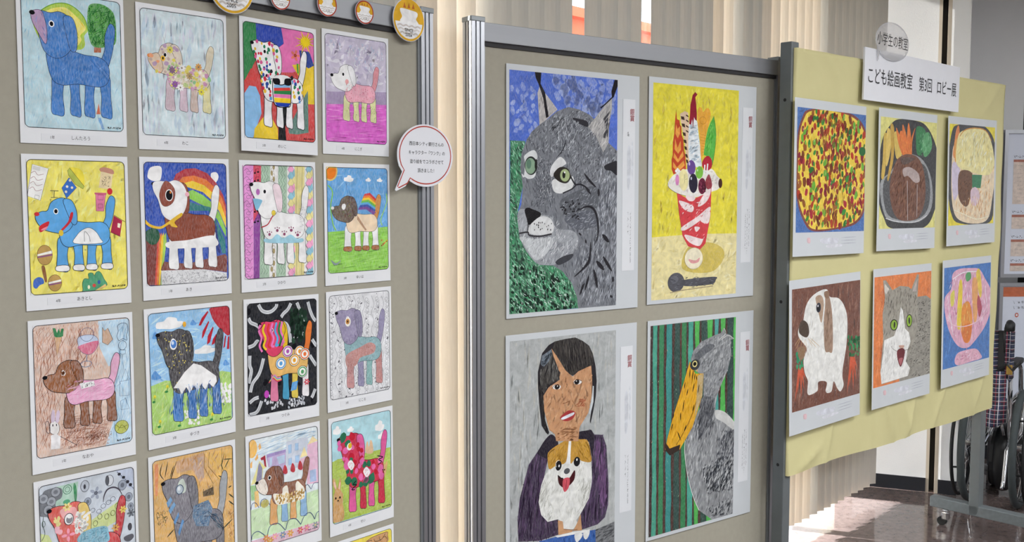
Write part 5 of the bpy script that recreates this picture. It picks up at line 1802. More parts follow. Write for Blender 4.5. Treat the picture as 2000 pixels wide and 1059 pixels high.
    A.F('#4a9ad8', (25,-56,42,-54,37.5,-74.5,20.5,-76.5), 0.3)
    A.T('3年', -48.5, -134, 6.1499999999999995, '#1d1d22', 1.0, 0, 0)
    A.T('つぐみ', -6, -131.5, 7.5, '#1d1d22', 1.0, 0, 0)


def art_s34(A):
    A.BG('#dcdde0', 0.2)
    A.O('#5a5a62', 0.6, -90, 128.5, 4, 4.5)
    A.O('#5a5a62', 0.6, -87, 116, 4, 4.5)
    A.O('#5a5a62', 0.6, -88, 103.5, 4, 4.5)
    A.O('#5a5a62', 0.6, -89.5, 90.5, 4, 4.5)
    A.O('#5a5a62', 0.6, -90.5, 78, 4, 4.5)
    A.O('#5a5a62', 0.6, -87.5, 65, 4, 4.5)
    A.O('#5a5a62', 0.6, -88.5, 52.5, 4, 4.5)
    A.O('#5a5a62', 0.6, -90, 40, 4, 4.5)
    A.O('#5a5a62', 0.6, -91, 27.5, 4, 4.5)
    A.O('#5a5a62', 0.6, -92, 15, 4, 4.5)
    A.O('#5a5a62', 0.6, -89.5, 2, 4, 4.5)
    A.O('#5a5a62', 0.6, -90.5, -10.5, 4, 4.5)
    A.O('#5a5a62', 0.6, -91.5, -23, 4, 4.5)
    A.O('#5a5a62', 0.6, -92.5, -35.5, 4, 4.5)
    A.O('#5a5a62', 0.6, -90, -48.5, 4, 4.5)
    A.O('#5a5a62', 0.6, -91, -61, 4, 4.5)
    A.O('#5a5a62', 0.6, -92, -73.5, 4, 4.5)
    A.O('#5a5a62', 0.6, -93.5, -86, 4, 4.5)
    A.O('#5a5a62', 0.6, -94.5, -98.5, 4, 4.5)
    A.O('#5a5a62', 0.6, -91.5, -112, 4, 4.5)
    A.O('#5a5a62', 0.6, -62.5, 130, 4, 4.5)
    A.O('#5a5a62', 0.6, -59.5, 117, 4, 4.5)
    A.O('#5a5a62', 0.6, -60.5, 104.5, 4, 4.5)
    A.O('#5a5a62', 0.6, -61.5, 91.5, 4, 4.5)
    A.O('#5a5a62', 0.6, -63, 79, 4, 4.5)
    A.O('#5a5a62', 0.6, -60, 66, 4, 4.5)
    A.O('#5a5a62', 0.6, -61, 53.5, 4, 4.5)
    A.O('#5a5a62', 0.6, -62, 40.5, 4, 4.5)
    A.O('#5a5a62', 0.6, -63.5, 28, 4, 4.5)
    A.O('#5a5a62', 0.6, -64.5, 15.5, 4, 4.5)
    A.O('#5a5a62', 0.6, -61.5, 2, 4, 4.5)
    A.O('#5a5a62', 0.6, -62.5, -10.5, 4, 4.5)
    A.O('#5a5a62', 0.6, -64, -23, 4, 4.5)
    A.O('#5a5a62', 0.6, -65, -35.5, 4, 4.5)
    A.O('#5a5a62', 0.6, -62, -49, 4, 4.5)
    A.O('#5a5a62', 0.6, -63.5, -61.5, 4, 4.5)
    A.O('#5a5a62', 0.6, -64.5, -74, 4, 4.5)
    A.O('#5a5a62', 0.6, -65.5, -87, 4, 4.5)
    A.O('#5a5a62', 0.6, -67, -99.5, 4, 4.5)
    A.O('#5a5a62', 0.6, -64, -112.5, 4, 4.5)
    A.O('#5a5a62', 0.6, -33, 129, 4.5, 4.5)
    A.O('#5a5a62', 0.6, -30, 116, 4.5, 4.5)
    A.O('#5a5a62', 0.6, -31.5, 103, 4.5, 4.5)
    A.O('#5a5a62', 0.6, -32.5, 90.5, 4.5, 4.5)
    A.O('#5a5a62', 0.6, -33.5, 77.5, 4.5, 4.5)
    A.O('#5a5a62', 0.6, -30.5, 64.5, 4.5, 4.5)
    A.O('#5a5a62', 0.6, -32, 51.5, 4.5, 4.5)
    A.O('#5a5a62', 0.6, -33, 39, 4.5, 4.5)
    A.O('#5a5a62', 0.6, -34.5, 26, 4.5, 4.5)
    A.O('#5a5a62', 0.6, -35.5, 13.5, 4.5, 4.5)
    A.O('#5a5a62', 0.6, -32.5, 0, 4.5, 4.5)
    A.O('#5a5a62', 0.6, -33.5, -13, 4.5, 4.5)
    A.O('#5a5a62', 0.6, -35, -25.5, 4.5, 4.5)
    A.O('#5a5a62', 0.6, -36, -38.5, 4.5, 4.5)
    A.O('#5a5a62', 0.6, -33, -51.5, 4.5, 4.5)
    A.O('#5a5a62', 0.6, -34, -64.5, 4.5, 4.5)
    A.O('#5a5a62', 0.6, -35.5, -77, 4.5, 4.5)
    A.O('#5a5a62', 0.6, -36.5, -90, 4.5, 4.5)
    A.O('#5a5a62', 0.6, -37.5, -102.5, 4.5, 4.5)
    A.O('#5a5a62', 0.6, -34.5, -116, 4.5, 4.5)
    A.O('#5a5a62', 0.6, -4.5, 122.5, 4.5, 4.5)
    A.O('#5a5a62', 0.6, -1.5, 109, 4.5, 4.5)
    A.O('#5a5a62', 0.6, -2.5, 96.5, 4.5, 4.5)
    A.O('#5a5a62', 0.6, -4, 83.5, 4.5, 4.5)
    A.O('#5a5a62', 0.6, -5, 70.5, 4.5, 4.5)
    A.O('#5a5a62', 0.6, -2, 57, 4.5, 4.5)
    A.O('#5a5a62', 0.6, -3, 44, 4.5, 4.5)
    A.O('#5a5a62', 0.6, -4.5, 31.5, 4.5, 4.5)
    A.O('#5a5a62', 0.6, -5.5, 18.5, 4.5, 4.5)
    A.O('#5a5a62', 0.6, -7, 5.5, 4.5, 4.5)
    A.O('#5a5a62', 0.6, -3.5, -8, 4.5, 4.5)
    A.O('#5a5a62', 0.6, -5, -21, 4.5, 4.5)
    A.O('#5a5a62', 0.6, -6, -33.5, 4.5, 4.5)
    A.O('#5a5a62', 0.6, -7.5, -46.5, 4.5, 4.5)
    A.O('#5a5a62', 0.6, -4.5, -60, 4.5, 4.5)
    A.O('#5a5a62', 0.6, -5.5, -73, 4.5, 4.5)
    A.O('#5a5a62', 0.6, -6.5, -86, 4.5, 4.5)
    A.O('#5a5a62', 0.6, -8, -98.5, 4.5, 4.5)
    A.O('#5a5a62', 0.6, -9, -111.5, 4.5, 4.5)
    A.O('#5a5a62', 0.6, -6, -125, 4.5, 4.5)
    A.O('#5a5a62', 0.6, 22.5, 120.5, 4.5, 4.5)
    A.O('#5a5a62', 0.6, 26, 107, 4.5, 4.5)
    A.O('#5a5a62', 0.6, 24.5, 94, 4.5, 4.5)
    A.O('#5a5a62', 0.6, 23.5, 81, 4.5, 4.5)
    A.O('#5a5a62', 0.6, 22, 68, 4.5, 4.5)
    A.O('#5a5a62', 0.6, 25.5, 54.5, 4.5, 4.5)
    A.O('#5a5a62', 0.6, 24, 41.5, 4.5, 4.5)
    A.O('#5a5a62', 0.6, 23, 28.5, 4.5, 4.5)
    A.O('#5a5a62', 0.6, 21.5, 15.5, 4.5, 4.5)
    A.O('#5a5a62', 0.6, 20.5, 2.5, 4.5, 4.5)
    A.O('#5a5a62', 0.6, 23.5, -11, 4.5, 4.5)
    A.O('#5a5a62', 0.6, 22.5, -24, 4.5, 4.5)
    A.O('#5a5a62', 0.6, 21, -37, 4.5, 4.5)
    A.O('#5a5a62', 0.6, 20, -50, 4.5, 4.5)
    A.O('#5a5a62', 0.6, 23, -63.5, 4.5, 4.5)
    A.O('#5a5a62', 0.6, 22, -76.5, 4.5, 4.5)
    A.O('#5a5a62', 0.6, 20.5, -89.5, 4.5, 4.5)
    A.O('#5a5a62', 0.6, 19.5, -102.5, 4.5, 4.5)
    A.O('#5a5a62', 0.6, 18, -115.5, 4.5, 4.5)
    A.O('#5a5a62', 0.6, 21.5, -129, 4.5, 4.5)
    A.O('#5a5a62', 0.6, 56.5, 120.5, 4.5, 4.5)
    A.O('#5a5a62', 0.6, 59.5, 107, 4.5, 4.5)
    A.O('#5a5a62', 0.6, 58.5, 93.5, 4.5, 4.5)
    A.O('#5a5a62', 0.6, 57, 80.5, 4.5, 4.5)
    A.O('#5a5a62', 0.6, 56, 67.5, 4.5, 4.5)
    A.O('#5a5a62', 0.6, 59, 53.5, 4.5, 4.5)
    A.O('#5a5a62', 0.6, 58, 40.5, 4.5, 4.5)
    A.O('#5a5a62', 0.6, 56.5, 27.5, 4.5, 4.5)
    A.O('#5a5a62', 0.6, 55.5, 14, 4.5, 4.5)
    A.O('#5a5a62', 0.6, 54, 1, 4.5, 4.5)
    A.O('#5a5a62', 0.6, 57.5, -12.5, 4.5, 4.5)
    A.O('#5a5a62', 0.6, 56, -25.5, 4.5, 4.5)
    A.O('#5a5a62', 0.6, 55, -39, 4.5, 4.5)
    A.O('#5a5a62', 0.6, 53.5, -52, 4.5, 4.5)
    A.O('#5a5a62', 0.6, 57, -66, 4.5, 4.5)
    A.O('#5a5a62', 0.6, 55.5, -79, 4.5, 4.5)
    A.O('#5a5a62', 0.6, 54.5, -92, 4.5, 4.5)
    A.O('#5a5a62', 0.6, 53, -105, 4.5, 4.5)
    A.O('#5a5a62', 0.6, 52, -118.5, 4.5, 4.5)
    A.O('#5a5a62', 0.6, 55, -132, 4.5, 4.5)
    A.O('#5a5a62', 0.6, 89, 117, 4.5, 4.5)
    A.O('#5a5a62', 0.6, 92, 103, 4.5, 4.5)
    A.O('#5a5a62', 0.6, 91, 90, 4.5, 4.5)
    A.O('#5a5a62', 0.6, 89.5, 76.5, 4.5, 4.5)
    A.O('#5a5a62', 0.6, 88.5, 63, 4.5, 4.5)
    A.O('#5a5a62', 0.6, 91.5, 49.5, 4.5, 4.5)
    A.O('#5a5a62', 0.6, 90.5, 36, 4.5, 4.5)
    A.O('#5a5a62', 0.6, 89, 23, 4.5, 4.5)
    A.O('#5a5a62', 0.6, 88, 9.5, 4.5, 4.5)
    A.O('#5a5a62', 0.6, 86.5, -3.5, 4.5, 4.5)
    A.O('#5a5a62', 0.6, 90, -17.5, 4.5, 4.5)
    A.O('#5a5a62', 0.6, 88.5, -31, 4.5, 4.5)
    A.O('#5a5a62', 0.6, 87.5, -44, 4.5, 4.5)
    A.O('#5a5a62', 0.6, 86, -57.5, 4.5, 4.5)
    A.O('#5a5a62', 0.6, 89.5, -71, 4.5, 4.5)
    A.O('#5a5a62', 0.6, 88, -84.5, 4.5, 4.5)
    A.O('#5a5a62', 0.6, 87, -98, 4.5, 4.5)
    A.O('#5a5a62', 0.6, 85.5, -111, 4.5, 4.5)
    A.O('#5a5a62', 0.6, 84.5, -124.5, 4.5, 4.5)
    A.O('#5a5a62', 0.6, 87.5, -138.5, 4.5, 4.5)
    A.L('#4a4a52', 0.6, (-93.5,124,-88.5,121,-82.5,124.5), 1)
    A.L('#4a4a52', 0.6, (-94,111,-88.5,108.5,-82.5,112), 1)
    A.L('#4a4a52', 0.6, (-94,98.5,-89,96,-83,99), 1)
    A.L('#4a4a52', 0.6, (-94.5,86,-89,83.5,-83,86.5), 1)
    A.L('#4a4a52', 0.6, (-94.5,73.5,-89.5,70.5,-83.5,74), 1)
    A.L('#4a4a52', 0.6, (-95,60.5,-89.5,58,-83.5,61), 1)
    A.L('#4a4a52', 0.6, (-95,48,-90,45.5,-84,48.5), 1)
    A.L('#4a4a52', 0.6, (-95.5,35.5,-90,32.5,-84,36), 1)
    A.L('#4a4a52', 0.6, (-95.5,23,-90.5,20,-84.5,23), 1)
    A.L('#4a4a52', 0.6, (-96,10.5,-90.5,7.5,-84.5,10.5), 1)
    A.L('#4a4a52', 0.6, (-96,-2.5,-91,-5,-85,-2), 1)
    A.L('#4a4a52', 0.6, (-96.5,-15,-91,-18,-85,-15), 1)
    A.L('#4a4a52', 0.6, (-96.5,-27.5,-91.5,-30.5,-85.5,-27.5), 1)
    A.L('#4a4a52', 0.6, (-97,-40,-91.5,-43,-85.5,-40), 1)
    A.L('#4a4a52', 0.6, (-97,-53,-92,-56,-86,-53), 1)
    A.L('#4a4a52', 0.6, (-97.5,-65.5,-92,-68.5,-86,-65.5), 1)
    A.L('#4a4a52', 0.6, (-97.5,-78,-92.5,-81,-86.5,-78.5), 1)
    A.L('#4a4a52', 0.6, (-98,-90.5,-92.5,-94,-86.5,-91), 1)
    A.L('#4a4a52', 0.6, (-98,-103.5,-93,-106.5,-87,-103.5), 1)
    A.L('#4a4a52', 0.6, (-98.5,-116,-93,-119,-87,-116.5), 1)
    A.L('#4a4a52', 0.6, (-66,125,-60.5,122.5,-54.5,126), 1)
    A.L('#4a4a52', 0.6, (-66.5,112.5,-61,109.5,-54.5,113), 1)
    A.L('#4a4a52', 0.6, (-66.5,99.5,-61,97,-55,100), 1)
    A.L('#4a4a52', 0.6, (-67,87,-61.5,84,-55,87.5), 1)
    A.L('#4a4a52', 0.6, (-67,74,-61.5,71.5,-55.5,74.5), 1)
    A.L('#4a4a52', 0.6, (-67.5,61.5,-62,58.5,-55.5,62), 1)
    A.L('#4a4a52', 0.6, (-67.5,48.5,-62,46,-56,49), 1)
    A.L('#4a4a52', 0.6, (-68,36,-62.5,33,-56,36.5), 1)
    A.L('#4a4a52', 0.6, (-68,23.5,-62.5,20.5,-56.5,23.5), 1)
    A.L('#4a4a52', 0.6, (-68.5,10.5,-63,7.5,-56.5,10.5), 1)
    A.L('#4a4a52', 0.6, (-68.5,-2,-63,-5,-57,-2), 1)
    A.L('#4a4a52', 0.6, (-69,-15,-63.5,-18,-57,-15), 1)
    A.L('#4a4a52', 0.6, (-69,-27.5,-63.5,-30.5,-57.5,-27.5), 1)
    A.L('#4a4a52', 0.6, (-69.5,-40.5,-64,-43.5,-57.5,-40.5), 1)
    A.L('#4a4a52', 0.6, (-69.5,-53,-64,-56,-58,-53), 1)
    A.L('#4a4a52', 0.6, (-70,-66,-64.5,-69,-58,-66), 1)
    A.L('#4a4a52', 0.6, (-70,-78.5,-64.5,-81.5,-58.5,-79), 1)
    A.L('#4a4a52', 0.6, (-70.5,-91.5,-65,-94.5,-58.5,-91.5), 1)
    A.L('#4a4a52', 0.6, (-70.5,-104,-65,-107.5,-59,-104.5), 1)
    A.L('#4a4a52', 0.6, (-71,-117,-65.5,-120,-59,-117), 1)
    A.L('#4a4a52', 0.6, (-37,124,-31.5,121.5,-25,125), 1)
    A.L('#4a4a52', 0.6, (-37.5,111.5,-31.5,108.5,-25.5,112), 1)
    A.L('#4a4a52', 0.6, (-37.5,98.5,-32,95.5,-25.5,99), 1)
    A.L('#4a4a52', 0.6, (-38,85.5,-32,83,-26,86), 1)
    A.L('#4a4a52', 0.6, (-38,72.5,-32.5,70,-26,73), 1)
    A.L('#4a4a52', 0.6, (-38.5,60,-32.5,57,-26.5,60), 1)
    A.L('#4a4a52', 0.6, (-38.5,47,-33,44,-26.5,47.5), 1)
    A.L('#4a4a52', 0.6, (-39,34,-33,31.5,-27,34.5), 1)
    A.L('#4a4a52', 0.6, (-39,21.5,-33.5,18.5,-27,21.5), 1)
    A.L('#4a4a52', 0.6, (-39.5,8.5,-33.5,5.5,-27.5,8.5), 1)
    A.L('#4a4a52', 0.6, (-39.5,-4.5,-34,-7.5,-27.5,-4.5), 1)
    A.L('#4a4a52', 0.6, (-40,-17.5,-34,-20.5,-28,-17), 1)
    A.L('#4a4a52', 0.6, (-40,-30,-34.5,-33,-28,-30), 1)
    A.L('#4a4a52', 0.6, (-40.5,-43,-34.5,-46,-28.5,-43), 1)
    A.L('#4a4a52', 0.6, (-40.5,-56,-35,-59,-28.5,-56), 1)
    A.L('#4a4a52', 0.6, (-41,-69,-35,-72,-29,-69), 1)
    A.L('#4a4a52', 0.6, (-41,-81.5,-35.5,-84.5,-29,-82), 1)
    A.L('#4a4a52', 0.6, (-41.5,-94.5,-35.5,-97.5,-29.5,-94.5), 1)
    A.L('#4a4a52', 0.6, (-41.5,-107.5,-36,-110.5,-29.5,-107.5), 1)
    A.L('#4a4a52', 0.6, (-42,-120.5,-36,-123.5,-30,-120.5), 1)
    A.L('#4a4a52', 0.6, (-8.5,117.5,-3,114.5,3.5,118), 1)
    A.L('#4a4a52', 0.6, (-9,104.5,-3,101.5,3.5,105), 1)
    A.L('#4a4a52', 0.6, (-9,91.5,-3.5,88.5,3,92), 1)
    A.L('#4a4a52', 0.6, (-9.5,78.5,-3.5,75.5,3,79), 1)
    A.L('#4a4a52', 0.6, (-9.5,65.5,-4,62.5,2.5,66), 1)
    A.L('#4a4a52', 0.6, (-10,52.5,-4,49.5,2.5,53), 1)
    A.L('#4a4a52', 0.6, (-10,39.5,-4.5,36.5,2,40), 1)
    A.L('#4a4a52', 0.6, (-10.5,26.5,-4.5,23.5,2,27), 1)
    A.L('#4a4a52', 0.6, (-10.5,13.5,-5,10.5,1.5,14), 1)
    A.L('#4a4a52', 0.6, (-11,0.5,-5,-2.5,1.5,1), 1)
    A.L('#4a4a52', 0.6, (-11,-12.5,-5.5,-15.5,1,-12), 1)
    A.L('#4a4a52', 0.6, (-11.5,-25.5,-5.5,-28.5,1,-25.5), 1)
    A.L('#4a4a52', 0.6, (-11.5,-38.5,-6,-41.5,0.5,-38.5), 1)
    A.L('#4a4a52', 0.6, (-12,-51.5,-6,-54.5,0.5,-51.5), 1)
    A.L('#4a4a52', 0.6, (-12,-64.5,-6.5,-67.5,0,-64.5), 1)
    A.L('#4a4a52', 0.6, (-12.5,-77.5,-6.5,-80.5,0,-77.5), 1)
    A.L('#4a4a52', 0.6, (-12.5,-90.5,-7,-93.5,-0.5,-90.5), 1)
    A.L('#4a4a52', 0.6, (-13,-103.5,-7,-106.5,-1,-103.5), 1)
    A.L('#4a4a52', 0.6, (-13,-116.5,-7.5,-119.5,-1,-116.5), 1)
    A.L('#4a4a52', 0.6, (-13.5,-129.5,-7.5,-132.5,-1.5,-129.5), 1)
    A.L('#4a4a52', 0.6, (18.5,115.5,24.5,112.5,31,116), 1)
    A.L('#4a4a52', 0.6, (18.5,102.5,24,99.5,30.5,103), 1)
    A.L('#4a4a52', 0.6, (18,89,24,86.5,30.5,89.5), 1)
    A.L('#4a4a52', 0.6, (18,76,23.5,73.5,30,76.5), 1)
    A.L('#4a4a52', 0.6, (17.5,63,23.5,60,30,63.5), 1)
    A.L('#4a4a52', 0.6, (17.5,50,23,47,29.5,50.5), 1)
    A.L('#4a4a52', 0.6, (17,37,23,34,29.5,37), 1)
    A.L('#4a4a52', 0.6, (17,23.5,22.5,21,29,24), 1)
    A.L('#4a4a52', 0.6, (16.5,10.5,22.5,7.5,29,11), 1)
    A.L('#4a4a52', 0.6, (16.5,-2.5,22,-5.5,28.5,-2.5), 1)
    A.L('#4a4a52', 0.6, (16,-15.5,22,-18.5,28.5,-15.5), 1)
    A.L('#4a4a52', 0.6, (16,-28.5,21.5,-31.5,28,-28.5), 1)
    A.L('#4a4a52', 0.6, (15.5,-42,21.5,-45,28,-42), 1)
    A.L('#4a4a52', 0.6, (15.5,-55,21,-58,27.5,-55), 1)
    A.L('#4a4a52', 0.6, (15,-68,21,-71,27.5,-68), 1)
    A.L('#4a4a52', 0.6, (15,-81,20.5,-84,27,-81), 1)
    A.L('#4a4a52', 0.6, (14.5,-94,20.5,-97.5,27,-94.5), 1)
    A.L('#4a4a52', 0.6, (14.5,-107.5,20,-110.5,26.5,-107.5), 1)
    A.L('#4a4a52', 0.6, (14,-120.5,20,-123.5,26.5,-120.5), 1)
    A.L('#4a4a52', 0.6, (14,-133.5,19.5,-136.5,26,-134), 1)
    A.L('#4a4a52', 0.6, (52.5,115,58.5,112.5,65,116), 1)
    A.L('#4a4a52', 0.6, (52,102,58,99,64.5,102.5), 1)
    A.L('#4a4a52', 0.6, (52,88.5,58,86,64.5,89.5), 1)
    A.L('#4a4a52', 0.6, (51.5,75.5,57.5,72.5,64,76), 1)
    A.L('#4a4a52', 0.6, (51.5,62.5,57.5,59.5,64,62.5), 1)
    A.L('#4a4a52', 0.6, (51,49,57,46,63.5,49.5), 1)
    A.L('#4a4a52', 0.6, (51,36,57,33,63.5,36), 1)
    A.L('#4a4a52', 0.6, (50.5,22.5,56.5,19.5,63,23), 1)
    A.L('#4a4a52', 0.6, (50.5,9.5,56.5,6.5,63,9.5), 1)
    A.L('#4a4a52', 0.6, (50,-4,56,-7,62.5,-4), 1)
    A.L('#4a4a52', 0.6, (50,-17,56,-20,62.5,-17), 1)
    A.L('#4a4a52', 0.6, (49.5,-30.5,55.5,-33.5,62,-30.5), 1)
    A.L('#4a4a52', 0.6, (49.5,-43.5,55.5,-47,62,-43.5), 1)
    A.L('#4a4a52', 0.6, (49,-57,55,-60,61.5,-57), 1)
    A.L('#4a4a52', 0.6, (49,-70,54.5,-73.5,61.5,-70.5), 1)
    A.L('#4a4a52', 0.6, (48.5,-83.5,54.5,-86.5,61,-83.5), 1)
    A.L('#4a4a52', 0.6, (48.5,-96.5,54,-100,61,-97), 1)
    A.L('#4a4a52', 0.6, (48,-110,54,-113,60.5,-110), 1)
    A.L('#4a4a52', 0.6, (47.5,-123,53.5,-126.5,60.5,-123.5), 1)
    A.L('#4a4a52', 0.6, (47.5,-136.5,53.5,-139.5,60,-137), 1)
    A.L('#4a4a52', 0.6, (84.5,111.5,91,109,97.5,112), 1)
    A.L('#4a4a52', 0.6, (84.5,98,90.5,95.5,97.5,99), 1)
    A.L('#4a4a52', 0.6, (84,85,90.5,82,97,85.5), 1)
    A.L('#4a4a52', 0.6, (84,71.5,90,68.5,97,72), 1)
    A.L('#4a4a52', 0.6, (83.5,58,90,55,96.5,58.5), 1)
    A.L('#4a4a52', 0.6, (83.5,45,89.5,42,96.5,45), 1)
    A.L('#4a4a52', 0.6, (83,31.5,89,28.5,96,31.5), 1)
    A.L('#4a4a52', 0.6, (83,18,89,15,95.5,18), 1)
    A.L('#4a4a52', 0.6, (82.5,4.5,88.5,1.5,95.5,5), 1)
    A.L('#4a4a52', 0.6, (82.5,-9,88.5,-12,95,-8.5), 1)
    A.L('#4a4a52', 0.6, (82,-22,88,-25,95,-22), 1)
    A.L('#4a4a52', 0.6, (82,-35.5,88,-38.5,94.5,-35.5), 1)
    A.L('#4a4a52', 0.6, (81.5,-49,87.5,-52,94.5,-49), 1)
    A.L('#4a4a52', 0.6, (81.5,-62.5,87.5,-65.5,94,-62.5), 1)
    A.L('#4a4a52', 0.6, (81,-75.5,87,-79,94,-76), 1)
    A.L('#4a4a52', 0.6, (81,-89,87,-92.5,93.5,-89), 1)
    A.L('#4a4a52', 0.6, (80.5,-102.5,86.5,-105.5,93.5,-102.5), 1)
    A.L('#4a4a52', 0.6, (80.5,-116,86.5,-119,93,-116), 1)
    A.L('#4a4a52', 0.6, (80,-129,86,-132.5,93,-129.5), 1)
    A.L('#4a4a52', 0.6, (80,-142.5,86,-146,92.5,-143), 1)
    A.L('#5f5f68', 0.7, (-78.5,137.5,-70.5,116,-79,96,-71.5,74,-80,54,-72,32.5,-81,12.5,-73,-9.5,-81.5,-29.5,-73.5,-51.5,-82.5,-71.5,-74.5,-93.5), 1)
    A.L('#5f5f68', 0.7, (-48,135.5,-40,113.5,-49,93.5,-41,71.5,-50,51,-42,29,-50.5,9,-42.5,-13,-51.5,-33.5,-43.5,-55.5,-52.5,-75.5,-44.5,-98), 1)
    A.L('#5f5f68', 0.7, (-20,133.5,-11.5,111.5,-20.5,91,-12.5,69,-21.5,48.5,-13,26,-22.5,5.5,-14,-16.5,-23,-37,-15,-59.5,-24,-79.5,-15.5,-102), 1)
    A.L('#5f5f68', 0.7, (9,131.5,17.5,109.5,8.5,88.5,16.5,66,7.5,45.5,16,23,6.5,2.5,15,-20,6,-40.5,14,-63,5,-83.5,13.5,-106.5), 1)
    A.L('#5f5f68', 0.7, (38.5,129.5,47,107,38,86,46.5,63.5,37,42.5,45.5,20,36,-1,44.5,-23.5,35.5,-44,44,-67,34.5,-87.5,43,-110.5), 1)
    A.L('#5f5f68', 0.7, (71,127,80,104.5,70.5,83.5,79,60.5,69.5,39.5,78.5,16.5,68.5,-4.5,77.5,-27.5,68,-48.5,76.5,-71.5,67,-92,75.5,-115.5), 1)
    A.B(None, ['#4a4a52', '#6a6a72'], 70, 1, 2.2, 1.8, 60, 80)
    A.H(None, ['#55555e', '#80808a'], 260, 8, 0.5, 60, 90)
    bp, hp = A.dog(-85, -97, 84.5, 113, 1, '#8f86a6', '#84aab0', ['#bd8684', '#8b86a8', '#82b0ae', '#bd827e'], tail='#8f88aa', g=0.25, ear='#7f7898')
    A.H(bp, ['#3a4a58', '#5a3a44', '#3a5a5a'], 170, 7, .6, 40, 90)
    A.F('#b9847e', (-45,-13.5,1,2.5,30.5,10.5,50,0.5,42.5,-18,0.5,-24.5,-14.5,-42,-41,-46), 0.25, 1)
    A.H((-45,-13.5,1,2.5,30.5,10.5,50,0.5,42.5,-18,0.5,-24.5,-14.5,-42,-41,-46), ['#7a3a3a', '#8a4a48'], 70, 6, 0.6, 40, 90)
    A.H(hp, ['#4a4460', '#5c5674', '#a8a0ba'], 120, 8, .6, 60, 60)
    A.H((-52.5,-48.5,79.5,-61.5,83.5,-101.5,-58,-85.5), ['#6a3a40', '#3a5a5a', '#4a4468'], 90, 6, 0.6, 60, 80)
    A.E('#e8e4dc', -38.5, 69.5, 9, 11.5)
    A.E('#c08a4a', -39.5, 70.5, 6, 7)
    A.E('#4a3020', -39.5, 70.5, 2.5, 3)
    A.T('3年', -49.5, -133.5, 6.1499999999999995, '#1d1d22', 1.0, 0, 0)
    A.T('にこる', -7.5, -135, 7.5, '#1d1d22', 1.0, 0, 0)


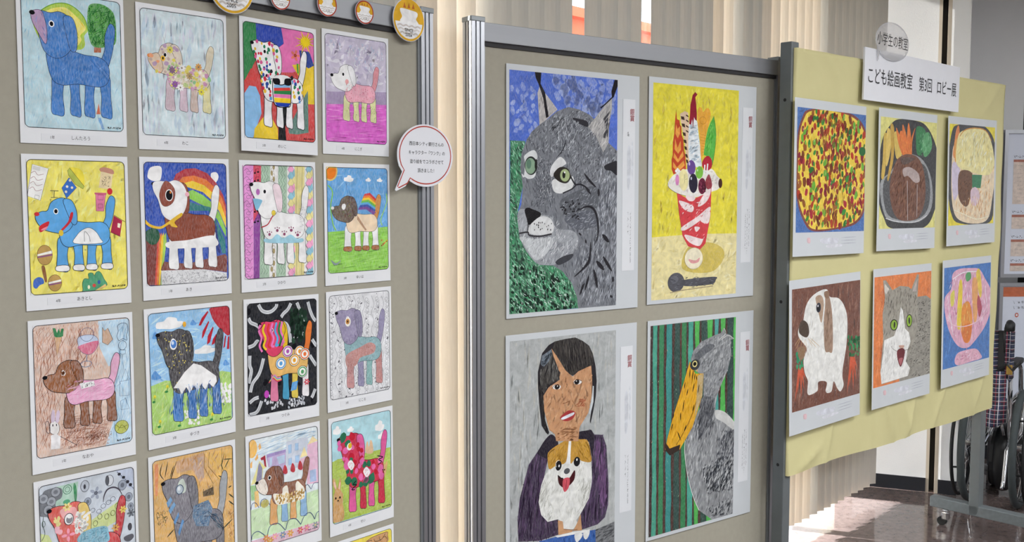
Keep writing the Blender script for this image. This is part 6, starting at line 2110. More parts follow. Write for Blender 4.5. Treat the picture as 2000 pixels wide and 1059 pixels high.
def art_s41(A):
    A.BG('#c3ccd6', 0.3)
    A.F('#a9cbb8', (-63.5,130.5,-18.5,131.5,-24,83.5,-63,92.5,-70.5,115), 0.25)
    A.F('#b9c3d8', (58.5,138,97,134,96.5,88,78,103), 0.25)
    A.F('#cbd890', (-5,5,-0.5,44.5,69.5,76,73,68,57.5,32,31.5,24), 0.25)
    A.F('#cbd890', (-98.5,46.5,-80,38.5,-73.5,23,-99,30), 0.25)
    A.F('#6f7379', (-83.5,128,-53.5,126.5,-52,107.5,-64.5,100,-61.5,78.5,-69,66.5,-82,75,-95,80,-98,94,-92,113), 0.1, 1)
    A.E('#9da2aa', -72.5, 103.5, 9, 9.5, 20)
    A.O('#4a4c52', 0.8, -72.5, 103.5, 9, 9.5, 20)
    A.E('#7a7e86', -72.5, 103.5, 4.5, 4)
    A.E('#9da2aa', -79, 88, 9, 9.5, 20)
    A.O('#4a4c52', 0.8, -79, 88, 9, 9.5, 20)
    A.E('#7a7e86', -79, 88, 4.5, 4)
    A.E('#9da2aa', -63.5, 120.5, 9, 9.5, 20)
    A.O('#4a4c52', 0.8, -63.5, 120.5, 9, 9.5, 20)
    A.E('#7a7e86', -63.5, 120.5, 4.5, 4)
    A.E('#9da2aa', -87.5, 112, 9, 9.5, 20)
    A.O('#4a4c52', 0.8, -87.5, 112, 9, 9.5, 20)
    A.E('#7a7e86', -87.5, 112, 4.5, 4)
    A.E('#9da2aa', -72, 77.5, 9, 9.5, 20)
    A.O('#4a4c52', 0.8, -72, 77.5, 9, 9.5, 20)
    A.E('#7a7e86', -72, 77.5, 4.5, 4)
    A.O('#2f6a4c', 1.0, -40.5, 120.5, 8.5, 9)
    A.O('#2f6a4c', 0.8, -40.5, 120.5, 4.5, 5)
    A.F('#3a8a58', (-28.5,126.5,-25,129.5,-21.5,111,-25.5,87.5,-28,109), 0.15, 1)
    A.E('#5aa07a', -43, 96.5, 7, 4.5)
    A.E('#b7bec8', -5.5, 119.5, 8.5, 11.5)
    A.O('#4a4c55', 1.0, -5.5, 119.5, 8.5, 11.5)
    A.E('#3f4048', -6, 118.5, 2.5, 5)
    A.flower('#9aa2b2', 16.5, 100.5, 13, 5, '#6a707c', '#4a4c55')
    A.E('#d6dbe2', 45.5, 120, 8.5, 11)
    A.E('#5c5f66', 41, 121, 4, 10.5)
    A.O('#4a4c55', 1.0, 45.5, 120, 8.5, 11)
    A.L('#4a4550', 3.2, (31,78,33.5,91.5,41,102.5,54,104,65,97,72,83), 1, 0, 1)
    A.L('#3a3a42', 0.9, (62,134.5,78.5,116,96.5,92))
    A.E('#33333a', 66.5, 128.5, 3.5, 3)
    A.E('#33333a', 75.5, 120, 3.5, 3)
    A.E('#33333a', 84, 109, 3.5, 3.5)
    A.E('#33333a', 90, 101.5, 3.5, 3.5)
    A.E('#98a0ae', 72.5, 104.5, 9, 10.5)
    A.O('#4c4f58', 0.8, 72.5, 104.5, 9, 10.5)
    A.E('#6a6f7a', 72.5, 104.5, 4, 5)
    A.E('#98a0ae', 85.5, 77, 8, 9)
    A.O('#4c4f58', 0.8, 85.5, 77, 8, 9)
    A.E('#6a6f7a', 85.5, 77, 3.5, 4.5)
    A.E('#98a0ae', 89, 57, 6, 6.5)
    A.O('#4c4f58', 0.8, 89, 57, 6, 6.5)
    A.E('#6a6f7a', 89, 57, 2.5, 3.5)
    A.E('#98a0ae', -1, 87, 7, 8)
    A.O('#4c4f58', 0.8, -1, 87, 7, 8)
    A.E('#6a6f7a', -1, 87, 3, 4)
    A.O('#55586a', 0.7, 31, 70.5, 5, 4.5)
    A.O('#55586a', 0.7, 42, 75.5, 5, 4.5)
    A.O('#55586a', 0.7, 51.5, 80.5, 5, 4.5)
    A.O('#55586a', 0.7, 21.5, 62, 5, 4)
    A.O('#55586a', 0.7, 9, 67, 4.5, 4)
    A.flower('#6a7078', 89.5, 42.5, 9, 6, '#4a4c55', None)
    A.E('#4a4a50', 86, 14, 4.5, 8)
    A.F('#5f6068', (73,-4.5,90,-2,93.5,-10,84,-16.5,74.5,-12.5), 0, 1)
    A.O('#6a7038', 0.8, 37.5, 47.5, 4.5, 5.5)
    A.O('#6a7038', 0.8, 23, 51, 4.5, 5.5)
    A.O('#6a7038', 0.8, 60, 64, 4.5, 5.5)
    A.O('#6a7038', 0.8, 13.5, 39, 4.5, 5.5)
    A.O('#6a7038', 0.8, 50.5, 51.5, 4.5, 5.5)
    A.L('#4a5a50', 0.9, (-88.5,78,-90.5,61.5,-87,43.5,-93.5,31.5), 1)
    A.O('#4a5a50', 0.8, -89, 63, 3, 6)
    bp, hp = A.dog(-88.5, -108, 80, 104.5, 1, '#d65f55', '#c8484a', ['#c8484a', '#c8484a', '#c8484a', '#c8484a'], tail='#c23a40', g=0.2, ear='#e6c870', w=1.0)
    A.F('#e9a9a8', (-56.5,82.5,-27.5,82.5,-24.5,62.5,-30,46.5,-48.5,61.5), 0.2, 1)
    A.E('#f2b6c2', -63.5, 48, 5, 5)
    A.E('#f2b6c2', -63, 42.5, 5, 5)
    A.E('#f2b6c2', -58, 39.5, 5, 5)
    A.flower('#f0a0b4', -42, 29.5, 13, 4, '#d8788c', None)
    A.flower('#e6d890', -42.5, 86, 9, 6, '#c8a84a', '#5a5030')
    A.B((-26,70,4,63,-11.5,28,-27,32), ['#f2eee8'], 30, 2.4, 4.0, 1.6, 60, 60)
    A.B((-67,69.5,-55.5,66.5,-57.5,53.5,-66,55.5), ['#e6dc9a'], 6, 2, 4)
    A.F('#7fb4c8', (-11.5,28,31.5,29.5,40,14.5,36,-5.5,-22.5,9.5), 0.3, 1)
    A.H((-11.5,28,31.5,29.5,40,14.5,36,-5.5,-22.5,9.5), ['#4a6a80', '#3f7a98'], 70, 10, 0.8, 40, 80)
    A.flower('#e6d070', 72, 54, 8, 6, '#c09a40', None)
    A.flower('#d8a860', 55, 20, 8, 6, '#8a5a30', None)
    A.E('#f4f4f4', -40, 61, 9, 11.5)
    A.E('#8a8a90', -39, 60, 6.5, 7.5)
    A.E('#f0f0f2', -38, 67, 5.5, 5)
    A.O('#222228', 1.2, -40, 61, 9, 11.5)


def art_s42(A):
    A.BG('#d9ab62', 0.25)
    A.F('#c79a70', (-42,127.5,26.5,134,25,78,15,69,-4,102,-40.5,101), 0.3)
    A.F('#b99a86', (-8.5,125.5,23.5,125.5,25,78,10,77), 0.3)
    A.F('#e3b660', (26.5,132,97.5,129.5,99,67,57.5,66.5,48,93.5), 0.2)
    A.F('#d88a5a', (-91,131,-81.5,131,-86,62.5,-91.5,64), 0.2)
    A.H(None, ['#c8914a', '#e6c07c', '#b8803c', '#d8a050'], 200, 22, 2.5, 70, 40, 0.3)
    A.L('#3a352c', 2.2, (-73.5,129.5,-79,109,-71,94), 1, 0, 1)
    A.L('#3a352c', 2.2, (-60.5,131.5,-68.5,98), 1, 0, 1)
    A.L('#3a352c', 2.2, (-40.5,127.5,-52,99,-62,74.5), 1, 0, 1)
    A.L('#3a352c', 2.2, (-47,120,-56.5,95.5), 1, 0, 1)
    A.L('#4a3f30', 0.9, (27.5,130.5,25.5,100.5,47,59.5,60,68.5,35.5,101,39,132))
    A.L('#4a3f30', 0.8, (70.5,135,69,64))
    A.L('#4a3f30', 0.8, (99,129.5,93.5,56.5))
    A.L('#3f4a38', 2.4, (76.5,122,68.5,96.5,73,84), 0, 0, 1)
    A.L('#3f4a38', 2.4, (89.5,108.5,76,88), 0, 0, 1)
    A.L('#3f4a38', 2.4, (74,109,97,105.5), 0, 0, 1)
    A.F('#6a5a44', (20.5,47.5,47,53,48,34.5,21.5,36), 0.1)
    A.H((20.5,56.5,47,57.5,47.5,32,20,36), ['#3a332a'], 36, 8, 0.9, 60, 60)
    A.L('#3f4438', 3, (-50.5,-18.5,-67.5,-32), 0, 0, 1)
    A.L('#3f4438', 3, (94,-31.5,67.5,-48.5), 0, 0, 1)
    A.L('#3f4438', 3, (60,75,70.5,68.5,67.5,60), 0, 0, 1)
    A.L('#3f4438', 3, (85,28.5,97.5,16.5), 0, 0, 1)
    A.L('#3f4438', 3, (84.5,12.5,97.5,0), 0, 0, 1)
    A.L('#3f4438', 3, (93,45,85,42), 0, 0, 1)
    A.H((-91.5,29,-63.5,26.5,-67,-7.5,-87.5,-2.5), ['#4f5a40', '#3a4030'], 60, 9, 1.1, 50, 80)
    A.H((81.5,-8,99.5,-7.5,98,-84,82.5,-80), ['#6a5030', '#b06a3a'], 50, 12, 1, 60, 50)
    bp, hp = A.dog(-84, -137, 84.5, 107.5, 1, '#7b7880', '#76747c', ['#6f6d75', '#6f6d75', '#6f6d75', '#6f6d75'], tail='#9fa3a8', g=0.25, strokes=['#5a5860', '#95939a', '#4a4a58', '#8a8f9a'], ear='#6a6870', w=1.1)
    A.F('#6a9cc8', (-66.5,43,-57,54,-52.5,46,-63.5,31), 0.2)
    A.F('#6a9cc8', (-62.5,25.5,-49,41,-45.5,33.5,-58,16.5), 0.2)
    A.F('#5a8fc4', (-51.5,-2.5,-39,16.5,-38,7.5,-48,-10), 0.2)
    A.F('#5a8fc4', (-41.5,-27.5,-31,-1,-26.5,-6.5,-39,-37), 0.2)
    A.F('#c0cbc0', (-38.5,78.5,-26.5,87,-19.5,65.5,-24.5,55.5,-36.5,60), 0.2, 1)
    A.E('#b8c4cc', -35, 65, 8.5, 10)
    A.O('#2f4a68', 1.6, -35, 65, 8.5, 10)
    A.E('#dde3e6', -36, 67, 3.5, 4.5)
    A.F('#5a7a98', (-3.5,21.5,33.5,26.5,43.5,6,32,-32.5,2.5,-25,-6.5,-0.5), 0.35)
    A.H((-3.5,21.5,33.5,26.5,43.5,6,32,-32.5,2.5,-25,-6.5,-0.5), ['#3a3a48', '#4a6a90', '#8a8a92'], 90, 14, 1, 10, 30)
    A.H((28,5,68,-18.5,72.5,-56.5,47.5,-36.5), ['#3f5a74', '#7f8a92', '#2f3a48'], 50, 22, 1.6, -45)


def art_s43(A):
    A.BG('#dfe9ee', 0.35)
    A.H((-94.5,134.5,97,133,97.5,79,-95.5,97), ['#a8c8e2', '#c4daea', '#b4d0e4'], 140, 44, 2.2, 8, 8, 0.3)
    A.F('#c8e2b4', (-96.5,-25,-43,-25.5,98,-18.5,97,-101.5,-2,-96.5,-96.5,-94.5), 0.3)
    A.H((-96.5,-25,-43,-25.5,98,-18.5,97,-101.5,-2,-96.5,-96.5,-94.5), ['#b6d8a0', '#d6eac6'], 90, 24, 2.5, 50, 50, 0.3)
    A.E('#edb85a', -88.5, 117, 14.5, 21.5, 0, 0.25)
    A.F('#edb05a', (-71.5,119.5,-66.5,126.5,-63,115,-68.5,110), 0.2)
    A.F('#edb05a', (-81.5,91.5,-73.5,103.5,-72,92.5,-78.5,87), 0.2)
    A.F('#edb05a', (-94,83.5,-88,89,-89.5,73,-93.5,73), 0.2)
    A.F('#c8d0de', (6,115.5,45.5,117,69,115.5,66,48,5.5,46.5), 0.3)
    A.F('#9fc0e0', (11.5,106.5,21,107,20.5,86.5,11.5,85.5), 0.2)
    A.L('#7a8ab0', 0.5, (11.5,106.5,21,107,20.5,86.5,11.5,85.5), 0, 1)
    A.F('#9fc0e0', (31,107,41,106.5,40.5,89,30.5,89.5), 0.2)
    A.L('#7a8ab0', 0.5, (31,107,41,106.5,40.5,89,30.5,89.5), 0, 1)
    A.F('#9fc0e0', (11.5,74.5,21,74.5,20.5,58.5,11.5,58), 0.2)
    A.L('#7a8ab0', 0.5, (11.5,74.5,21,74.5,20.5,58.5,11.5,58), 0, 1)
    A.F('#9fc0e0', (31,77,42.5,77,42,59,31,60.5), 0.2)
    A.L('#7a8ab0', 0.5, (31,77,42.5,77,42,59,31,60.5), 0, 1)
    A.F('#b8a4cc', (-49.5,96,5,98,3,38.5,-12.5,36.5,-25,64,-44.5,65,-49.5,85), 0.3)
    A.F('#9a86bc', (-49.5,96,4.5,97.5,4,91,-49.5,88), 0.2)
    A.F('#b8cce2', (-40.5,86,-34,87,-35.5,67.5,-41,67))
    A.F('#b8cce2', (-21.5,85,1.5,86,0.5,67,-15.5,66))
    A.F('#e0b4cc', (67,97.5,98,100,97.5,-2.5,63.5,0.5), 0.3)
    A.F('#ecd6a0', (68,97,82.5,115.5,98,101.5), 0.2)
    A.F('#9fb4d8', (72.5,32.5,91.5,33,92,3,73,4), 0.3)
    A.F('#ecdca0', (44.5,69.5,57.5,94.5,66.5,70.5), 0.2)
    A.F('#e2b8cc', (44.5,66.5,66.5,69.5,64.5,45.5,50.5,37), 0.3)
    A.F('#a63a48', (-66,91,-53,95.5,-50.5,66.5,-55.5,70,-58,85.5,-64.5,85.5))
    A.F('#e8e298', (-93.5,33.5,-69,85,-52,66.5,-60,63,-62.5,36), 0.2)
    A.F('#8a86a4', (-72.5,75,-68.5,81,-61.5,66,-64,38,-79.5,38.5), 0.2)
    A.F('#9cc88a', (-95,32.5,-79.5,30.5,-79,-3.5,-93,-3), 0.3)
    A.F('#e8c070', (-84.5,16.5,-74,17,-71.5,-19,-84,-21.5), 0.3)
    A.L('#3a4a78', 1.4, (-95,-24.5,-91.5,-11.5,-82,-10.5,-73,-24), 1)
    A.L('#3a4a78', 1.4, (-70,-23.5,-66.5,-9,-54,-8,-43,-24.5), 1)
    A.L('#3a4a78', 1.4, (55,-6,65,0,75.5,-13.5), 1)
    A.L('#3a4a78', 1.4, (76.5,-13,84,-1,97.5,-2.5), 1)
    A.E('#b8b058', -57, -18, 11.5, 9.5, 0, 0.3)
    A.F('#b8303c', (-5.5,44.5,-2.5,58,1.5,61,6.5,53,8,42,3,39), 0.1, 1)
    A.F('#b8303c', (16.5,44.5,19.5,57.5,23.5,61,28.5,53,29.5,41.5,24.5,38.5), 0.1, 1)
    A.F('#b8303c', (38,45.5,41,59,45,62.5,50,54,51.5,42.5,46,39.5), 0.1, 1)
    bp, hp = A.dog(-81.5, -73.5, 73.5, 84, 0, '#87543a', '#8a573c', ['#e0a868', '#8cb4d8', '#e0a868', '#8cb4d8'], tail='#8a573c', g=0.2, ear='#6f4029', strokes=['#74442c', '#9c6a4c', '#a87858'], muzzle='#e9e0d4')
    A.F('#efe6d8', (-33,-0.5,-10,-5.5,-6.5,7.5,6.5,10,12.5,-16.5,29.5,-14.5,30,8,36.5,15,46.5,4.5,55,-6,56,-26,46,-32.5,-17,-30.5,-30,-17.5), 0.1, 1)
    A.B((-26.5,-7.5,53,-8.5,54.5,-31.5,-20.5,-27), ['#c0a060', '#d8bc84', '#a88448'], 44, 2, 3.6)
    A.L('#3f5080', 1.6, (-95.5,-94.5,-91.5,-82,-76,-79,-57,-95), 1)
    A.L('#3f5080', 1.6, (-52.5,-95,-44,-75,-21.5,-73.5,-1.5,-95.5), 1)
    A.L('#3f5080', 1.6, (-0.5,-94,8,-74,28,-74.5,43,-92.5), 1)
    A.L('#3f5080', 1.6, (43,-92.5,55.5,-73,72.5,-71,84.5,-90), 1)
    A.L('#3f5080', 1.6, (84.5,-90,90,-77,97.5,-73), 1)
    A.F('#d8b0c0', (-96.5,-97,-2,-98,97,-98.5,96.5,-121.5,4,-126,-96.5,-99.5), 0.4)
    A.flower('#d88a4a', -55.5, -101, 9, 6, '#e8d080', None)
    A.flower('#e09aa8', -31.5, -103, 9, 6, '#e8d080', None)
    A.flower('#7a90a8', -9, -104.5, 9, 6, '#e8d080', None)
    A.flower('#dca04a', 12.5, -106, 9, 6, '#e8d080', None)
    A.flower('#d0606a', 41, -106, 9, 6, '#e8d080', None)
    A.flower('#dc8098', 60, -105, 9, 6, '#e8d080', None)
    A.flower('#8a9a98', 86, -104.5, 9, 6, '#e8d080', None)
    A.flower('#d8a050', -44.5, -109, 9, 6, '#e8d080', None)


def art_s44(A):
    A.BG('#a9d3dc', 0.2)
    A.F('#a9c04a', (-97,38.5,-77,42.5,96,40,97.5,-117.5,-95.5,-116), 0.2)
    A.H((-97,38.5,-77,42.5,96,40,97.5,-117.5,-95.5,-116), ['#94ae34', '#bed268', '#a2ba40'], 180, 46, 2, 8, 8, 0.2)
    A.cloud('#eef2f5', -78.5, 114.5, 12.5, 12)
    A.cloud('#eef2f5', -35.5, 110.5, 10.5, 7.5)
    A.cloud('#eef2f5', 60.5, 101.5, 15.5, 15)
    A.cloud('#eef2f5', 68.5, 75.5, 14, 11)
    A.F('#d8b48c', (12,42,15.5,67,20,68.5,23,54.5,28.5,71.5,35.5,61.5,36,37), 0.2, 1)
    A.F('#d0a468', (62.5,-26,67.5,12.5,73.5,8,75.5,-2.5,83,6,84.5,-4,77.5,-29.5,71,-36), 0.2, 1)
    bp, hp = A.dog(-86, -100.5, 86.5, 110, 1, '#c62f4e', '#c42c46', ['#d95a98', '#c42c46', '#d95a98', '#c42c46'], tail='#d95a98', g=0.08, ear='#d95a98', w=1.2)
    A.B(hp, ['#dd6aa6', '#2f6f52', '#b82438', '#dd6aa6'], 16, 5, 11, 1.2)
    A.B(bp, ['#dd6aa6', '#2f6f52', '#b82438', '#dd6aa6', '#2f6f52'], 26, 5, 12, 1.2)
    A.F('#f2e9ee', (-47,23.5,-36,32.5,-25,17,-36,6.5), 0, 1)
    A.H((-47,23.5,-36,32.5,-25,17,-36,6.5), ['#d84a78'], 12, 9, 1, 50, 20)
    A.F('#f2e9ee', (3,-5,14.5,4.5,26,-11.5,14,-22), 0, 1)
    A.H((3,-5,14.5,4.5,26,-11.5,14,-22), ['#d84a78'], 12, 9, 1, 50, 20)
    A.L('#1a1a1e', 2.6, (-20.5,-24,-31,-31.5,-19,-34,-35,-43,-25,-45.5), 1)
    A.L('#1a1a1e', 2.6, (50.5,26,69.5,19,54.5,15.5,65,8,52.5,2.5), 1)
    A.E('#f2f0f0', -40.5, 67.5, 8, 9.5)
    A.E('#d8b030', -38.5, 69.5, 6, 7)
    A.F('#c99a5c', (-95,-80,-92,-45.5,-88,-34,-94.5,-17,-93.5,-4.5,-87.5,-6,-80.5,-29.5,-75,-12,-70,-6.5,-68.5,-19.5,-70.5,-35,-63,-49.5,-64.5,-74.5,-60,-98,-66.5,-115.5,-95.5,-111), 0.25, 1)
    A.H((-92,-45.5,-63,-49.5,-60,-98,-66.5,-115.5,-95.5,-111), ['#b0824a', '#d8b078'], 50, 10, 1, 85, 20)
    A.F('#e6c0b0', (-92,-11,-88,-12,-84,-29,-87.5,-31))
    A.F('#e6c0b0', (-73.5,-15.5,-70.5,-16,-74,-34.5,-77,-30.5))
    A.E('#221a14', -86, -54, 2.5, 3)
    A.E('#221a14', -73, -54.5, 2.5, 3)
    A.E('#221a14', -79, -61.5, 2.5, 2)
    A.E('#221a14', 68, -14.5, 1.5, 2)
    A.E('#221a14', 74, -15.5, 2, 2)
    A.T('4年', -48, -133, 6.1499999999999995, '#1d1d22', 1.0, 0, 0)
    A.T('せい', -8, -135.5, 7.5, '#1d1d22', 1.0, 0, 0)


def art_s54(A):
    A.BG('#ecd94e', 0.15)
    A.F('#c99660', (12.5,123,24.5,129.5,50.5,132,82,132,84.5,123,81.5,105), 0.2, 1)
    A.L('#4a3a20', 1.2, (12.5,123,24.5,129.5,50.5,132,82,132,84.5,123,81.5,105), 1)
    A.L('#3a2a18', 1.4, (37,125.5,40.5,117.5,54,116,66,119,75.5,129.5), 1)
    A.L('#3a2a18', 1.4, (55.5,126.5,56.5,119,60.5,115), 1)
    A.L('#3a2a18', 1.2, (68.5,121,76.5,121,80.5,114), 1)
    A.L('#3a2a18', 1.4, (16.5,123.5,25.5,124.5,30.5,121), 1)


def art_lynx(A):
    A.BG('#4466c6', 0.15)
    A.H(None, ['#3a5abc', '#5674cc', '#3556b8'], 260, 30, 9, 80, 50, 0.3)
    A.B((-77,340,152,342,153,236,75,231,-31,257,-93,280), ['#6a84ce', '#5b78ca', '#8096d6', '#5472c8'], 46, 8, 20, 1.5, 100, 60, 0.5)
    A.B((-241,301,-148,307,-149,172,-242,168), ['#5f7bcc', '#6f88d0', '#8096d6'], 26, 5, 11, 1.6, 80, 50, 0.5)
    A.F('#2f7a50', (-247,147,-193,147,-206,54,-202,16,-222,-66,-215,-124,-200,-155,-171,-191,-141,-212,-89,-216,-53,-233,-16,-271,5,-313,14,-349,-252,-351), 0.2)
    A.H((-247,147,-193,147,-206,54,-202,16,-222,-66,-215,-124,-200,-155,-171,-191,-141,-212,-89,-216,-53,-233,-16,-271,5,-313,14,-349,-252,-351), ['#1d4a34', '#164030', '#2a6a48', '#3f9a68'], 700, 20, 6, 120, 35, 0.1)
    A.H((-247,147,-193,147,-206,54,-202,16,-222,-66,-215,-124,-200,-155,-171,-191,-141,-212,-89,-216,-53,-233,-16,-271,5,-313,14,-349,-252,-351), ['#8fcfae', '#b8e0c8', '#5fb488'], 460, 16, 2.2, 120, 40)
    A.B((-251,-201,-89,-222,11,-349,-252,-349), ['#15241c', '#1c3026'], 80, 3, 6, 1.7, 130, 40)
    A.H((-251,-201,-89,-222,11,-349,-252,-349), ['#a6dcc0', '#dceee4'], 120, 14, 2.4, 125, 40, 0, 8)
    A.F('#b9b4b2', (-148,288,-141,194,-116,211,-73,243,-98,268,-126,294,-138,312), 0.1)
    A.H((-148,288,-141,194,-116,211,-73,243,-98,268,-126,294), ['#8f8c8e', '#d6d2d0'], 90, 26, 2, 80, 25)
    A.F('#211d22', (-159,349,-134,349,-137,314,-120,290,-113,252,-106,221,-116,216,-126,270,-144,312,-155,330))
    A.F('#74777e', (-141,196,-103,218,-73,239,-31,253,11,248,54,234,76,219,131,153,168,129,174,63,173,-354,11,-350,5,-313,-16,-271,-53,-233,-89,-216,-141,-212,-171,-191,-200,-155,-215,-124,-222,-66,-207,-35,-202,16,-211,70,-206,112,-188,151,-169,175), 0.1)
    A.H((-141,196,-103,218,-73,239,-31,253,11,248,54,234,76,219,131,153,168,129,174,63,173,-354,11,-350,5,-313,-16,-271,-53,-233,-89,-216,-141,-212,-171,-191,-200,-155,-215,-124,-222,-66,-207,-35,-202,16,-211,70,-206,112,-188,151,-169,175), ['#5a5d65', '#8d9098', '#686b73', '#4a4c54'], 1100, 24, 3, 100, 25)
    A.H((-169,175,-73,239,11,248,76,219,131,149,168,129,168,21,-10,27,-42,114,-149,110,-188,151), ['#3a3b42', '#a9adb5', '#4e5058', '#c8ccd2'], 700, 16, 1.8, 60, 40, 0, 3)
    A.H((-164,110,-99,96,-89,18,-135,-50,-175,-42,-154,36), ['#34353c', '#8a8d95', '#4a4b52'], 420, 8, 1.8, 70, 40, 0, 5)
    A.H((87,118,171,105,173,-354,22,-345,11,-225,54,-185,87,-103), ['#3f4149', '#a9adb7', '#c6cad2', '#585b64'], 900, 26, 1.9, 75, 25, 0, 6)
    A.F('#55585f', (-53,-18,76,20,84,-48,11,-58,-32,-78,-53,-54), 0.1, 1)
    A.F('#565963', (-42,-74,43,-54,82,-62,84,-103,11,-111,-26,-98), 0.1, 1)
    A.H((-73,-14,87,20,87,-136,-32,-102), ['#9fa3ac', '#7a7e87', '#b8bcc4'], 170, 18, 1.6, 30, 40)
    A.F('#9da0a6', (-219,-56,-190,-48,-135,-64,-94,-72,-74,-106,-10,-115,11,-147,-16,-186,-74,-212,-141,-210,-171,-189,-200,-153,-217,-108), 0.1, 1)
    A.H((-224,-50,-89,-62,22,-144,-11,-200,-146,-220,-220,-112), ['#8a8d94', '#b4b7bc', '#c6c9cd', '#74777e'], 300, 24, 2.4, 60, 45, 0, 11)
    A.F('#c2c5c8', (-212,-128,-150,-135,-99,-131,-89,-150,-115,-181,-151,-198,-173,-180,-198,-151), 0.15, 1)
    A.H((-217,-112,-94,-74,-74,-106,11,-143,-16,-186,-74,-212,-141,-210,-200,-153), ['#9a9da3', '#e6e7e9', '#83868d'], 260, 20, 1.8, 70, 40)
    A.F('#3f4046', (-79,-206,-53,-191,-11,-184,-21,-200,-63,-215), 0, 1)
    A.F('#a9a7a6', (144,291,114,266,76,227,46,198,76,175,109,123,131,153,133,210,144,260), 0.1)
    A.F('#46464b', (136,251,108,225,120,201,106,168,125,165,135,210))
    A.H((142,284,76,227,46,198,109,123,131,161), ['#dedbd8', '#77757a', '#c4c2c0'], 120, 26, 2, 70, 30)
    A.F('#1f1b20', (155,348,170,350,167,327,151,293,144,288,141,309))
    A.L('#1f1b20', 4, (144,291,114,268,97,257), 1)
    A.F('#313036', (-18,222,11,220,43,214,46,198,22,202,-5,213), 0, 1)
    A.F('#2b2a2f', (114,82,142,93,168,96,168,55,142,67,120,70), 0, 1)
    A.H((-104,167,-42,225,-73,223,-103,190), ['#222227'], 26, 18, 2.2, 55)
    A.H((-149,110,-99,96,-78,14,-94,-46,-150,-34), ['#5d6068', '#c0c3c8', '#43454c'], 240, 9, 2, 80, 40, 0, 9)
    A.H((98,-13,168,38,171,-138,93,-79), ['#c8ccd4', '#5a5d66'], 120, 30, 2, 75, 20, 0, 9)
    A.H((11,-160,54,-152,49,-210,-11,-249), ['#c4c8d0', '#5a5d66'], 70, 26, 2, 80, 20, 0, 9)
    A.H((-78,191,-31,229,11,212,-10,139,-73,113), ['#4a4c54', '#c8ccd2'], 120, 18, 2, 80, 30, 0, 9)
    A.F('#d8dadb', (-196,105,-164,122,-149,108,-152,75,-158,46,-183,39,-206,54,-199,43,-194,82), 0, 1)
    A.E('#2a2c2c', -172, 77, 23, 27)
    A.E('#86a188', -174, 76, 19, 23)
    A.E('#5f7f6c', -180, 82, 9, 14)
    A.F('#22201f', (-157,91,-150,95,-150,67,-158,71), 0, 1)
    A.F('#d6d7d8', (-101,57,-94,79,-63,105,-39,88,-52,78,-81,57,-94,45), 0, 1)
    A.F('#d9dada', (-94,29,-81,40,-52,28,-31,30,-16,49,-8,33,-17,13,-52,-2,-84,2), 0, 1)
    A.F('#2c2723', (-88,51,-74,69,-55,76,-31,70,-22,53,-8,32,-18,43,-39,28,-68,33), 0, 1)
    A.E('#a4b284', -44, 51, 19, 19)
    A.O('#4a5238', 1.4, -44, 51, 19, 19)
    A.E('#1d1b1b', -48, 52, 6, 10)
    A.E('#f0f0f0', -45, 60, 3, 3)
    A.L('#25242a', 5, (-21,47,-4,25,16,25,38,17,54,5), 1)
    A.L('#25242a', 4, (0,23,-16,11,-52,-2), 1)
    A.L('#2c2b30', 3, (-78,101,-52,126,-39,158), 1, 0, 1)
    A.F('#1d1b1e', (-195,-52,-184,-44,-165,-49,-136,-60,-142,-74,-165,-87,-181,-94,-187,-77), 0, 1)
    A.L('#2b292d', 3, (-182,-91,-184,-118))
    A.F('#d6d7d8', (-179,-101,-165,-86,-135,-70,-102,-75,-86,-98,-95,-120,-140,-125,-179,-118), 0, 1)
    A.B((-165,-89,-94,-82,-94,-110,-160,-113), ['#2a292d'], 16, 1.4, 2.4, 1.6)
    A.L('#3a383d', 5, (-215,-118,-184,-115,-178,-124,-140,-128,-94,-122), 1)
    A.H((-180,-126,-94,-125,-105,-135,-170,-136), ['#55535a'], 36, 12, 1.6, 90, 20)
    A.L('#2a282d', 8, (0,-56,43,-42,71,-50,86,-79,90,-122,79,-155), 1, 0, 1)
    A.L('#2a282d', 9, (60,-150,57,-192,43,-220,-5,-253), 1, 0, 1)
    A.L('#2a282d', 9, (53,-252,38,-296), 1, 0, 1)
    A.L('#2a282d', 8, (35,-274,16,-310), 1, 0, 1)
    A.L('#2a282d', 11, (72,-234,81,-261,88,-293), 1, 0, 1)
    A.L('#2a282d', 14, (83,-209,115,-237), 1, 0, 1)
    A.L('#2a282d', 11, (110,-195,148,-243), 1, 0, 1)
    A.L('#2a282d', 14, (107,-128,135,-152), 1, 0, 1)
    A.L('#2a282d', 9, (153,-260,153,-277), 1, 0, 1)
    A.L('#2a282d', 8, (32,58,54,36,81,16), 1, 0, 1)
    A.L('#2a282d', 7, (38,15,60,-5), 1, 0, 1)
    A.L('#2a282d', 10, (90,12,92,-11), 1, 0, 1)
    A.L('#2a282d', 6, (38,-142,42,-154), 1, 0, 1)
    A.L('#2a282d', 6, (11,-121,22,-129), 1, 0, 1)
    A.L('#2a282d', 8, (141,-318,150,-325), 1, 0, 1)
    A.B((-73,-34,22,-17,11,-82,-42,-70), ['#2a292e'], 26, 2, 4, 1.6, 20, 40)


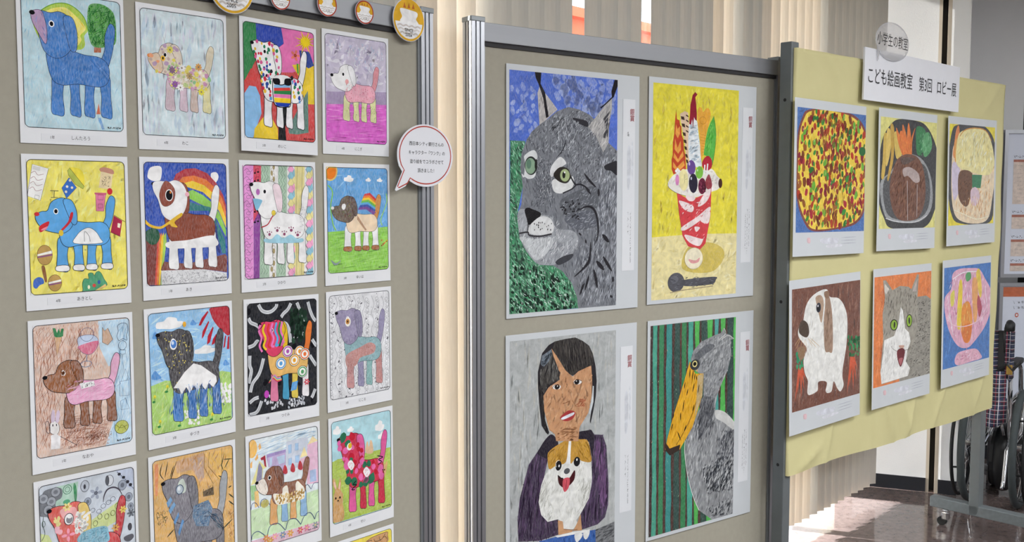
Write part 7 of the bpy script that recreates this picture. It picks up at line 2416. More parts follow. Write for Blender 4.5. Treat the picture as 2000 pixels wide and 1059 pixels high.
def art_parfait(A):
    A.BG('#dfd233', 0.1)
    A.H(None, ['#d3c424', '#e8dd4c', '#cdb81e', '#e6da42'], 320, 40, 10, 85, 20, 0.2)
    A.F('#e4d79c', (-253,-147,-41,-140,187,-142,191,-381,-250,-356), 0.15)
    A.H((-253,-153,187,-149,191,-365,-250,-349), ['#d9c985', '#ece2b4', '#dccf90'], 120, 40, 9, 30, 60, 0.2)
    A.F('#cdb648', (-100,-252,-90,-201,-52,-175,26,-169,94,-190,104,-225,55,-266,-29,-270), 0.2, 1)
    A.F('#c2482c', (-138,263,-134,234,-122,231,-119,215,-114,213,-111,184,-103,170,-100,138,-92,116,-88,73,-146,56,-155,72,-156,104,-151,118,-151,158,-145,187,-142,230))
    A.L('#7a2a1c', 1.4, (-138,263,-134,234,-122,231,-119,215,-114,213,-111,184,-103,170,-100,138,-92,116))
    A.F('#e39a38', (-137,219,-130,203,-119,213,-119,188,-128,173,-140,187), 0.1)
    A.F('#e39a38', (-141,172,-129,142,-115,166,-113,137,-126,123,-143,137), 0.1)
    A.F('#e39a38', (-144,126,-126,105,-103,134,-100,116,-127,94,-148,111), 0.1)
    A.F('#e39a38', (-149,97,-131,79,-100,102,-94,86,-125,65,-149,79), 0.1)
    A.F('#dcc0a4', (-119,253,-97,262,-81,258,-76,197,-76,86,-85,86,-95,160,-116,231))
    A.F('#3f2d26', (-116,245,-101,244,-97,233,-113,235))
    A.F('#3f2d26', (-112,222,-97,221,-94,209,-108,212))
    A.F('#3f2d26', (-107,194,-93,192,-90,181,-103,183))
    A.F('#3f2d26', (-102,170,-89,169,-86,157,-99,160))
    A.F('#3f2d26', (-98,149,-87,147,-83,136,-95,138))
    A.F('#3f2d26', (-93,124,-83,122,-79,110,-90,113))
    A.F('#3f2d26', (-90,106,-80,104,-77,92,-86,95))
    A.F('#3f2d26', (-92,252,-80,248,-79,243,-91,247))
    A.F('#3f2d26', (-92,236,-79,231,-79,226,-91,231))
    A.F('#3f2d26', (-92,218,-79,213,-78,208,-91,213))
    A.F('#3f2d26', (-92,202,-79,197,-78,192,-90,197))
    A.F('#dfe5e8', (-77,215,-73,237,-51,247,-38,231,-32,199,-23,155,-16,108,-17,82,-68,92,-79,153), 0, 1)
    A.H((-77,215,-38,231,-23,155,-16,97,-68,92,-79,153), ['#bccbd6', '#f0f3f5', '#c8d0d6', '#aebfcc'], 90, 22, 7, 20, 30)
    A.F('#8d2033', (-38,320,-50,327,-61,316,-71,284,-73,251,-76,222,-67,219,-62,237,-58,208,-53,245,-48,237,-40,233,-40,257,-44,289,-48,310))
    A.F('#e3a32c', (-37,260,-29,278,-17,276,-9,264,5,276,18,276,27,260,22,234,6,189,-7,126,-17,109,-26,188,-35,224), 0.1, 1)
    A.O('#b87a1c', 1.4, -10, 236, 16, 12)
    A.L('#b87a1c', 1, (-27,192,7,186))
    A.L('#b87a1c', 1, (-24,181,6,177))
    A.L('#b87a1c', 1, (-22,171,4,168))
    A.L('#b87a1c', 1, (-20,161,3,159))
    A.L('#b87a1c', 1, (-17,151,1,150))
    A.L('#b87a1c', 1, (-15,141,0,141))
    A.L('#b87a1c', 1, (-13,130,-2,132))
    A.L('#b87a1c', 1, (-10,120,-3,123))
    A.F('#53b23c', (43,253,27,231,14,208,4,171,-4,123,13,118,35,111,39,89,51,143,55,195,51,228), 0.1)
    A.H((35,231,17,201,4,141,23,127,44,187), ['#7ed060', '#3f9a2c'], 40, 26, 4, 75)
    A.L('#2a6a20', 1.6, (43,253,55,195,51,143,39,89), 1)
    A.F('#e6e2da', (-172,28,-146,54,-94,73,-19,71,35,77,64,54,87,36,73,11,36,0,-18,-16,-77,-16,-129,-5,-166,12), 0, 1)
    A.H((-172,28,-94,66,35,76,86,35,36,0,-77,-16), ['#cfc8c0', '#f2efea', '#d8c8cc'], 90, 20, 6, 30, 80)
    A.L('#4a3a34', 1.4, (-172,28,-166,12,-129,-5,-77,-16), 1)
    A.F('#b32a3a', (-12,93,-1,112,19,120,36,105,35,82,16,71,-3,77), 0, 1)
    A.L('#f2eef0', 6, (2,90,0,60))
    A.L('#f2eef0', 6, (16,94,11,53))
    A.E('#6b4b92', -63, 80, 20, 24, 8)
    A.E('#cfc2e0', -73, 92, 4, 6, 10)
    A.E('#7cba48', -24, 64, 18, 21, -10)
    A.E('#c8e6a8', -33, 71, 3, 4)
    A.E('#e9dfa6', -99, 39, 22, 36, 4)
    A.L('#8a8050', 1.2, (-96,57,-93,40,-83,42))
    A.L('#8a8050', 1.2, (-93,40,-95,28))
    A.E('#d488bc', -129, 38, 9, 18)
    A.E('#2c2738', -53, 28, 21, 32, 3)
    A.E('#c8c8dc', -63, 44, 4, 5)
    A.E('#6c1f3a', -10, 19, 19, 27)
    A.B((-24,34,8,34,9,1,-24,1), ['#8f3a58', '#4a1428'], 30, 3, 4.5, 1)
    A.F('#8f2838', (22,59,36,35,36,14,14,10,6,34), 0.1, 1)
    A.E('#4a2c26', 80, 29, 10, 16)
    A.E('#f4f2ee', -128, 72, 5, 5)
    A.E('#f4f2ee', -135, 67, 5, 5)
    A.E('#f4f2ee', -121, 67, 5, 5)
    A.E('#f4f2ee', -128, 61, 5, 5)
    A.F('#cf3d45', (-130,-4,-65,-28,1,-8,36,13,33,-82,10,-173,-16,-192,-74,-180,-101,-144,-118,-74), 0.05)
    A.F('#f0dcdc', (-107,-117,-31,-82,26,-50,28,-67,-20,-97,-91,-127), 0, 1)
    A.F('#f0dcdc', (-30,-48,-1,-8,32,11,25,-18,1,-40), 0, 1)
    A.F('#f0dcdc', (-119,-29,-54,-46,-58,-67,-97,-57), 0, 1)
    A.F('#f0dcdc', (-90,-141,-8,-157,3,-150,-19,-180,-68,-167), 0, 1)
    A.F('#f0dcdc', (-87,-13,-43,-18,-54,-31,-78,-28), 0, 1)
    A.F('#f0dcdc', (2,-74,31,-67,22,-105,-15,-97), 0, 1)
    A.F('#f0dcdc', (-44,-116,-18,-119,-36,-133), 0, 1)
    A.H((-119,-37,29,-6,3,-173,-74,-171), ['#e8a0a4', '#b82c36', '#f2e4e4'], 60, 16, 3, 30, 25)
    A.E('#e9e0c6', -46, -221, 44, 36)
    A.O('#b8a880', 1.6, -46, -221, 44, 36)
    A.F('#d89a9a', (-71,-223,-38,-228,-18,-219,-24,-234,-56,-237), 0, 1)
    A.E('#56565c', -129, -297, 39, 32)
    A.E('#6a6a72', -137, -287, 19, 12)
    A.F('#55555b', (-96,-291,56,-287,64,-298,39,-312,-88,-311), 0, 1)
    A.H((-163,-272,56,-289,56,-315,-157,-320), ['#70707a', '#3f3f46'], 60, 20, 3, 5, 20)
    A.L('#a8987a', 3, (-157,-330,-88,-324,50,-318), 1)


def art_girl(A):
    A.BG('#abaeae', 0.15)
    A.H(None, ['#989c9c', '#bcbfbf', '#a2a6a6', '#b4b4ae'], 420, 60, 7, 88, 8, 0.2)
    A.F('#65676a', (69,-280,163,-268,177,-267,182,-714,72,-683), 0.2)
    A.H((69,-280,177,-271,181,-644,72,-614), ['#4a4c50', '#85878a'], 120, 30, 4, 15, 20)
    A.F('#2e5ba6', (-136,-267,-62,-267,89,-277,100,-574,-136,-512), 0.1)
    A.H((-136,-267,89,-281,100,-539,-136,-479), ['#244a8c', '#4472ba'], 90, 40, 5, 85)
    A.F('#3d2e47', (-88,51,-63,18,-96,0,-104,-24,-116,-67,-137,-128,-128,-181,-104,-212,-64,-213,-61,-262,-136,-266,-215,-252,-218,-186,-210,-124,-177,-28,-145,5,-117,36), 0.1)
    A.H((-88,51,-63,18,-96,0,-104,-24,-116,-67,-137,-128,-128,-181,-104,-212,-64,-213,-61,-262,-136,-266,-215,-252,-218,-186,-210,-124,-177,-28,-145,5,-117,36), ['#2a1f33', '#52405e', '#33263d', '#6a5474'], 260, 60, 4, 84, 12)
    A.F('#3d2e47', (17,44,69,43,82,26,117,20,133,-18,143,-138,142,-206,129,-245,98,-262,32,-266,27,-215,61,-171,74,-126,71,-42,60,6,8,19), 0.1)
    A.H((17,44,69,43,82,26,117,20,133,-18,143,-138,142,-206,129,-245,98,-262,32,-266,27,-215,61,-171,74,-126,71,-42,60,6,8,19), ['#2a1f33', '#52405e', '#33263d', '#6a5474'], 260, 60, 4, 84, 12)
    A.H((82,20,131,-18,137,-205,111,-221,92,-96), ['#6f4f78', '#7d5c86'], 60, 60, 5, 88, 8)
    A.F('#1f1626', (-88,51,-63,18,-96,0,-104,-21,-141,-2,-141,7,-117,36), 0.05, 1)
    A.F('#1f1626', (17,44,69,43,84,19,74,-46,61,6,8,19), 0.05)
    A.F('#e2e2de', (-98,-53,-105,-11,-76,9,-26,22,51,15,69,-42,73,-109,62,-171,27,-215,10,-231,15,-244,-3,-257,-41,-249,-45,-230,-62,-214,-104,-214,-129,-188,-139,-147,-129,-97,-116,-71), 0.05)
    A.H((-98,-53,-105,-11,-76,9,-26,22,51,15,69,-42,73,-109,62,-171,27,-215,10,-231,15,-244,-3,-257,-41,-249,-45,-230,-62,-214,-104,-214,-129,-188,-139,-147,-129,-97,-116,-71), ['#d2d2cd', '#f4f4f1', '#c6c6bf'], 300, 26, 2.4, 75, 35)
    A.H((-116,-71,-129,-97,-139,-147,-129,-188,-104,-214,-75,-211), ['#a8a8a0', '#d0d0ca'], 70, 30, 2, 70, 25)
    A.H((9,-98,70,-109,62,-171,27,-215), ['#a8a8a0', '#d0d0ca'], 70, 30, 2, 70, 25)
    A.F('#bd8c2c', (-105,-13,-98,1,-67,15,-24,23,-25,-19,-37,-45,-71,-47,-99,-53), 0.1, 1)
    A.F('#bd8c2c', (-12,22,25,19,54,11,68,-32,68,-58,30,-49,11,-33,-15,-49), 0.1, 1)
    A.H((-104,-11,-24,22,-38,-45,-98,-53), ['#a07420', '#d4a648'], 80, 22, 2.6, 70, 30)
    A.H((-13,22,54,11,68,-58,9,-32), ['#a07420', '#d4a648'], 80, 22, 2.6, 110, 30)
    A.L('#7a5a1c', 3, (47,8,61,-14,67,-38), 1)
    A.L('#7a5a1c', 3, (-102,-16,-96,-3,-78,4), 1)
    A.F('#efefee', (-22,22,-12,22,-15,-22,-15,-52,-34,-49,-28,-27))
    A.E('#1b1b1f', -62, -49, 12, 15, -6)
    A.E('#1b1b1f', 11, -48, 13, 15, 6)
    A.E('#f2f2f0', -60, -50, 3, 4)
    A.E('#f2f2f0', 11, -42, 3, 4)
    A.L('#e6e6e2', 2, (-71,-52,-73,-39,-65,-33,-59,-33), 1)
    A.E('#55565b', -29, -71, 12, 9)
    A.F('#47191f', (-64,-79,-46,-91,-21,-95,2,-73,0,-103,-33,-122,-59,-107), 0, 1)
    A.F('#cb5561', (-42,-93,-18,-95,-22,-123,-38,-134,-46,-115), 0, 1)
    A.L('#8a2a36', 2, (-30,-98,-33,-126))
    A.L('#1b1b1f', 3, (-65,-78,-57,-87,-44,-91), 1)
    A.F('#c99a72', (-64,-217,-45,-224,-41,-249,-6,-259,-7,-265,-62,-263))
    A.F('#c99a72', (12,-242,27,-215,33,-268,-3,-262))
    A.L('#8a5f42', 2, (-41,-249,-7,-259,14,-261), 1)
    A.F('#e8e8e6', (-75,-264,-7,-265,67,-271,60,-278,-3,-274,-66,-270))
    A.F('#e6e6e4', (4,-275,34,-278,32,-289,15,-301,6,-294), 0, 1)
    A.F('#e6e6e4', (40,-274,64,-274,60,-292,49,-300,40,-291), 0, 1)
    A.F('#2d2a2e', (-143,244,-135,272,-127,300,-102,322,-78,331,-36,335,2,336,32,323,58,306,73,281,85,240,90,193,87,147,77,101,66,63,63,70,72,129,67,196,-36,233,-118,171,-124,146,-116,100,-99,58,-103,52,-112,60,-128,83,-136,135,-142,200))
    A.F('#cdd3d6', (74,180,78,178,77,128,64,90,59,97,70,136))
    A.F('#c4926a', (-122,172,-102,195,-59,213,-57,235,-77,263,-91,311,-65,278,-36,239,-8,217,15,231,67,244,71,202,69,146,56,97,33,71,21,59,16,15,-72,28,-77,50,-99,66,-118,126), 0.05)
    A.H((-122,172,-102,195,-59,213,-57,235,-77,263,-91,311,-65,278,-36,239,-8,217,15,231,67,244,71,202,69,146,56,97,33,71,21,59,16,15,-72,28,-77,50,-99,66,-118,126), ['#b8845c', '#d0a27a', '#bd8a62', '#c8986f'], 200, 36, 7, 75, 40, 0.1)
    A.H((-68,68,16,60,14,17,-70,29), ['#9a6c4a', '#a87856'], 40, 24, 5, 10, 20)
    A.H((7,143,50,145,42,119,7,123), ['#b06a4c'], 26, 20, 5, 20, 30)
    A.F('#37332f', (-88,309,-78,331,-36,335,2,335,32,323,58,306,73,281,76,244,54,242,32,237,7,230,-7,219,-23,228,-44,250,-65,280), 0.05)
    A.H((-88,309,-78,331,-36,335,2,335,32,323,58,306,73,281,76,244,54,242,32,237,7,230,-7,219,-23,228,-44,250,-65,280), ['#1d1a1e', '#5a5450', '#4a4644', '#242024'], 260, 46, 3, 100, 14)
    A.F('#33302f', (-135,250,-122,258,-90,300,-65,249,-59,213,-77,210,-102,202,-120,178,-134,199), 0.05)
    A.H((-135,250,-122,258,-90,300,-65,249,-59,213,-77,210,-102,202,-120,178,-134,199), ['#17151a', '#66625e', '#4a4644', '#8a8884'], 150, 46, 3, 80, 14)
    A.F('#5a6470', (-133,269,-127,293,-92,308,-88,296,-102,272,-122,258), 0.2)
    A.H((-133,269,-92,308,-88,296,-122,258), ['#3a4048', '#788490'], 50, 28, 4, 60, 20)
    A.H((-143,244,-122,172,-116,100,-99,58,-112,60,-134,135), ['#4a4644', '#17151a'], 80, 40, 2.4, 95, 10)
    A.E('#e6e4e2', -71, 193, 17, 8, -8)
    A.E('#211d1e', -69, 193, 10, 8)
    A.E('#e6e4e2', 12, 199, 17, 8, -6)
    A.E('#211d1e', 9, 199, 10, 8)
    A.E('#f4f4f4', 7, 202, 2, 2)
    A.E('#f4f4f4', -68, 195, 2, 2)
    A.L('#6a4630', 2, (-90,189,-77,200,-59,195), 1)
    A.L('#6a4630', 2, (-6,197,9,207,28,200), 1)
    A.L('#8a5a3c', 2.4, (-47,139,-35,140,-18,144), 1)
    A.L('#9a6a48', 2, (-10,145,7,123), 1)
    A.F('#a63c3c', (-57,98,-35,112,-18,115,3,106,-5,89,-27,83,-47,88), 0, 1)
    A.F('#dfe2ea', (-53,95,-35,101,-3,107,-5,99,-31,92,-48,90), 0, 1)


def art_bird(A):
    A.BG('#243f36', 0.1)
    A.F('#3a2320', (-247,377,-249,318,-247,258,-246,198,-248,139,-246,78,-249,18,-247,-42,-244,-104,-248,-164,-245,-226,-249,-286,-246,-348,-234,-351,-236,-289,-234,-228,-236,-166,-238,-105,-235,-44,-238,17,-234,77,-237,137,-240,198,-236,257,-239,317,-236,376), 0.1)
    A.H((-247,377,-249,318,-247,258,-246,198,-248,139,-246,78,-249,18,-247,-42,-244,-104,-248,-164,-245,-226,-249,-286,-246,-348,-234,-351,-236,-289,-234,-228,-236,-166,-238,-105,-235,-44,-238,17,-234,77,-237,137,-240,198,-236,257,-239,317,-236,376), ['#3a2320'], 12, 30, 2, 88, 6)
    A.F('#449c84', (-238,376,-235,317,-238,257,-236,197,-234,137,-236,77,-235,16,-237,-44,-235,-105,-233,-166,-236,-227,-234,-289,-237,-350,-214,-355,-215,-293,-213,-231,-215,-170,-218,-108,-214,-47,-217,14,-214,74,-216,135,-219,196,-216,255,-219,315,-215,375), 0.1)
    A.H((-238,376,-235,317,-238,257,-236,197,-234,137,-236,77,-235,16,-237,-44,-235,-105,-233,-166,-236,-227,-234,-289,-237,-350,-214,-355,-215,-293,-213,-231,-215,-170,-218,-108,-214,-47,-217,14,-214,74,-216,135,-219,196,-216,255,-219,315,-215,375), ['#449c84'], 12, 30, 2, 88, 6)
    A.F('#4a2a22', (-217,375,-214,315,-218,256,-215,195,-213,135,-216,74,-214,14,-216,-47,-215,-108,-213,-170,-215,-231,-213,-293,-216,-355,-203,-357,-205,-295,-203,-233,-204,-171,-207,-110,-204,-49,-207,13,-203,73,-206,134,-209,195,-205,254,-208,315,-205,374), 0.1)
    A.H((-217,375,-214,315,-218,256,-215,195,-213,135,-216,74,-214,14,-216,-47,-215,-108,-213,-170,-215,-231,-213,-293,-216,-355,-203,-357,-205,-295,-203,-233,-204,-171,-207,-110,-204,-49,-207,13,-203,73,-206,134,-209,195,-205,254,-208,315,-205,374), ['#4a2a22'], 12, 30, 2, 88, 6)
    A.F('#328052', (-206,374,-208,315,-207,255,-205,194,-207,134,-205,73,-208,13,-206,-49,-203,-110,-206,-171,-204,-233,-207,-294,-204,-357,-182,-362,-184,-299,-182,-237,-183,-175,-186,-113,-183,-52,-186,10,-182,70,-185,131,-188,192,-185,253,-188,313,-184,373), 0.1)
    A.H((-206,374,-208,315,-207,255,-205,194,-207,134,-205,73,-208,13,-206,-49,-203,-110,-206,-171,-204,-233,-207,-294,-204,-357,-182,-362,-184,-299,-182,-237,-183,-175,-186,-113,-183,-52,-186,10,-182,70,-185,131,-188,192,-185,253,-188,313,-184,373), ['#328052'], 12, 30, 2, 88, 6)
    A.F('#4a2a22', (-186,373,-183,313,-187,253,-184,192,-182,131,-185,71,-183,9,-185,-52,-183,-113,-181,-175,-184,-237,-182,-299,-184,-361,-172,-364,-173,-301,-171,-239,-173,-177,-176,-115,-172,-54,-175,8,-172,69,-175,130,-178,191,-174,252,-177,312,-174,372), 0.1)
    A.H((-186,373,-183,313,-187,253,-184,192,-182,131,-185,71,-183,9,-185,-52,-183,-113,-181,-175,-184,-237,-182,-299,-184,-361,-172,-364,-173,-301,-171,-239,-173,-177,-176,-115,-172,-54,-175,8,-172,69,-175,130,-178,191,-174,252,-177,312,-174,372), ['#4a2a22'], 12, 30, 2, 88, 6)
    A.F('#338b86', (-172,372,-175,312,-172,251,-176,191,-173,130,-170,69,-173,8,-170,-54,-174,-115,-171,-177,-169,-240,-171,-301,-169,-364,-145,-369,-148,-306,-144,-244,-147,-181,-149,-119,-147,-57,-149,5,-147,66,-149,127,-150,189,-148,249,-150,310,-148,370), 0.1)
    A.H((-172,372,-175,312,-172,251,-176,191,-173,130,-170,69,-173,8,-170,-54,-174,-115,-171,-177,-169,-240,-171,-301,-169,-364,-145,-369,-148,-306,-144,-244,-147,-181,-149,-119,-147,-57,-149,5,-147,66,-149,127,-150,189,-148,249,-150,310,-148,370), ['#338b86'], 12, 30, 2, 88, 6)
    A.F('#4a2a22', (-146,370,-148,310,-146,249,-148,188,-146,127,-145,66,-147,4,-145,-58,-147,-119,-145,-182,-142,-244,-146,-306,-143,-370,-135,-371,-133,-309,-135,-246,-137,-183,-134,-121,-136,-59,-134,3,-136,64,-139,126,-136,187,-139,248,-135,309,-138,370), 0.1)
    A.H((-146,370,-148,310,-146,249,-148,188,-146,127,-145,66,-147,4,-145,-58,-147,-119,-145,-182,-142,-244,-146,-306,-143,-370,-135,-371,-133,-309,-135,-246,-137,-183,-134,-121,-136,-59,-134,3,-136,64,-139,126,-136,187,-139,248,-135,309,-138,370), ['#4a2a22'], 12, 30, 2, 88, 6)
    A.F('#2a4a42', (-137,369,-135,309,-132,248,-136,187,-133,125,-136,64,-133,2,-130,-60,-133,-121,-130,-184,-134,-246,-131,-309,-129,-372,-107,-377,-109,-313,-107,-251,-109,-188,-112,-125,-109,-63,-112,0,-108,61,-111,123,-114,185,-111,246,-114,307,-111,368), 0.1)
    A.H((-137,369,-135,309,-132,248,-136,187,-133,125,-136,64,-133,2,-130,-60,-133,-121,-130,-184,-134,-246,-131,-309,-129,-372,-107,-377,-109,-313,-107,-251,-109,-188,-112,-125,-109,-63,-112,0,-108,61,-111,123,-114,185,-111,246,-114,307,-111,368), ['#2a4a42'], 12, 30, 2, 88, 6)
    A.F('#5a3026', (-109,367,-112,307,-109,246,-112,185,-109,123,-106,61,-109,-1,-106,-63,-110,-125,-107,-188,-105,-251,-107,-314,-105,-377,-101,-378,-98,-315,-100,-252,-98,-190,-100,-127,-102,-64,-100,-2,-102,60,-100,122,-102,183,-105,245,-101,306,-104,367), 0.1)
    A.H((-109,367,-112,307,-109,246,-112,185,-109,123,-106,61,-109,-1,-106,-63,-110,-125,-107,-188,-105,-251,-107,-314,-105,-377,-101,-378,-98,-315,-100,-252,-98,-190,-100,-127,-102,-64,-100,-2,-102,60,-100,122,-102,183,-105,245,-101,306,-104,367), ['#5a3026'], 12, 30, 2, 88, 6)
    A.F('#2f7d4a', (-101,367,-103,306,-101,245,-99,183,-102,122,-100,60,-102,-2,-100,-64,-97,-127,-100,-189,-97,-253,-100,-315,-97,-379,-74,-384,-76,-320,-74,-257,-76,-193,-79,-130,-76,-68,-79,-5,-76,57,-79,119,-82,181,-79,243,-82,304,-79,365), 0.1)
    A.H((-101,367,-103,306,-101,245,-99,183,-102,122,-100,60,-102,-2,-100,-64,-97,-127,-100,-189,-97,-253,-100,-315,-97,-379,-74,-384,-76,-320,-74,-257,-76,-193,-79,-130,-76,-68,-79,-5,-76,57,-79,119,-82,181,-79,243,-82,304,-79,365), ['#2f7d4a'], 12, 30, 2, 88, 6)
    A.F('#4a2a22', (-81,366,-78,304,-81,243,-78,181,-76,119,-78,57,-76,-5,-78,-68,-76,-130,-74,-194,-76,-256,-74,-320,-76,-383,-65,-385,-68,-321,-71,-257,-67,-195,-71,-131,-67,-69,-70,-6,-74,57,-70,118,-74,181,-70,242,-73,304,-75,365), 0.1)
    A.H((-81,366,-78,304,-81,243,-78,181,-76,119,-78,57,-76,-5,-78,-68,-76,-130,-74,-194,-76,-256,-74,-320,-76,-383,-65,-385,-68,-321,-71,-257,-67,-195,-71,-131,-67,-69,-70,-6,-74,57,-70,118,-74,181,-70,242,-73,304,-75,365), ['#4a2a22'], 12, 30, 2, 88, 6)
    A.F('#45a08c', (-72,365,-69,303,-72,242,-69,180,-73,119,-69,56,-67,-7,-69,-69,-67,-132,-70,-194,-68,-258,-65,-322,-68,-385,-41,-390,-43,-326,-41,-263,-43,-199,-46,-135,-43,-73,-46,-9,-43,53,-46,116,-50,178,-46,240,-50,302,-46,363), 0.1)
    A.H((-72,365,-69,303,-72,242,-69,180,-73,119,-69,56,-67,-7,-69,-69,-67,-132,-70,-194,-68,-258,-65,-322,-68,-385,-41,-390,-43,-326,-41,-263,-43,-199,-46,-135,-43,-73,-46,-9,-43,53,-46,116,-50,178,-46,240,-50,302,-46,363), ['#45a08c'], 12, 30, 2, 88, 6)
    A.F('#4a2a22', (-48,363,-45,301,-48,240,-45,178,-43,115,-45,53,-43,-10,-45,-72,-43,-136,-41,-199,-43,-262,-41,-327,-43,-390,-33,-392,-37,-327,-33,-264,-37,-200,-33,-137,-37,-74,-39,-10,-36,52,-39,115,-36,177,-39,239,-41,301,-39,363), 0.1)
    A.H((-48,363,-45,301,-48,240,-45,178,-43,115,-45,53,-43,-10,-45,-72,-43,-136,-41,-199,-43,-262,-41,-327,-43,-390,-33,-392,-37,-327,-33,-264,-37,-200,-33,-137,-37,-74,-39,-10,-36,52,-39,115,-36,177,-39,239,-41,301,-39,363), ['#4a2a22'], 12, 30, 2, 88, 6)
    A.F('#4cae4c', (-41,363,-39,301,-35,239,-39,177,-35,114,-39,52,-35,-11,-32,-74,-35,-137,-32,-201,-35,-264,-32,-328,-30,-393,-11,-397,-14,-332,-11,-268,-14,-204,-11,-141,-14,-77,-17,-14,-14,49,-17,112,-14,174,-17,237,-19,299,-17,361), 0.1)
    A.H((-41,363,-39,301,-35,239,-39,177,-35,114,-39,52,-35,-11,-32,-74,-35,-137,-32,-201,-35,-264,-32,-328,-30,-393,-11,-397,-14,-332,-11,-268,-14,-204,-11,-141,-14,-77,-17,-14,-14,49,-17,112,-14,174,-17,237,-19,299,-17,361), ['#4cae4c'], 12, 30, 2, 88, 6)
    A.F('#4a2a22', (-14,361,-17,299,-14,237,-12,174,-14,112,-12,49,-14,-14,-12,-77,-9,-141,-12,-204,-9,-269,-12,-332,-9,-397,2,-399,-1,-334,-4,-270,-1,-206,-4,-142,-1,-79,-4,-15,-8,48,-4,111,-8,174,-4,236,-8,298,-10,361), 0.1)
    A.H((-14,361,-17,299,-14,237,-12,174,-14,112,-12,49,-14,-14,-12,-77,-9,-141,-12,-204,-9,-269,-12,-332,-9,-397,2,-399,-1,-334,-4,-270,-1,-206,-4,-142,-1,-79,-4,-15,-8,48,-4,111,-8,174,-4,236,-8,298,-10,361), ['#4a2a22'], 12, 30, 2, 88, 6)
    A.F('#29473e', (-8,360,-6,298,-2,236,-6,174,-2,111,-5,48,-2,-15,1,-79,-2,-142,1,-207,-2,-270,2,-335,4,-400,29,-405,26,-340,29,-276,26,-211,28,-147,26,-83,23,-19,26,44,22,108,26,170,22,233,19,296,22,358), 0.1)
    A.H((-8,360,-6,298,-2,236,-6,174,-2,111,-5,48,-2,-15,1,-79,-2,-142,1,-207,-2,-270,2,-335,4,-400,29,-405,26,-340,29,-276,26,-211,28,-147,26,-83,23,-19,26,44,22,108,26,170,22,233,19,296,22,358), ['#29473e'], 12, 30, 2, 88, 6)
    A.F('#4cae4c', (20,358,23,296,26,233,24,171,26,107,24,44,26,-19,28,-83,26,-147,29,-211,26,-275,29,-340,32,-406,55,-410,52,-345,55,-280,51,-215,49,-150,51,-87,49,-22,51,41,48,105,46,168,48,231,46,294,48,356), 0.1)
    A.H((20,358,23,296,26,233,24,171,26,107,24,44,26,-19,28,-83,26,-147,29,-211,26,-275,29,-340,32,-406,55,-410,52,-345,55,-280,51,-215,49,-150,51,-87,49,-22,51,41,48,105,46,168,48,231,46,294,48,356), ['#4cae4c'], 12, 30, 2, 88, 6)
    A.F('#4a2a22', (50,356,48,294,50,231,48,168,51,104,53,41,51,-23,53,-87,51,-151,54,-216,57,-281,54,-345,58,-411,67,-413,63,-347,66,-282,63,-217,60,-152,63,-88,60,-24,62,40,60,103,57,167,60,230,57,293,59,356), 0.1)
    A.H((50,356,48,294,50,231,48,168,51,104,53,41,51,-23,53,-87,51,-151,54,-216,57,-281,54,-345,58,-411,67,-413,63,-347,66,-282,63,-217,60,-152,63,-88,60,-24,62,40,60,103,57,167,60,230,57,293,59,356), ['#4a2a22'], 12, 30, 2, 88, 6)
    A.F('#459a90', (57,356,59,293,57,230,60,167,63,103,60,40,64,-24,60,-88,64,-153,67,-218,64,-282,68,-348,64,-412,86,-417,84,-351,86,-286,84,-221,86,-156,83,-91,80,-27,83,37,79,101,83,164,79,228,75,292,79,354), 0.1)
    A.H((57,356,59,293,57,230,60,167,63,103,60,40,64,-24,60,-88,64,-153,67,-218,64,-282,68,-348,64,-412,86,-417,84,-351,86,-286,84,-221,86,-156,83,-91,80,-27,83,37,79,101,83,164,79,228,75,292,79,354), ['#459a90'], 12, 30, 2, 88, 6)
    A.F('#4a2a22', (81,354,78,291,81,228,85,164,82,101,85,37,82,-27,86,-92,88,-157,86,-221,88,-287,86,-351,89,-417,99,-419,96,-353,93,-287,95,-223,93,-157,95,-93,92,-28,90,36,92,100,89,164,91,227,89,291,85,354), 0.1)
    A.H((81,354,78,291,81,228,85,164,82,101,85,37,82,-27,86,-92,88,-157,86,-221,88,-287,86,-351,89,-417,99,-419,96,-353,93,-287,95,-223,93,-157,95,-93,92,-28,90,36,92,100,89,164,91,227,89,291,85,354), ['#4a2a22'], 12, 30, 2, 88, 6)
    A.F('#4cae4a', (88,354,91,290,94,227,92,163,94,99,92,36,95,-29,97,-94,95,-158,98,-223,95,-288,98,-354,102,-420,122,-424,119,-358,121,-292,119,-227,121,-162,118,-97,114,-31,118,33,114,97,117,161,113,225,110,289,113,352), 0.1)
    A.H((88,354,91,290,94,227,92,163,94,99,92,36,95,-29,97,-94,95,-158,98,-223,95,-288,98,-354,102,-420,122,-424,119,-358,121,-292,119,-227,121,-162,118,-97,114,-31,118,33,114,97,117,161,113,225,110,289,113,352), ['#4cae4a'], 12, 30, 2, 88, 6)
    A.F('#4a2a22', (115,352,112,289,116,225,119,161,116,97,120,32,117,-32,120,-97,123,-162,121,-227,123,-293,121,-358,124,-424,135,-427,131,-360,128,-294,130,-229,128,-163,130,-98,127,-33,125,32,127,96,124,160,126,224,124,288,120,351), 0.1)
    A.H((115,352,112,289,116,225,119,161,116,97,120,32,117,-32,120,-97,123,-162,121,-227,123,-293,121,-358,124,-424,135,-427,131,-360,128,-294,130,-229,128,-163,130,-98,127,-33,125,32,127,96,124,160,126,224,124,288,120,351), ['#4a2a22'], 12, 30, 2, 88, 6)
    A.F('#2a4340', (122,351,126,288,128,224,126,160,129,95,127,31,129,-34,132,-99,130,-163,133,-229,131,-294,133,-360,137,-427,164,-433,162,-366,158,-299,161,-234,157,-168,160,-103,157,-37,153,28,156,92,152,157,155,221,152,285,149,349), 0.1)
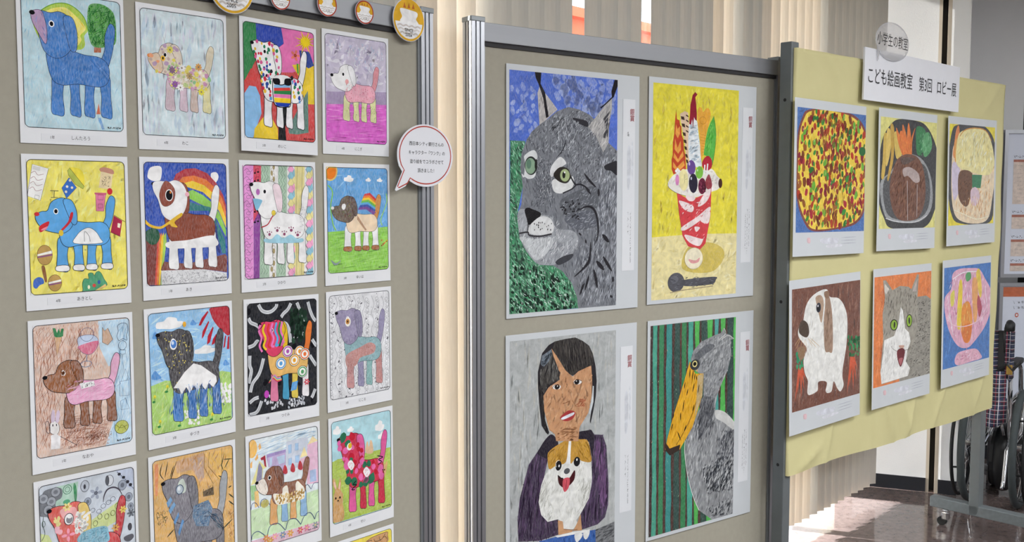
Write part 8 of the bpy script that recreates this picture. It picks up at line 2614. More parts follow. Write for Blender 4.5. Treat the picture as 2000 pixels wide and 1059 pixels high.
    A.H((122,351,126,288,128,224,126,160,129,95,127,31,129,-34,132,-99,130,-163,133,-229,131,-294,133,-360,137,-427,164,-433,162,-366,158,-299,161,-234,157,-168,160,-103,157,-37,153,28,156,92,152,157,155,221,152,285,149,349), ['#2a4340'], 12, 30, 2, 88, 6)
    A.F('#52b652', (156,349,154,285,156,221,159,157,157,92,160,27,158,-37,160,-103,164,-169,161,-234,165,-300,162,-366,166,-433,182,-436,178,-369,176,-302,178,-237,175,-171,177,-105,174,-40,172,26,174,90,171,155,173,220,170,284,166,348), 0.1)
    A.H((156,349,154,285,156,221,159,157,157,92,160,27,158,-37,160,-103,164,-169,161,-234,165,-300,162,-366,166,-433,182,-436,178,-369,176,-302,178,-237,175,-171,177,-105,174,-40,172,26,174,90,171,155,173,220,170,284,166,348), ['#52b652'], 12, 30, 2, 88, 6)
    A.H((-247,352,168,344,164,-353,-246,-349), ['#b8d8b0', '#e0b89a'], 60, 8, 1.6, 88, 30)
    A.F('#8b8d90', (-58,221,-47,247,-10,274,57,291,89,296,105,312,112,293,138,286,157,271,140,267,145,214,126,161,86,103,69,66,67,27,120,14,178,-35,173,-250,166,-357,59,-352,-8,-306,-39,-252,-68,-177,-82,-98,-75,-46,-49,-4,-14,38,7,81,6,158,-19,168,-46,186), 0.1)
    A.H((-58,221,-47,247,-10,274,57,291,89,296,105,312,112,293,138,286,157,271,140,267,145,214,126,161,86,103,69,66,67,27,120,14,178,-35,173,-250,166,-357,59,-352,-8,-306,-39,-252,-68,-177,-82,-98,-75,-46,-49,-4,-14,38,7,81,6,158,-19,168,-46,186), ['#6a6c70', '#a6a8aa', '#7a7c80', '#b8babc'], 700, 30, 5, 75, 25)
    A.H((-53,247,57,291,144,268,139,198,73,89,16,88,9,165,-41,186), ['#b0b2b4', '#77797c', '#94969a'], 260, 22, 5, 60, 40)
    A.F('#c6c6c4', (68,31,120,16,174,-32,175,-58,109,-17,70,4), 0.1, 1)
    A.F('#3f4148', (11,88,62,75,52,-10,-15,-62,-37,-28), 0.25)
    A.H((-39,94,61,82,64,-42,-47,-88), ['#55575d', '#34363c', '#8a8c90'], 120, 36, 4, 70, 12)
    A.H((-2,-157,164,-120,174,-266,34,-257), ['#2f3238', '#3a3d44', '#c0c2c4', '#4a4d54'], 240, 26, 6, 60, 30)
    A.H((35,-304,162,-288,166,-353,58,-344), ['#2f3238', '#4a4d54', '#b0b2b4'], 90, 22, 5, 60, 30)
    A.H((87,-46,174,-42,171,-137,66,-168), ['#4a4d54', '#5a5d64'], 120, 22, 5, 70, 30)
    A.H((-75,-53,-16,-1,-22,-278,-62,-178), ['#c6c8ca', '#a0a2a6'], 90, 36, 4, 85, 12)
    A.L('#d8d8d6', 3, (-81,-53,-82,-98,-66,-177,-38,-252,-8,-306), 1)
    A.L('#cfcfcc', 2.4, (105,312,114,292,80,274), 1)
    A.L('#cfcfcc', 2.4, (157,271,126,285,92,273), 1)
    A.F('#55585e', (-36,234,24,263,58,252,-9,220,-30,207), 0.2, 1)
    A.F('#dda524', (-63,214,-50,183,-34,168,6,165,0,90,-46,-12,-106,-79,-153,-91,-176,-69,-166,-33,-136,46,-94,138), 0.05)
    A.H((-63,210,4,166,0,90,-46,-12,-106,-79,-166,-40,-136,46,-94,138), ['#c8901a', '#ebbc3c', '#d49c20'], 120, 36, 4, 72, 12)
    A.L('#6a4a18', 2.4, (-16,168,-23,92,-65,6,-124,-62), 1)
    A.F('#b89a58', (-24,161,6,165,0,90,-38,18,-28,93), 0.3)
    A.F('#3a2e28', (-177,-42,-155,-69,-104,-63,-110,-82,-153,-93,-174,-73))
    A.L('#241d14', 4.5, (-61,188,-64,158), 0, 0, 1)
    A.L('#241d14', 4.5, (-46,179,-51,149), 0, 0, 1)
    A.L('#241d14', 4.5, (-37,170,-40,148), 0, 0, 1)
    A.L('#241d14', 4.5, (-84,145,-89,123), 0, 0, 1)
    A.L('#241d14', 4.5, (-70,121,-77,99), 0, 0, 1)
    A.L('#241d14', 4.5, (-40,136,-48,107), 0, 0, 1)
    A.L('#241d14', 4.5, (-88,85,-95,48), 0, 0, 1)
    A.L('#241d14', 4.5, (-104,45,-105,19), 0, 0, 1)
    A.L('#241d14', 4.5, (-39,64,-47,42), 0, 0, 1)
    A.L('#241d14', 4.5, (-136,46,-141,31), 0, 0, 1)
    A.L('#241d14', 4.5, (-141,13,-148,-9), 0, 0, 1)
    A.L('#241d14', 4.5, (-76,0,-87,-21), 0, 0, 1)
    A.L('#241d14', 4.5, (-16,130,-22,100), 0, 0, 1)
    A.L('#241d14', 4.5, (-119,-17,-102,-50), 0, 0, 1)
    A.L('#241d14', 4.5, (-30,162,-29,146), 0, 0, 1)
    A.E('#3a3c40', -38, 199, 24, 18)
    A.E('#e6d890', -39, 202, 12, 11)
    A.E('#17171a', -39, 202, 8, 7)


def art_pizza(A):
    A.BG('#2f62a8', 0.2)
    A.H(None, ['#264f8e', '#4a7cc0'], 160, 40, 8, 60, 60, 0.2)
    A.F('#7a3a30', (-159,238,-41,249,107,245,197,222,249,169,262,81,252,-24,243,-109,187,-161,77,-180,-106,-189,-172,-157,-220,-80,-228,21,-223,148,-194,212), 0.1, 1)
    A.F('#e4c63e', (-148,233,-41,244,96,238,186,215,238,163,249,81,239,-18,231,-103,181,-152,77,-173,-101,-182,-161,-151,-209,-80,-218,22,-211,146,-184,206), 0.1, 1)
    A.H((-148,233,-41,244,96,238,186,215,238,163,249,81,239,-18,231,-103,181,-152,77,-173,-101,-182,-161,-151,-209,-80,-218,22,-211,146,-184,206), ['#f0d85a', '#c8a02c', '#d8b234'], 260, 26, 7, 85, 25)
    A.B((-148,233,-41,244,96,238,186,215,238,163,249,81,239,-18,231,-103,181,-152,77,-173,-101,-182,-161,-151,-209,-80,-218,22,-211,146,-184,206), ['#8a2a38', '#a8323e', '#7a4028', '#b0402c', '#94582c'], 270, 6.5, 13, 1.5, 80, 40)
    A.B((-148,233,-41,244,96,238,186,215,238,163,249,81,239,-18,231,-103,181,-152,77,-173,-101,-182,-161,-151,-209,-80,-218,22,-211,146,-184,206), ['#3f8a3a', '#2f7034', '#6aa83e'], 90, 5.5, 12, 1.5, 70, 40, 0, 5)
    A.H((-94,226,96,231,136,-19,20,-180,-79,-178,-26,14), ['#6a3a1c', '#a8642a', '#4a2a18', '#c8942c'], 300, 26, 4, 88, 12)
    A.H((-148,233,-41,244,96,238,186,215,238,163,249,81,239,-18,231,-103,181,-152,77,-173,-101,-182,-161,-151,-209,-80,-218,22,-211,146,-184,206), ['#f6e68a', '#fff4b8'], 160, 14, 2.4, 85, 25, 0, 4)
    A.E('#2f6a3c', 217, 107, 24, 17)


def art_steak(A):
    A.BG('#d8d27c', 0.15)
    A.H(None, ['#c8c068', '#e4e098'], 60, 40, 8, 80, 30, 0.2)
    A.F('#2f2f32', (-213,155,-153,214,-88,240,34,243,134,231,212,177,256,98,262,-52,226,-133,172,-180,73,-195,-132,-188,-188,-149,-232,-79,-237,54), 0.1, 1)
    A.H((-213,155,-88,240,134,231,256,98,226,-133,73,-192,-132,-188,-232,-79), ['#1f1f22', '#55565a', '#434448'], 180, 40, 6, 75, 30)
    A.F('#8a8c8e', (-225,-16,-138,36,-50,103,104,94,197,16,208,-106,99,-165,-108,-163,-189,-130), 0.35, 1)
    A.F('#3a3a3d', (-199,-15,-124,30,106,74,184,2,179,-106,84,-155,-95,-153,-177,-117), 0.2, 1)
    A.F('#c8a84a', (-201,174,-172,169,-180,74,-194,10,-216,10,-207,86), 0.1, 1)
    A.F('#d9bc62', (-179,188,-151,192,-145,126,-169,61,-182,67), 0.1, 1)
    A.F('#c09a40', (-152,211,-123,203,-122,88,-155,4,-168,10,-143,100), 0.1, 1)
    A.F('#d0b458', (-121,184,-76,179,-56,103,-102,89), 0.1, 1)
    A.F('#d9742e', (-106,207,-69,167,-30,110,-49,100,-87,147), 0.1, 1)
    A.H((-106,207,-69,167,-30,110,-49,100,-87,147), ['#f09a4c', '#b85a20'], 12, 30, 3, 85, 12)
    A.F('#d9742e', (-53,222,-22,181,4,111,-23,107,-53,174), 0.1, 1)
    A.H((-53,222,-22,181,4,111,-23,107,-53,174), ['#f09a4c', '#b85a20'], 12, 30, 3, 85, 12)
    A.F('#d9742e', (-6,231,15,183,25,111,-2,107,-16,182), 0.1, 1)
    A.H((-6,231,15,183,25,111,-2,107,-16,182), ['#f09a4c', '#b85a20'], 12, 30, 3, 85, 12)
    A.F('#d9742e', (51,214,28,157,26,105,4,111,20,170), 0.1, 1)
    A.H((51,214,28,157,26,105,4,111,20,170), ['#f09a4c', '#b85a20'], 12, 30, 3, 85, 12)
    A.F('#d9742e', (-77,186,-43,187,-16,110,-43,106), 0.1, 1)
    A.H((-77,186,-43,187,-16,110,-43,106), ['#f09a4c', '#b85a20'], 12, 30, 3, 85, 12)
    A.F('#2f7a48', (58,208,92,222,136,208,148,162,103,107,66,119), 0.1, 1)
    A.F('#4f9a60', (111,174,166,202,198,163,187,123,132,101), 0.15, 1)
    A.H((58,208,181,196,187,123,103,100), ['#8fc49a', '#1f5a34'], 50, 26, 4, 75, 25)
    A.F('#6e4532', (-107,69,-49,100,19,106,83,93,129,48,150,-25,142,-92,97,-145,14,-161,-82,-150,-133,-98,-147,-15), 0.1, 1)
    A.H((-107,69,19,106,129,48,144,-39,97,-145,-82,-150,-144,-40), ['#55321f', '#845a44', '#5f3c2a', '#946c58'], 220, 36, 7, 70, 40)
    A.F('#a89490', (-45,45,9,55,81,34,98,1,56,-6,-1,19,-35,16), 0.3, 1)
    A.F('#4a2c1e', (-62,90,48,92,8,72,-46,64), 0.2, 1)
    A.L('#c8c8c8', 3, (-7,0,3,-158), 1)
    A.L('#b8b8ba', 3, (78,-13,80,-145), 1)
    A.L('#d8d8da', 3, (-175,-149,-81,-163,70,-165,168,-139), 1)


def art_egg(A):
    A.BG('#dfcf3a', 0.1)
    A.F('#3f3f42', (-206,213,-152,242,11,249,131,240,223,176,252,42,226,-83,182,-185,-120,-181,-203,-136,-234,-38,-237,101), 0.1, 1)
    A.H((-206,213,11,249,223,176,226,-83,182,-185,-203,-136), ['#2a2a2d', '#5f6064'], 90, 36, 6, 80, 30)
    A.F('#e4d0b0', (-204,87,-147,172,155,153,232,65,208,-76,146,-177,-88,-175,-189,-109), 0.15, 1)
    A.H((-204,87,155,153,232,65,146,-177,-155,-138), ['#d8a868', '#f2e6d0', '#c89050', '#e6c08a'], 180, 36, 6, 75, 40)
    A.F('#c8bcd0', (-200,73,-140,73,-117,-12,-168,-81,-195,-39), 0.2, 1)
    A.F('#d8834a', (-167,220,-144,238,-132,186,-161,150,-174,101,-194,115,-182,171), 0.1, 1)
    A.F('#dca050', (-185,150,-156,186,-159,115,-172,80), 0.1, 1)
    A.F('#e6dc9e', (-165,87,-149,193,-86,222,12,235,114,229,188,175,222,87,182,35,96,29,-6,40,-106,52), 0.1, 1)
    A.H((-165,87,-86,218,114,226,213,87,95,32), ['#f2ecc4', '#d8c878', '#c9c088', '#f6f2dc'], 120, 44, 8, 70, 40)
    A.L('#c89048', 5, (-133,193,-86,221,12,234,123,227,187,183), 1)
    A.F('#6a4630', (-129,41,-6,37,-8,-42,-45,-106,-102,-97,-138,-54), 0.1, 1)
    A.H((-129,41,-6,37,-45,-106,-138,-54), ['#4a2f1e', '#8a6248'], 70, 16, 4, 70, 50)
    A.F('#2f7a54', (-6,30,96,29,83,-29,-1,-28), 0.1)
    A.F('#d8c0cc', (-17,-42,32,-25,77,-58,55,-101,-4,-100), 0.1, 1)
    A.H((-158,-102,168,-16,208,-76,129,-176,-121,-167), ['#c88a42', '#f0e0c4', '#b8783a', '#dca868'], 120, 30, 4, 80, 25)
    A.L('#eee4cc', 4, (-172,-123,-91,-140,43,-166,179,-156), 1)


def art_rabbit(A):
    A.BG('#6e4130', 0.1)
    A.H(None, ['#5a3224', '#8a5a44', '#7a4a36'], 320, 60, 8, 84, 12, 0.2)
    A.F('#e0dfdb', (-156,123,-137,176,-102,207,-45,225,4,226,23,198,84,187,125,154,147,102,142,11,119,-69,113,-109,122,-144,100,-165,76,-149,52,-120,38,-154,11,-158,-4,-147,3,-116,-53,-107,-59,-138,-110,-147,-127,-134,-123,-95,-144,-60,-151,-12,-131,25,-182,71,-183,103), 0.05, 1)
    A.H((-156,123,-45,225,125,154,142,11,113,-109,-97,-99,-146,-28,-175,78), ['#d4d2cd', '#f2f1ee', '#cbc8c2'], 120, 30, 5, 80, 40)
    A.F('#9a7d68', (-7,209,20,198,41,123,44,0,17,-6,-11,8,-18,106,-9,169), 0.1, 1)
    A.H((-9,169,32,156,43,8,-7,15), ['#7a5f4c', '#b09480'], 50, 34, 4, 86, 10)
    A.F('#a88a70', (-73,204,-37,208,-18,178,-33,108,-52,142,-65,175), 0.2, 1)
    A.F('#8a6a52', (-15,218,15,219,16,195,-10,198), 0.1, 1)
    A.E('#3a3a42', -53, 165, 16, 18)
    A.E('#15151a', -53, 163, 10, 12)
    A.E('#e6e6ea', -57, 171, 4, 4)
    A.F('#4a3a2c', (-182,103,-170,125,-149,128,-123,111,-116,78,-135,65,-175,82), 0.05, 1)
    A.L('#c8a878', 2, (-175,70,-208,44), 1, 0, 1)
    A.L('#c8a878', 2, (-172,66,-201,31), 1, 0, 1)
    A.L('#c8a878', 2, (-163,61,-173,15), 1, 0, 1)
    A.L('#c8a878', 2, (-125,64,-95,28), 1, 0, 1)
    A.L('#c8a878', 2, (-118,59,-66,20), 1, 0, 1)
    A.L('#c8a878', 2, (-111,62,-44,21), 1, 0, 1)
    A.L('#c8a878', 2, (-139,58,-130,17), 1, 0, 1)
    A.L('#c8a878', 2, (-146,59,-152,16), 1, 0, 1)
    A.F('#c8522c', (171,-43,189,-46,162,-159), 0.1)
    A.F('#c8522c', (178,-44,196,-47,192,-177), 0.1)
    A.F('#c8522c', (183,-45,200,-47,213,-142), 0.1)
    A.F('#c8522c', (168,-43,186,-45,145,-189), 0.1)
    A.F('#c8522c', (184,-45,202,-48,224,-102), 0.1)
    A.F('#c8522c', (-183,-38,-168,-40,-192,-135), 0.1)
    A.F('#c8522c', (-178,-39,-162,-41,-166,-149), 0.1)
    A.F('#c8522c', (-173,-40,-158,-42,-148,-121), 0.1)
    A.F('#c8522c', (-186,-38,-170,-40,-208,-160), 0.1)
    A.F('#c8522c', (-172,-40,-156,-42,-138,-87), 0.1)
    A.B((154,35,251,22,254,-47,157,-41), ['#2f7a4a', '#1f5a34', '#3f9460'], 30, 5, 10, 1.2)
    A.B((-201,27,-152,20,-156,-42,-192,-37), ['#2f8a62', '#3f9a6a'], 14, 5, 9, 1.2)
    A.F('#8a6a4c', (-187,33,-142,31,-151,-8,-179,-7), 0.1, 1)
    A.H((-110,-129,122,-144,116,-168,-124,-147), ['#b8b6b0'], 20, 8, 2, 60, 30)


def art_cat(A):
    A.BG('#d9762e', 0.15)
    A.H(None, ['#c8641f', '#e68a44', '#e0813a'], 180, 60, 10, 84, 14, 0.2)
    A.F('#8f8a80', (121,143,198,143,254,119,266,-191,125,-201,-25,-190,38,-16), 0.1)
    A.H((121,143,254,119,266,-191,68,-193,38,-16), ['#4a4740', '#6a665e', '#b0aca2', '#33302c'], 340, 20, 3.4, 15, 35)
    A.F('#9a9488', (-166,228,-144,228,-90,185,-29,198,44,190,67,178,115,238,130,234,119,130,128,38,96,-40,44,-108,30,-179,-168,-184,-179,-134,-159,-4,-167,92,-149,159), 0.1)
    A.H((-166,228,-144,228,-90,185,-29,198,44,190,67,178,115,238,130,234,119,130,128,38,96,-40,44,-108,30,-179,-168,-184,-179,-134,-159,-4,-167,92,-149,159), ['#6a655c', '#b4aea2', '#80796e', '#544f48'], 360, 26, 4, 80, 30)
    A.F('#cfc8c0', (-152,214,-116,191,-141,171,-154,185), 0.1)
    A.F('#b8aaa6', (116,223,110,166,79,168), 0.1)
    A.F('#e6e5e2', (-20,112,-1,95,18,22,52,1,67,-37,42,-71,29,-115,65,-147,48,-177,-168,-182,-177,-134,-156,-57,-150,-10,-71,0,-38,45), 0.03)
    A.H((-20,112,-1,95,18,22,52,1,67,-37,42,-71,29,-115,65,-147,48,-177,-168,-182,-177,-134,-156,-57,-150,-10,-71,0,-38,45), ['#cfcdc8', '#f4f3f1', '#b8b6b2'], 160, 30, 3, 75, 30)
    A.H((-149,159,-28,193,122,138,105,104,-111,87), ['#4a463f', '#55504a'], 70, 20, 3.4, 80, 25)
    A.E('#2a2a22', -74, 44, 32, 23, -10)
    A.E('#8fb43c', -74, 44, 25, 19, -10)
    A.E('#1d1d18', -70, 44, 7, 13, -6)
    A.E('#2a2a22', 53, 50, 26, 27, 8)
    A.E('#93b83e', 53, 50, 21, 23, 8)
    A.E('#1d1d18', 53, 50, 7, 14, 8)
    A.F('#c8a090', (-33,-44,13,-48,-5,-61), 0, 1)
    A.F('#6a2a30', (-46,-65,-11,-56,19,-68,10,-104,-14,-132,-39,-102), 0, 1)
    A.F('#b0666a', (-30,-99,3,-98,-14,-126), 0, 1)
    A.L('#5a4a40', 1.6, (-46,-65,-78,-53,-96,-38), 1)
    A.L('#5a4a40', 1.6, (19,-68,51,-67,69,-56), 1)
    A.H((-175,-20,-70,-23,-98,-180,-177,-170), ['#a8a6a2'], 40, 46, 1.4, 60, 25)


def art_jelly(A):
    A.BG('#2f6cb4', 0.15)
    A.H(None, ['#2559a0', '#4a86c8', '#3a78c0'], 180, 46, 8, 80, 30, 0.2)
    A.F('#d9a6bc', (-150,211,-87,232,42,229,120,219,179,174,245,113,249,32,190,-44,82,-103,8,-125,-89,-105,-176,-29,-219,61,-216,118,-156,153), 0.1, 1)
    A.H((-150,211,42,229,179,174,246,93,190,-44,8,-125,-176,-29,-221,90), ['#e6c4d4', '#c684a4', '#f2dce6', '#b86a8c'], 200, 36, 7, 80, 40)
    A.F('#e2c82e', (-84,167,-51,160,-62,-21,-99,-8), 0.1, 1)
    A.F('#df8a2c', (-36,75,18,79,54,8,38,-89,-15,-98,-55,-31,-55,47), 0.1, 1)
    A.F('#e0c24a', (84,196,120,219,148,121,127,92), 0.1, 1)
    A.F('#e0a060', (46,168,101,164,103,4,66,-3), 0.1, 1)
    A.F('#a83a50', (115,103,152,40,125,2,100,64), 0.1, 1)
    A.F('#d8cc58', (-165,124,-129,141,-131,83,-158,75), 0.1, 1)
    A.F('#4f9a58', (-21,203,21,215,34,184,-9,172), 0.1, 1)
    A.F('#d8741f', (-55,-26,45,-21,37,-79,-4,-102,-37,-82), 0.1, 1)
    A.H((-105,169,-41,164,55,-12,-26,-92,-94,-18), ['#f0b860', '#f2e08a'], 36, 30, 4, 82, 14)
    A.L('#e6c4cc', 4, (-201,30,-136,-9,-30,-26,99,-16,209,25,245,78), 1)
    A.L('#f4e8ee', 4, (-148,191,-44,214,87,211), 1)
    A.L('#f4e8ee', 4, (-183,77,-134,-53), 1)
    A.L('#f4e8ee', 4, (181,138,208,35), 1)
    A.L('#c890a8', 5, (1,-120,2,-144))
    A.F('#dcaabd', (-116,-170,-87,-139,-2,-134,95,-139,147,-169,153,-189,44,-192,-83,-193), 0.1, 1)
    A.H((-116,-170,-2,-134,147,-169,44,-192), ['#b86a8c', '#f2dce6', '#c884a0'], 50, 22, 4, 20, 40)


# ------------------------------------------------------------------ the colouring sheets on the first board
SHEETS = [
    # art, u, z, in-plane turn, tilt, label
    (art_s11, 0.915, 0.253, 0.0, 0, 'colouring sheet of a blue dog with a green tree on pale blue'),
    (art_s12, 1.151, 0.250, 0.001, 0, 'colouring sheet of a flower patterned dog on a plain pale blue ground'),
    (art_s13, 1.391, 0.253, -0.020, -1.6, 'colouring sheet with a spotted dog on green, blue, pink and yellow patches'),
    (art_s14, 1.621, 0.256, -0.003, 0, 'colouring sheet of a white and pink dog on lilac above magenta'),
    (art_s21, 0.915, -0.064, 0.002, 0, 'colouring sheet of a bright blue dog among snacks on yellow'),
    (art_s22, 1.151, -0.062, 0.005, 0, 'colouring sheet of a brown and white dog under a rainbow on deep blue'),
    (art_s23, 1.387, -0.062, 0.003, 0, 'colouring sheet of a white dog before pink, green and harlequin columns'),
    (art_s24, 1.622, -0.062, 0.005, 0, 'colouring sheet of a dog with rainbow saddle on green grass under blue sky'),
    (art_s31, 0.916, -0.380, -0.001, 0, 'colouring sheet of a brown and pink dog on scribbled brown crayon'),
    (art_s32, 1.153, -0.376, 0.012, 0, 'colouring sheet of a black and white dog under a red sun'),
    (art_s33, 1.390, -0.376, -0.010, 0, 'colouring sheet with a many coloured dog on a black ground'),
    (art_s34, 1.624, -0.374, 0.003, 0, 'colouring sheet of a grey violet dog on fine black and white scribbles'),
    (art_s41, 0.917, -0.691, 0.002, 0, 'colouring sheet of a red flowered dog among grey drawn flowers'),
    (art_s42, 1.153, -0.689, 0.004, 0, 'colouring sheet of a dark grey mechanical dog on ochre'),
    (art_s43, 1.390, -0.687, 0.004, 0, 'colouring sheet of a chocolate brown dog before pastel houses'),
    (art_s44, 1.626, -0.686, 0.005, 0, 'colouring sheet of a red and pink dog with rabbits on grass'),
    (art_s54, 1.626, -1.000, 0.004, 0, 'colouring sheet with a yellow ground, lowest in its column'),
]
for fn, u, z, rot, tilt, lab in SHEETS:
    root = sheet_root('colouring_sheet', B1, u, HC + z, 0.210, 0.297, 0.0058 if tilt else 0.0012, rot, M['paper'], tilt=tilt)
    tag(root, lab, 'drawing', 'colouring sheets on the grey board')
    A = Art(A4_CLIP)
    fn(A)
    a4_frame(A)
    A.build('drawing', root).location = (0, -0.00015, 0)
    if A.texts:
        x0 = A.texts[0][1] - 16
        zz = (A.texts[0][2] + A.texts[-1][2]) / 2 + 2
        MB().box(x0 / 1000, (x0 + 118) / 1000, -0.0005, -0.0001, (zz - 7.5) / 1000, (zz + 6.5) / 1000).build('name_strip', M['strip'], root)
        letters('lettering', [(t, x, zz - 3.0, s_ * 1.18, c, 0.9, 0, 0) for t, x, _z, s_, c, sx, r_, v in A.texts], root, -0.0007)

# ------------------------------------------------------------------ the large paintings in clear sleeves on the second board
def tiny_columns(A, cols):
    """columns of print too small to read"""
    for x, y0, y1 in cols:
        A.H((x - 2.2, y1, x + 2.2, y1, x + 2.2, y0, x - 2.2, y0), ['#44444c', '#2e2e34'], int((y0 - y1) / 1.6), 3.6, 1.1, 40, 60)


def sleeve_film(w, h, root, seed):
    """soft clear plastic: a gently rippled sheet over the painting"""
    rg = random.Random(seed)
    ph = [rg.uniform(0, 6.28) for _ in range(4)]
    n, m = 26, 34
    v, f = [], []
    for j in range(m + 1):
        for i in range(n + 1):
            x, z = -w / 2 + w * i / n, -h / 2 + h * j / m
            y = -0.0052 - 0.0007 * math.sin(x * 26 + z * 9 + ph[0]) - 0.0006 * math.sin(z * 31 - x * 12 + ph[1])
            v.append((x, y, z))
    for j in range(m):
        for i in range(n):
            a = j * (n + 1) + i
            f.append((a, a + 1, a + n + 2, a + n + 1))
    return mesh('plastic_sleeve', v, f, M['sleeve'], root, smooth=True)


PAINT2 = [
    (art_lynx, (-250, -350, 167, 346), 0.861, 0.008, '銀賞', 1, 'painting of a grey lynx on blue and green in a clear sleeve'),
    (art_parfait, (-242, -350, 168, 345), 1.107, 0.010, '銅賞', 0, 'painting of a tall red fruit parfait on yellow in a clear sleeve'),
    (art_girl, (-246, -350, 170, 345), 0.860, -0.330, '銅賞', 0, 'painting of a dark haired girl hugging a small dog, in a clear sleeve'),
    (art_bird, (-248, -351, 166, 346), 1.109, -0.330, '銅賞', 0, 'painting of a grey bird with a big yellow beak before bamboo'),
]
for i, (fn, clip, u, z, prize, yr, lab) in enumerate(PAINT2):
    root = sheet_root('painting', B2, u * 2.29, HC + z * 2.29, 0.5214, 0.7259, 0.003, 0, M['backing'], 0.0008)
    tag(root, lab, 'painting', 'large paintings on the second board')
    A = Art(clip)
    fn(A)
    A.build('picture', root).location = (0, -0.0004, 0)
    card = MB().box(0.190, 0.243, -0.0007, -0.0001, -0.245, 0.290).build('caption_card', M['strip'], root)
    C = Art((188, -244, 244, 289))
    C.L('#b9bcc4', 0.9, (190.5, 288, 190.5, 180))
    C.L('#c3c6cc', 0.7, (190.5, -244, 242, -244))
    C.F('#c9ccd3', (211, 140, 222, 142, 225, 90, 222, 20, 212, 14, 210, 80), 0.35, 1)
    C.F('#d3d6dc', (228, 150, 235, 150, 236, 60, 229, 40), 0.35, 1)
    if i in (1, 3):
        tiny_columns(C, [(232, -58, -190), (222, -58, -215), (212, -70, -200)])
    else:
        tiny_columns(C, [(226, -58, -222), (215, -58, -130)])
    C.build('print', card).location = (0, -0.0009, 0)
    tx = [(prize, 219, 244, 21, '#a8343e', 0.95, 0, 1)]
    if yr:
        tx.append(('4年', 209, 184, 9, '#2a2a30', 0.95, 0, 1))
    letters('lettering', tx, card, -0.0024)
    sleeve_film(0.5214, 0.7259, root, i)

# ------------------------------------------------------------------ the six paintings on the yellow cover
PAINT3 = [
    (art_pizza, (-226, -192, 240, 244), 1.698, 0.037, -0.008, 'painting of a round pizza on blue, upper left on the yellow cover'),
    (art_steak, (-228, -190, 240, 243), 1.997, 0.037, -0.006, 'painting of a brown hamburger steak with carrots on a black plate'),
    (art_egg, (-229, -189, 224, 244), 2.301, 0.039, 0.010, 'painting of a pale fried egg dish on a dark plate'),
    (art_rabbit, (-225, -193, 240, 244), 1.695, -0.287, 0.020, 'painting of a white rabbit with a brown ear on brown'),
    (art_cat, (-233, -191, 240, 244), 1.993, -0.282, 0.007, 'painting of a yawning grey and white cat on orange'),
    (art_jelly, (-228, -195, 238, 244), 2.296, -0.277, 0.010, 'painting of a pink glass bowl of fruit jelly on blue'),
]
for i, (fn, clip, u, z, rot, lab) in enumerate(PAINT3):
    w, h = 0.4837, 0.5522
    root = sheet_root('painting', B3, u * 1.914, HC + z * 1.914, w, h, 0.026, rot, M['backing'], 0.0008, tilt=-0.6)
    root.scale = (0.9866, 1, 0.9866)
    tag(root, lab, 'painting', 'paintings on the yellow cover')
    A = Art(clip)
    fn(A)
    A.build('picture', root).location = (0, -0.0004, 0)
    C = Art((-235, -272, 238, -195))
    C.F('#d9b2b8', (-152, -212, -132, -213, -132, -230, -150, -228), 0.3, 1)
    C.F('#cfd0da', (-60, -216, 40, -214, 60, -222, 40, -236, -50, -232), 0.45, 1)
    C.F('#d6d6de', (-20, -240, 70, -238, 80, -246, -10, -250), 0.45, 1)
    for k in range(3):
        C.L('#a9abb8', 2.2, (78, -214 - k * 11, 185, -213 - k * 11), 0, 0, 1)
    C.build('caption_print', root).location = (0, -0.0004, 0)
    sleeve_film(w, h, root, 10 + i)

# ------------------------------------------------------------------ signs and badges
def ellipse(cx, cz, rx, rz, n=48):
    return [(cx + rx * math.cos(2 * math.pi * k / n), cz + rz * math.sin(2 * math.pi * k / n)) for k in range(n)]


# speech bubble at the edge of the first board
o = MB()
bub = []
for k in range(60):
    a = R(-127 + 360 * k / 60 * (331 / 360.0))
    bub.append((0.100 * math.cos(a), 0.081 * math.sin(a)))
bub += [(-0.0945, -0.028), (-0.083, -0.043), (-0.108, -0.089), (-0.104, -0.0925), (-0.072, -0.080)]
sb = MB().slab(bub, 0, 0.0012).build('speech_bubble_sign', M['card'])
sb.location = on_plane(B1[0], B1[1] - 0.032, 1.826, 1.672)
sb.rotation_euler = (0, 0, R(B1[0]))
tag(sb, 'white speech bubble sign with red outline at the edge of the first board', 'sign')
A = Art((-120, -100, 120, 100))
ring = []
for x, z in bub:
    k = 0.92
    ring += [x * 1000 * k, z * 1000 * k + 1]
A.L('#b2483f', 3.0, ring, 0, 1)
A.build('outline_print', sb).location = (0, -0.0003, 0)
letters('lettering', [('西日本シティ銀行さんの', -59, 26, 11.6, '#232329', 0.98, 0, 0), ('キャラクター『ワンク』の', -62, 3, 11.6, '#232329', 0.95, 0, 0),
                      ('塗り絵をでコラボさせて', -57, -20, 11.6, '#232329', 0.96, 0, 0), ('頂きました！', -30, -43, 11.6, '#232329', 0.96, 0, 0)], sb, -0.0006)
for dx in (-0.05, 0.02):
    MB().tube([(dx, 0.0012, 0.0), (dx, 0.020, 0.0)], 0.008, 12).build('mounting_stud', M['cap'], sb)

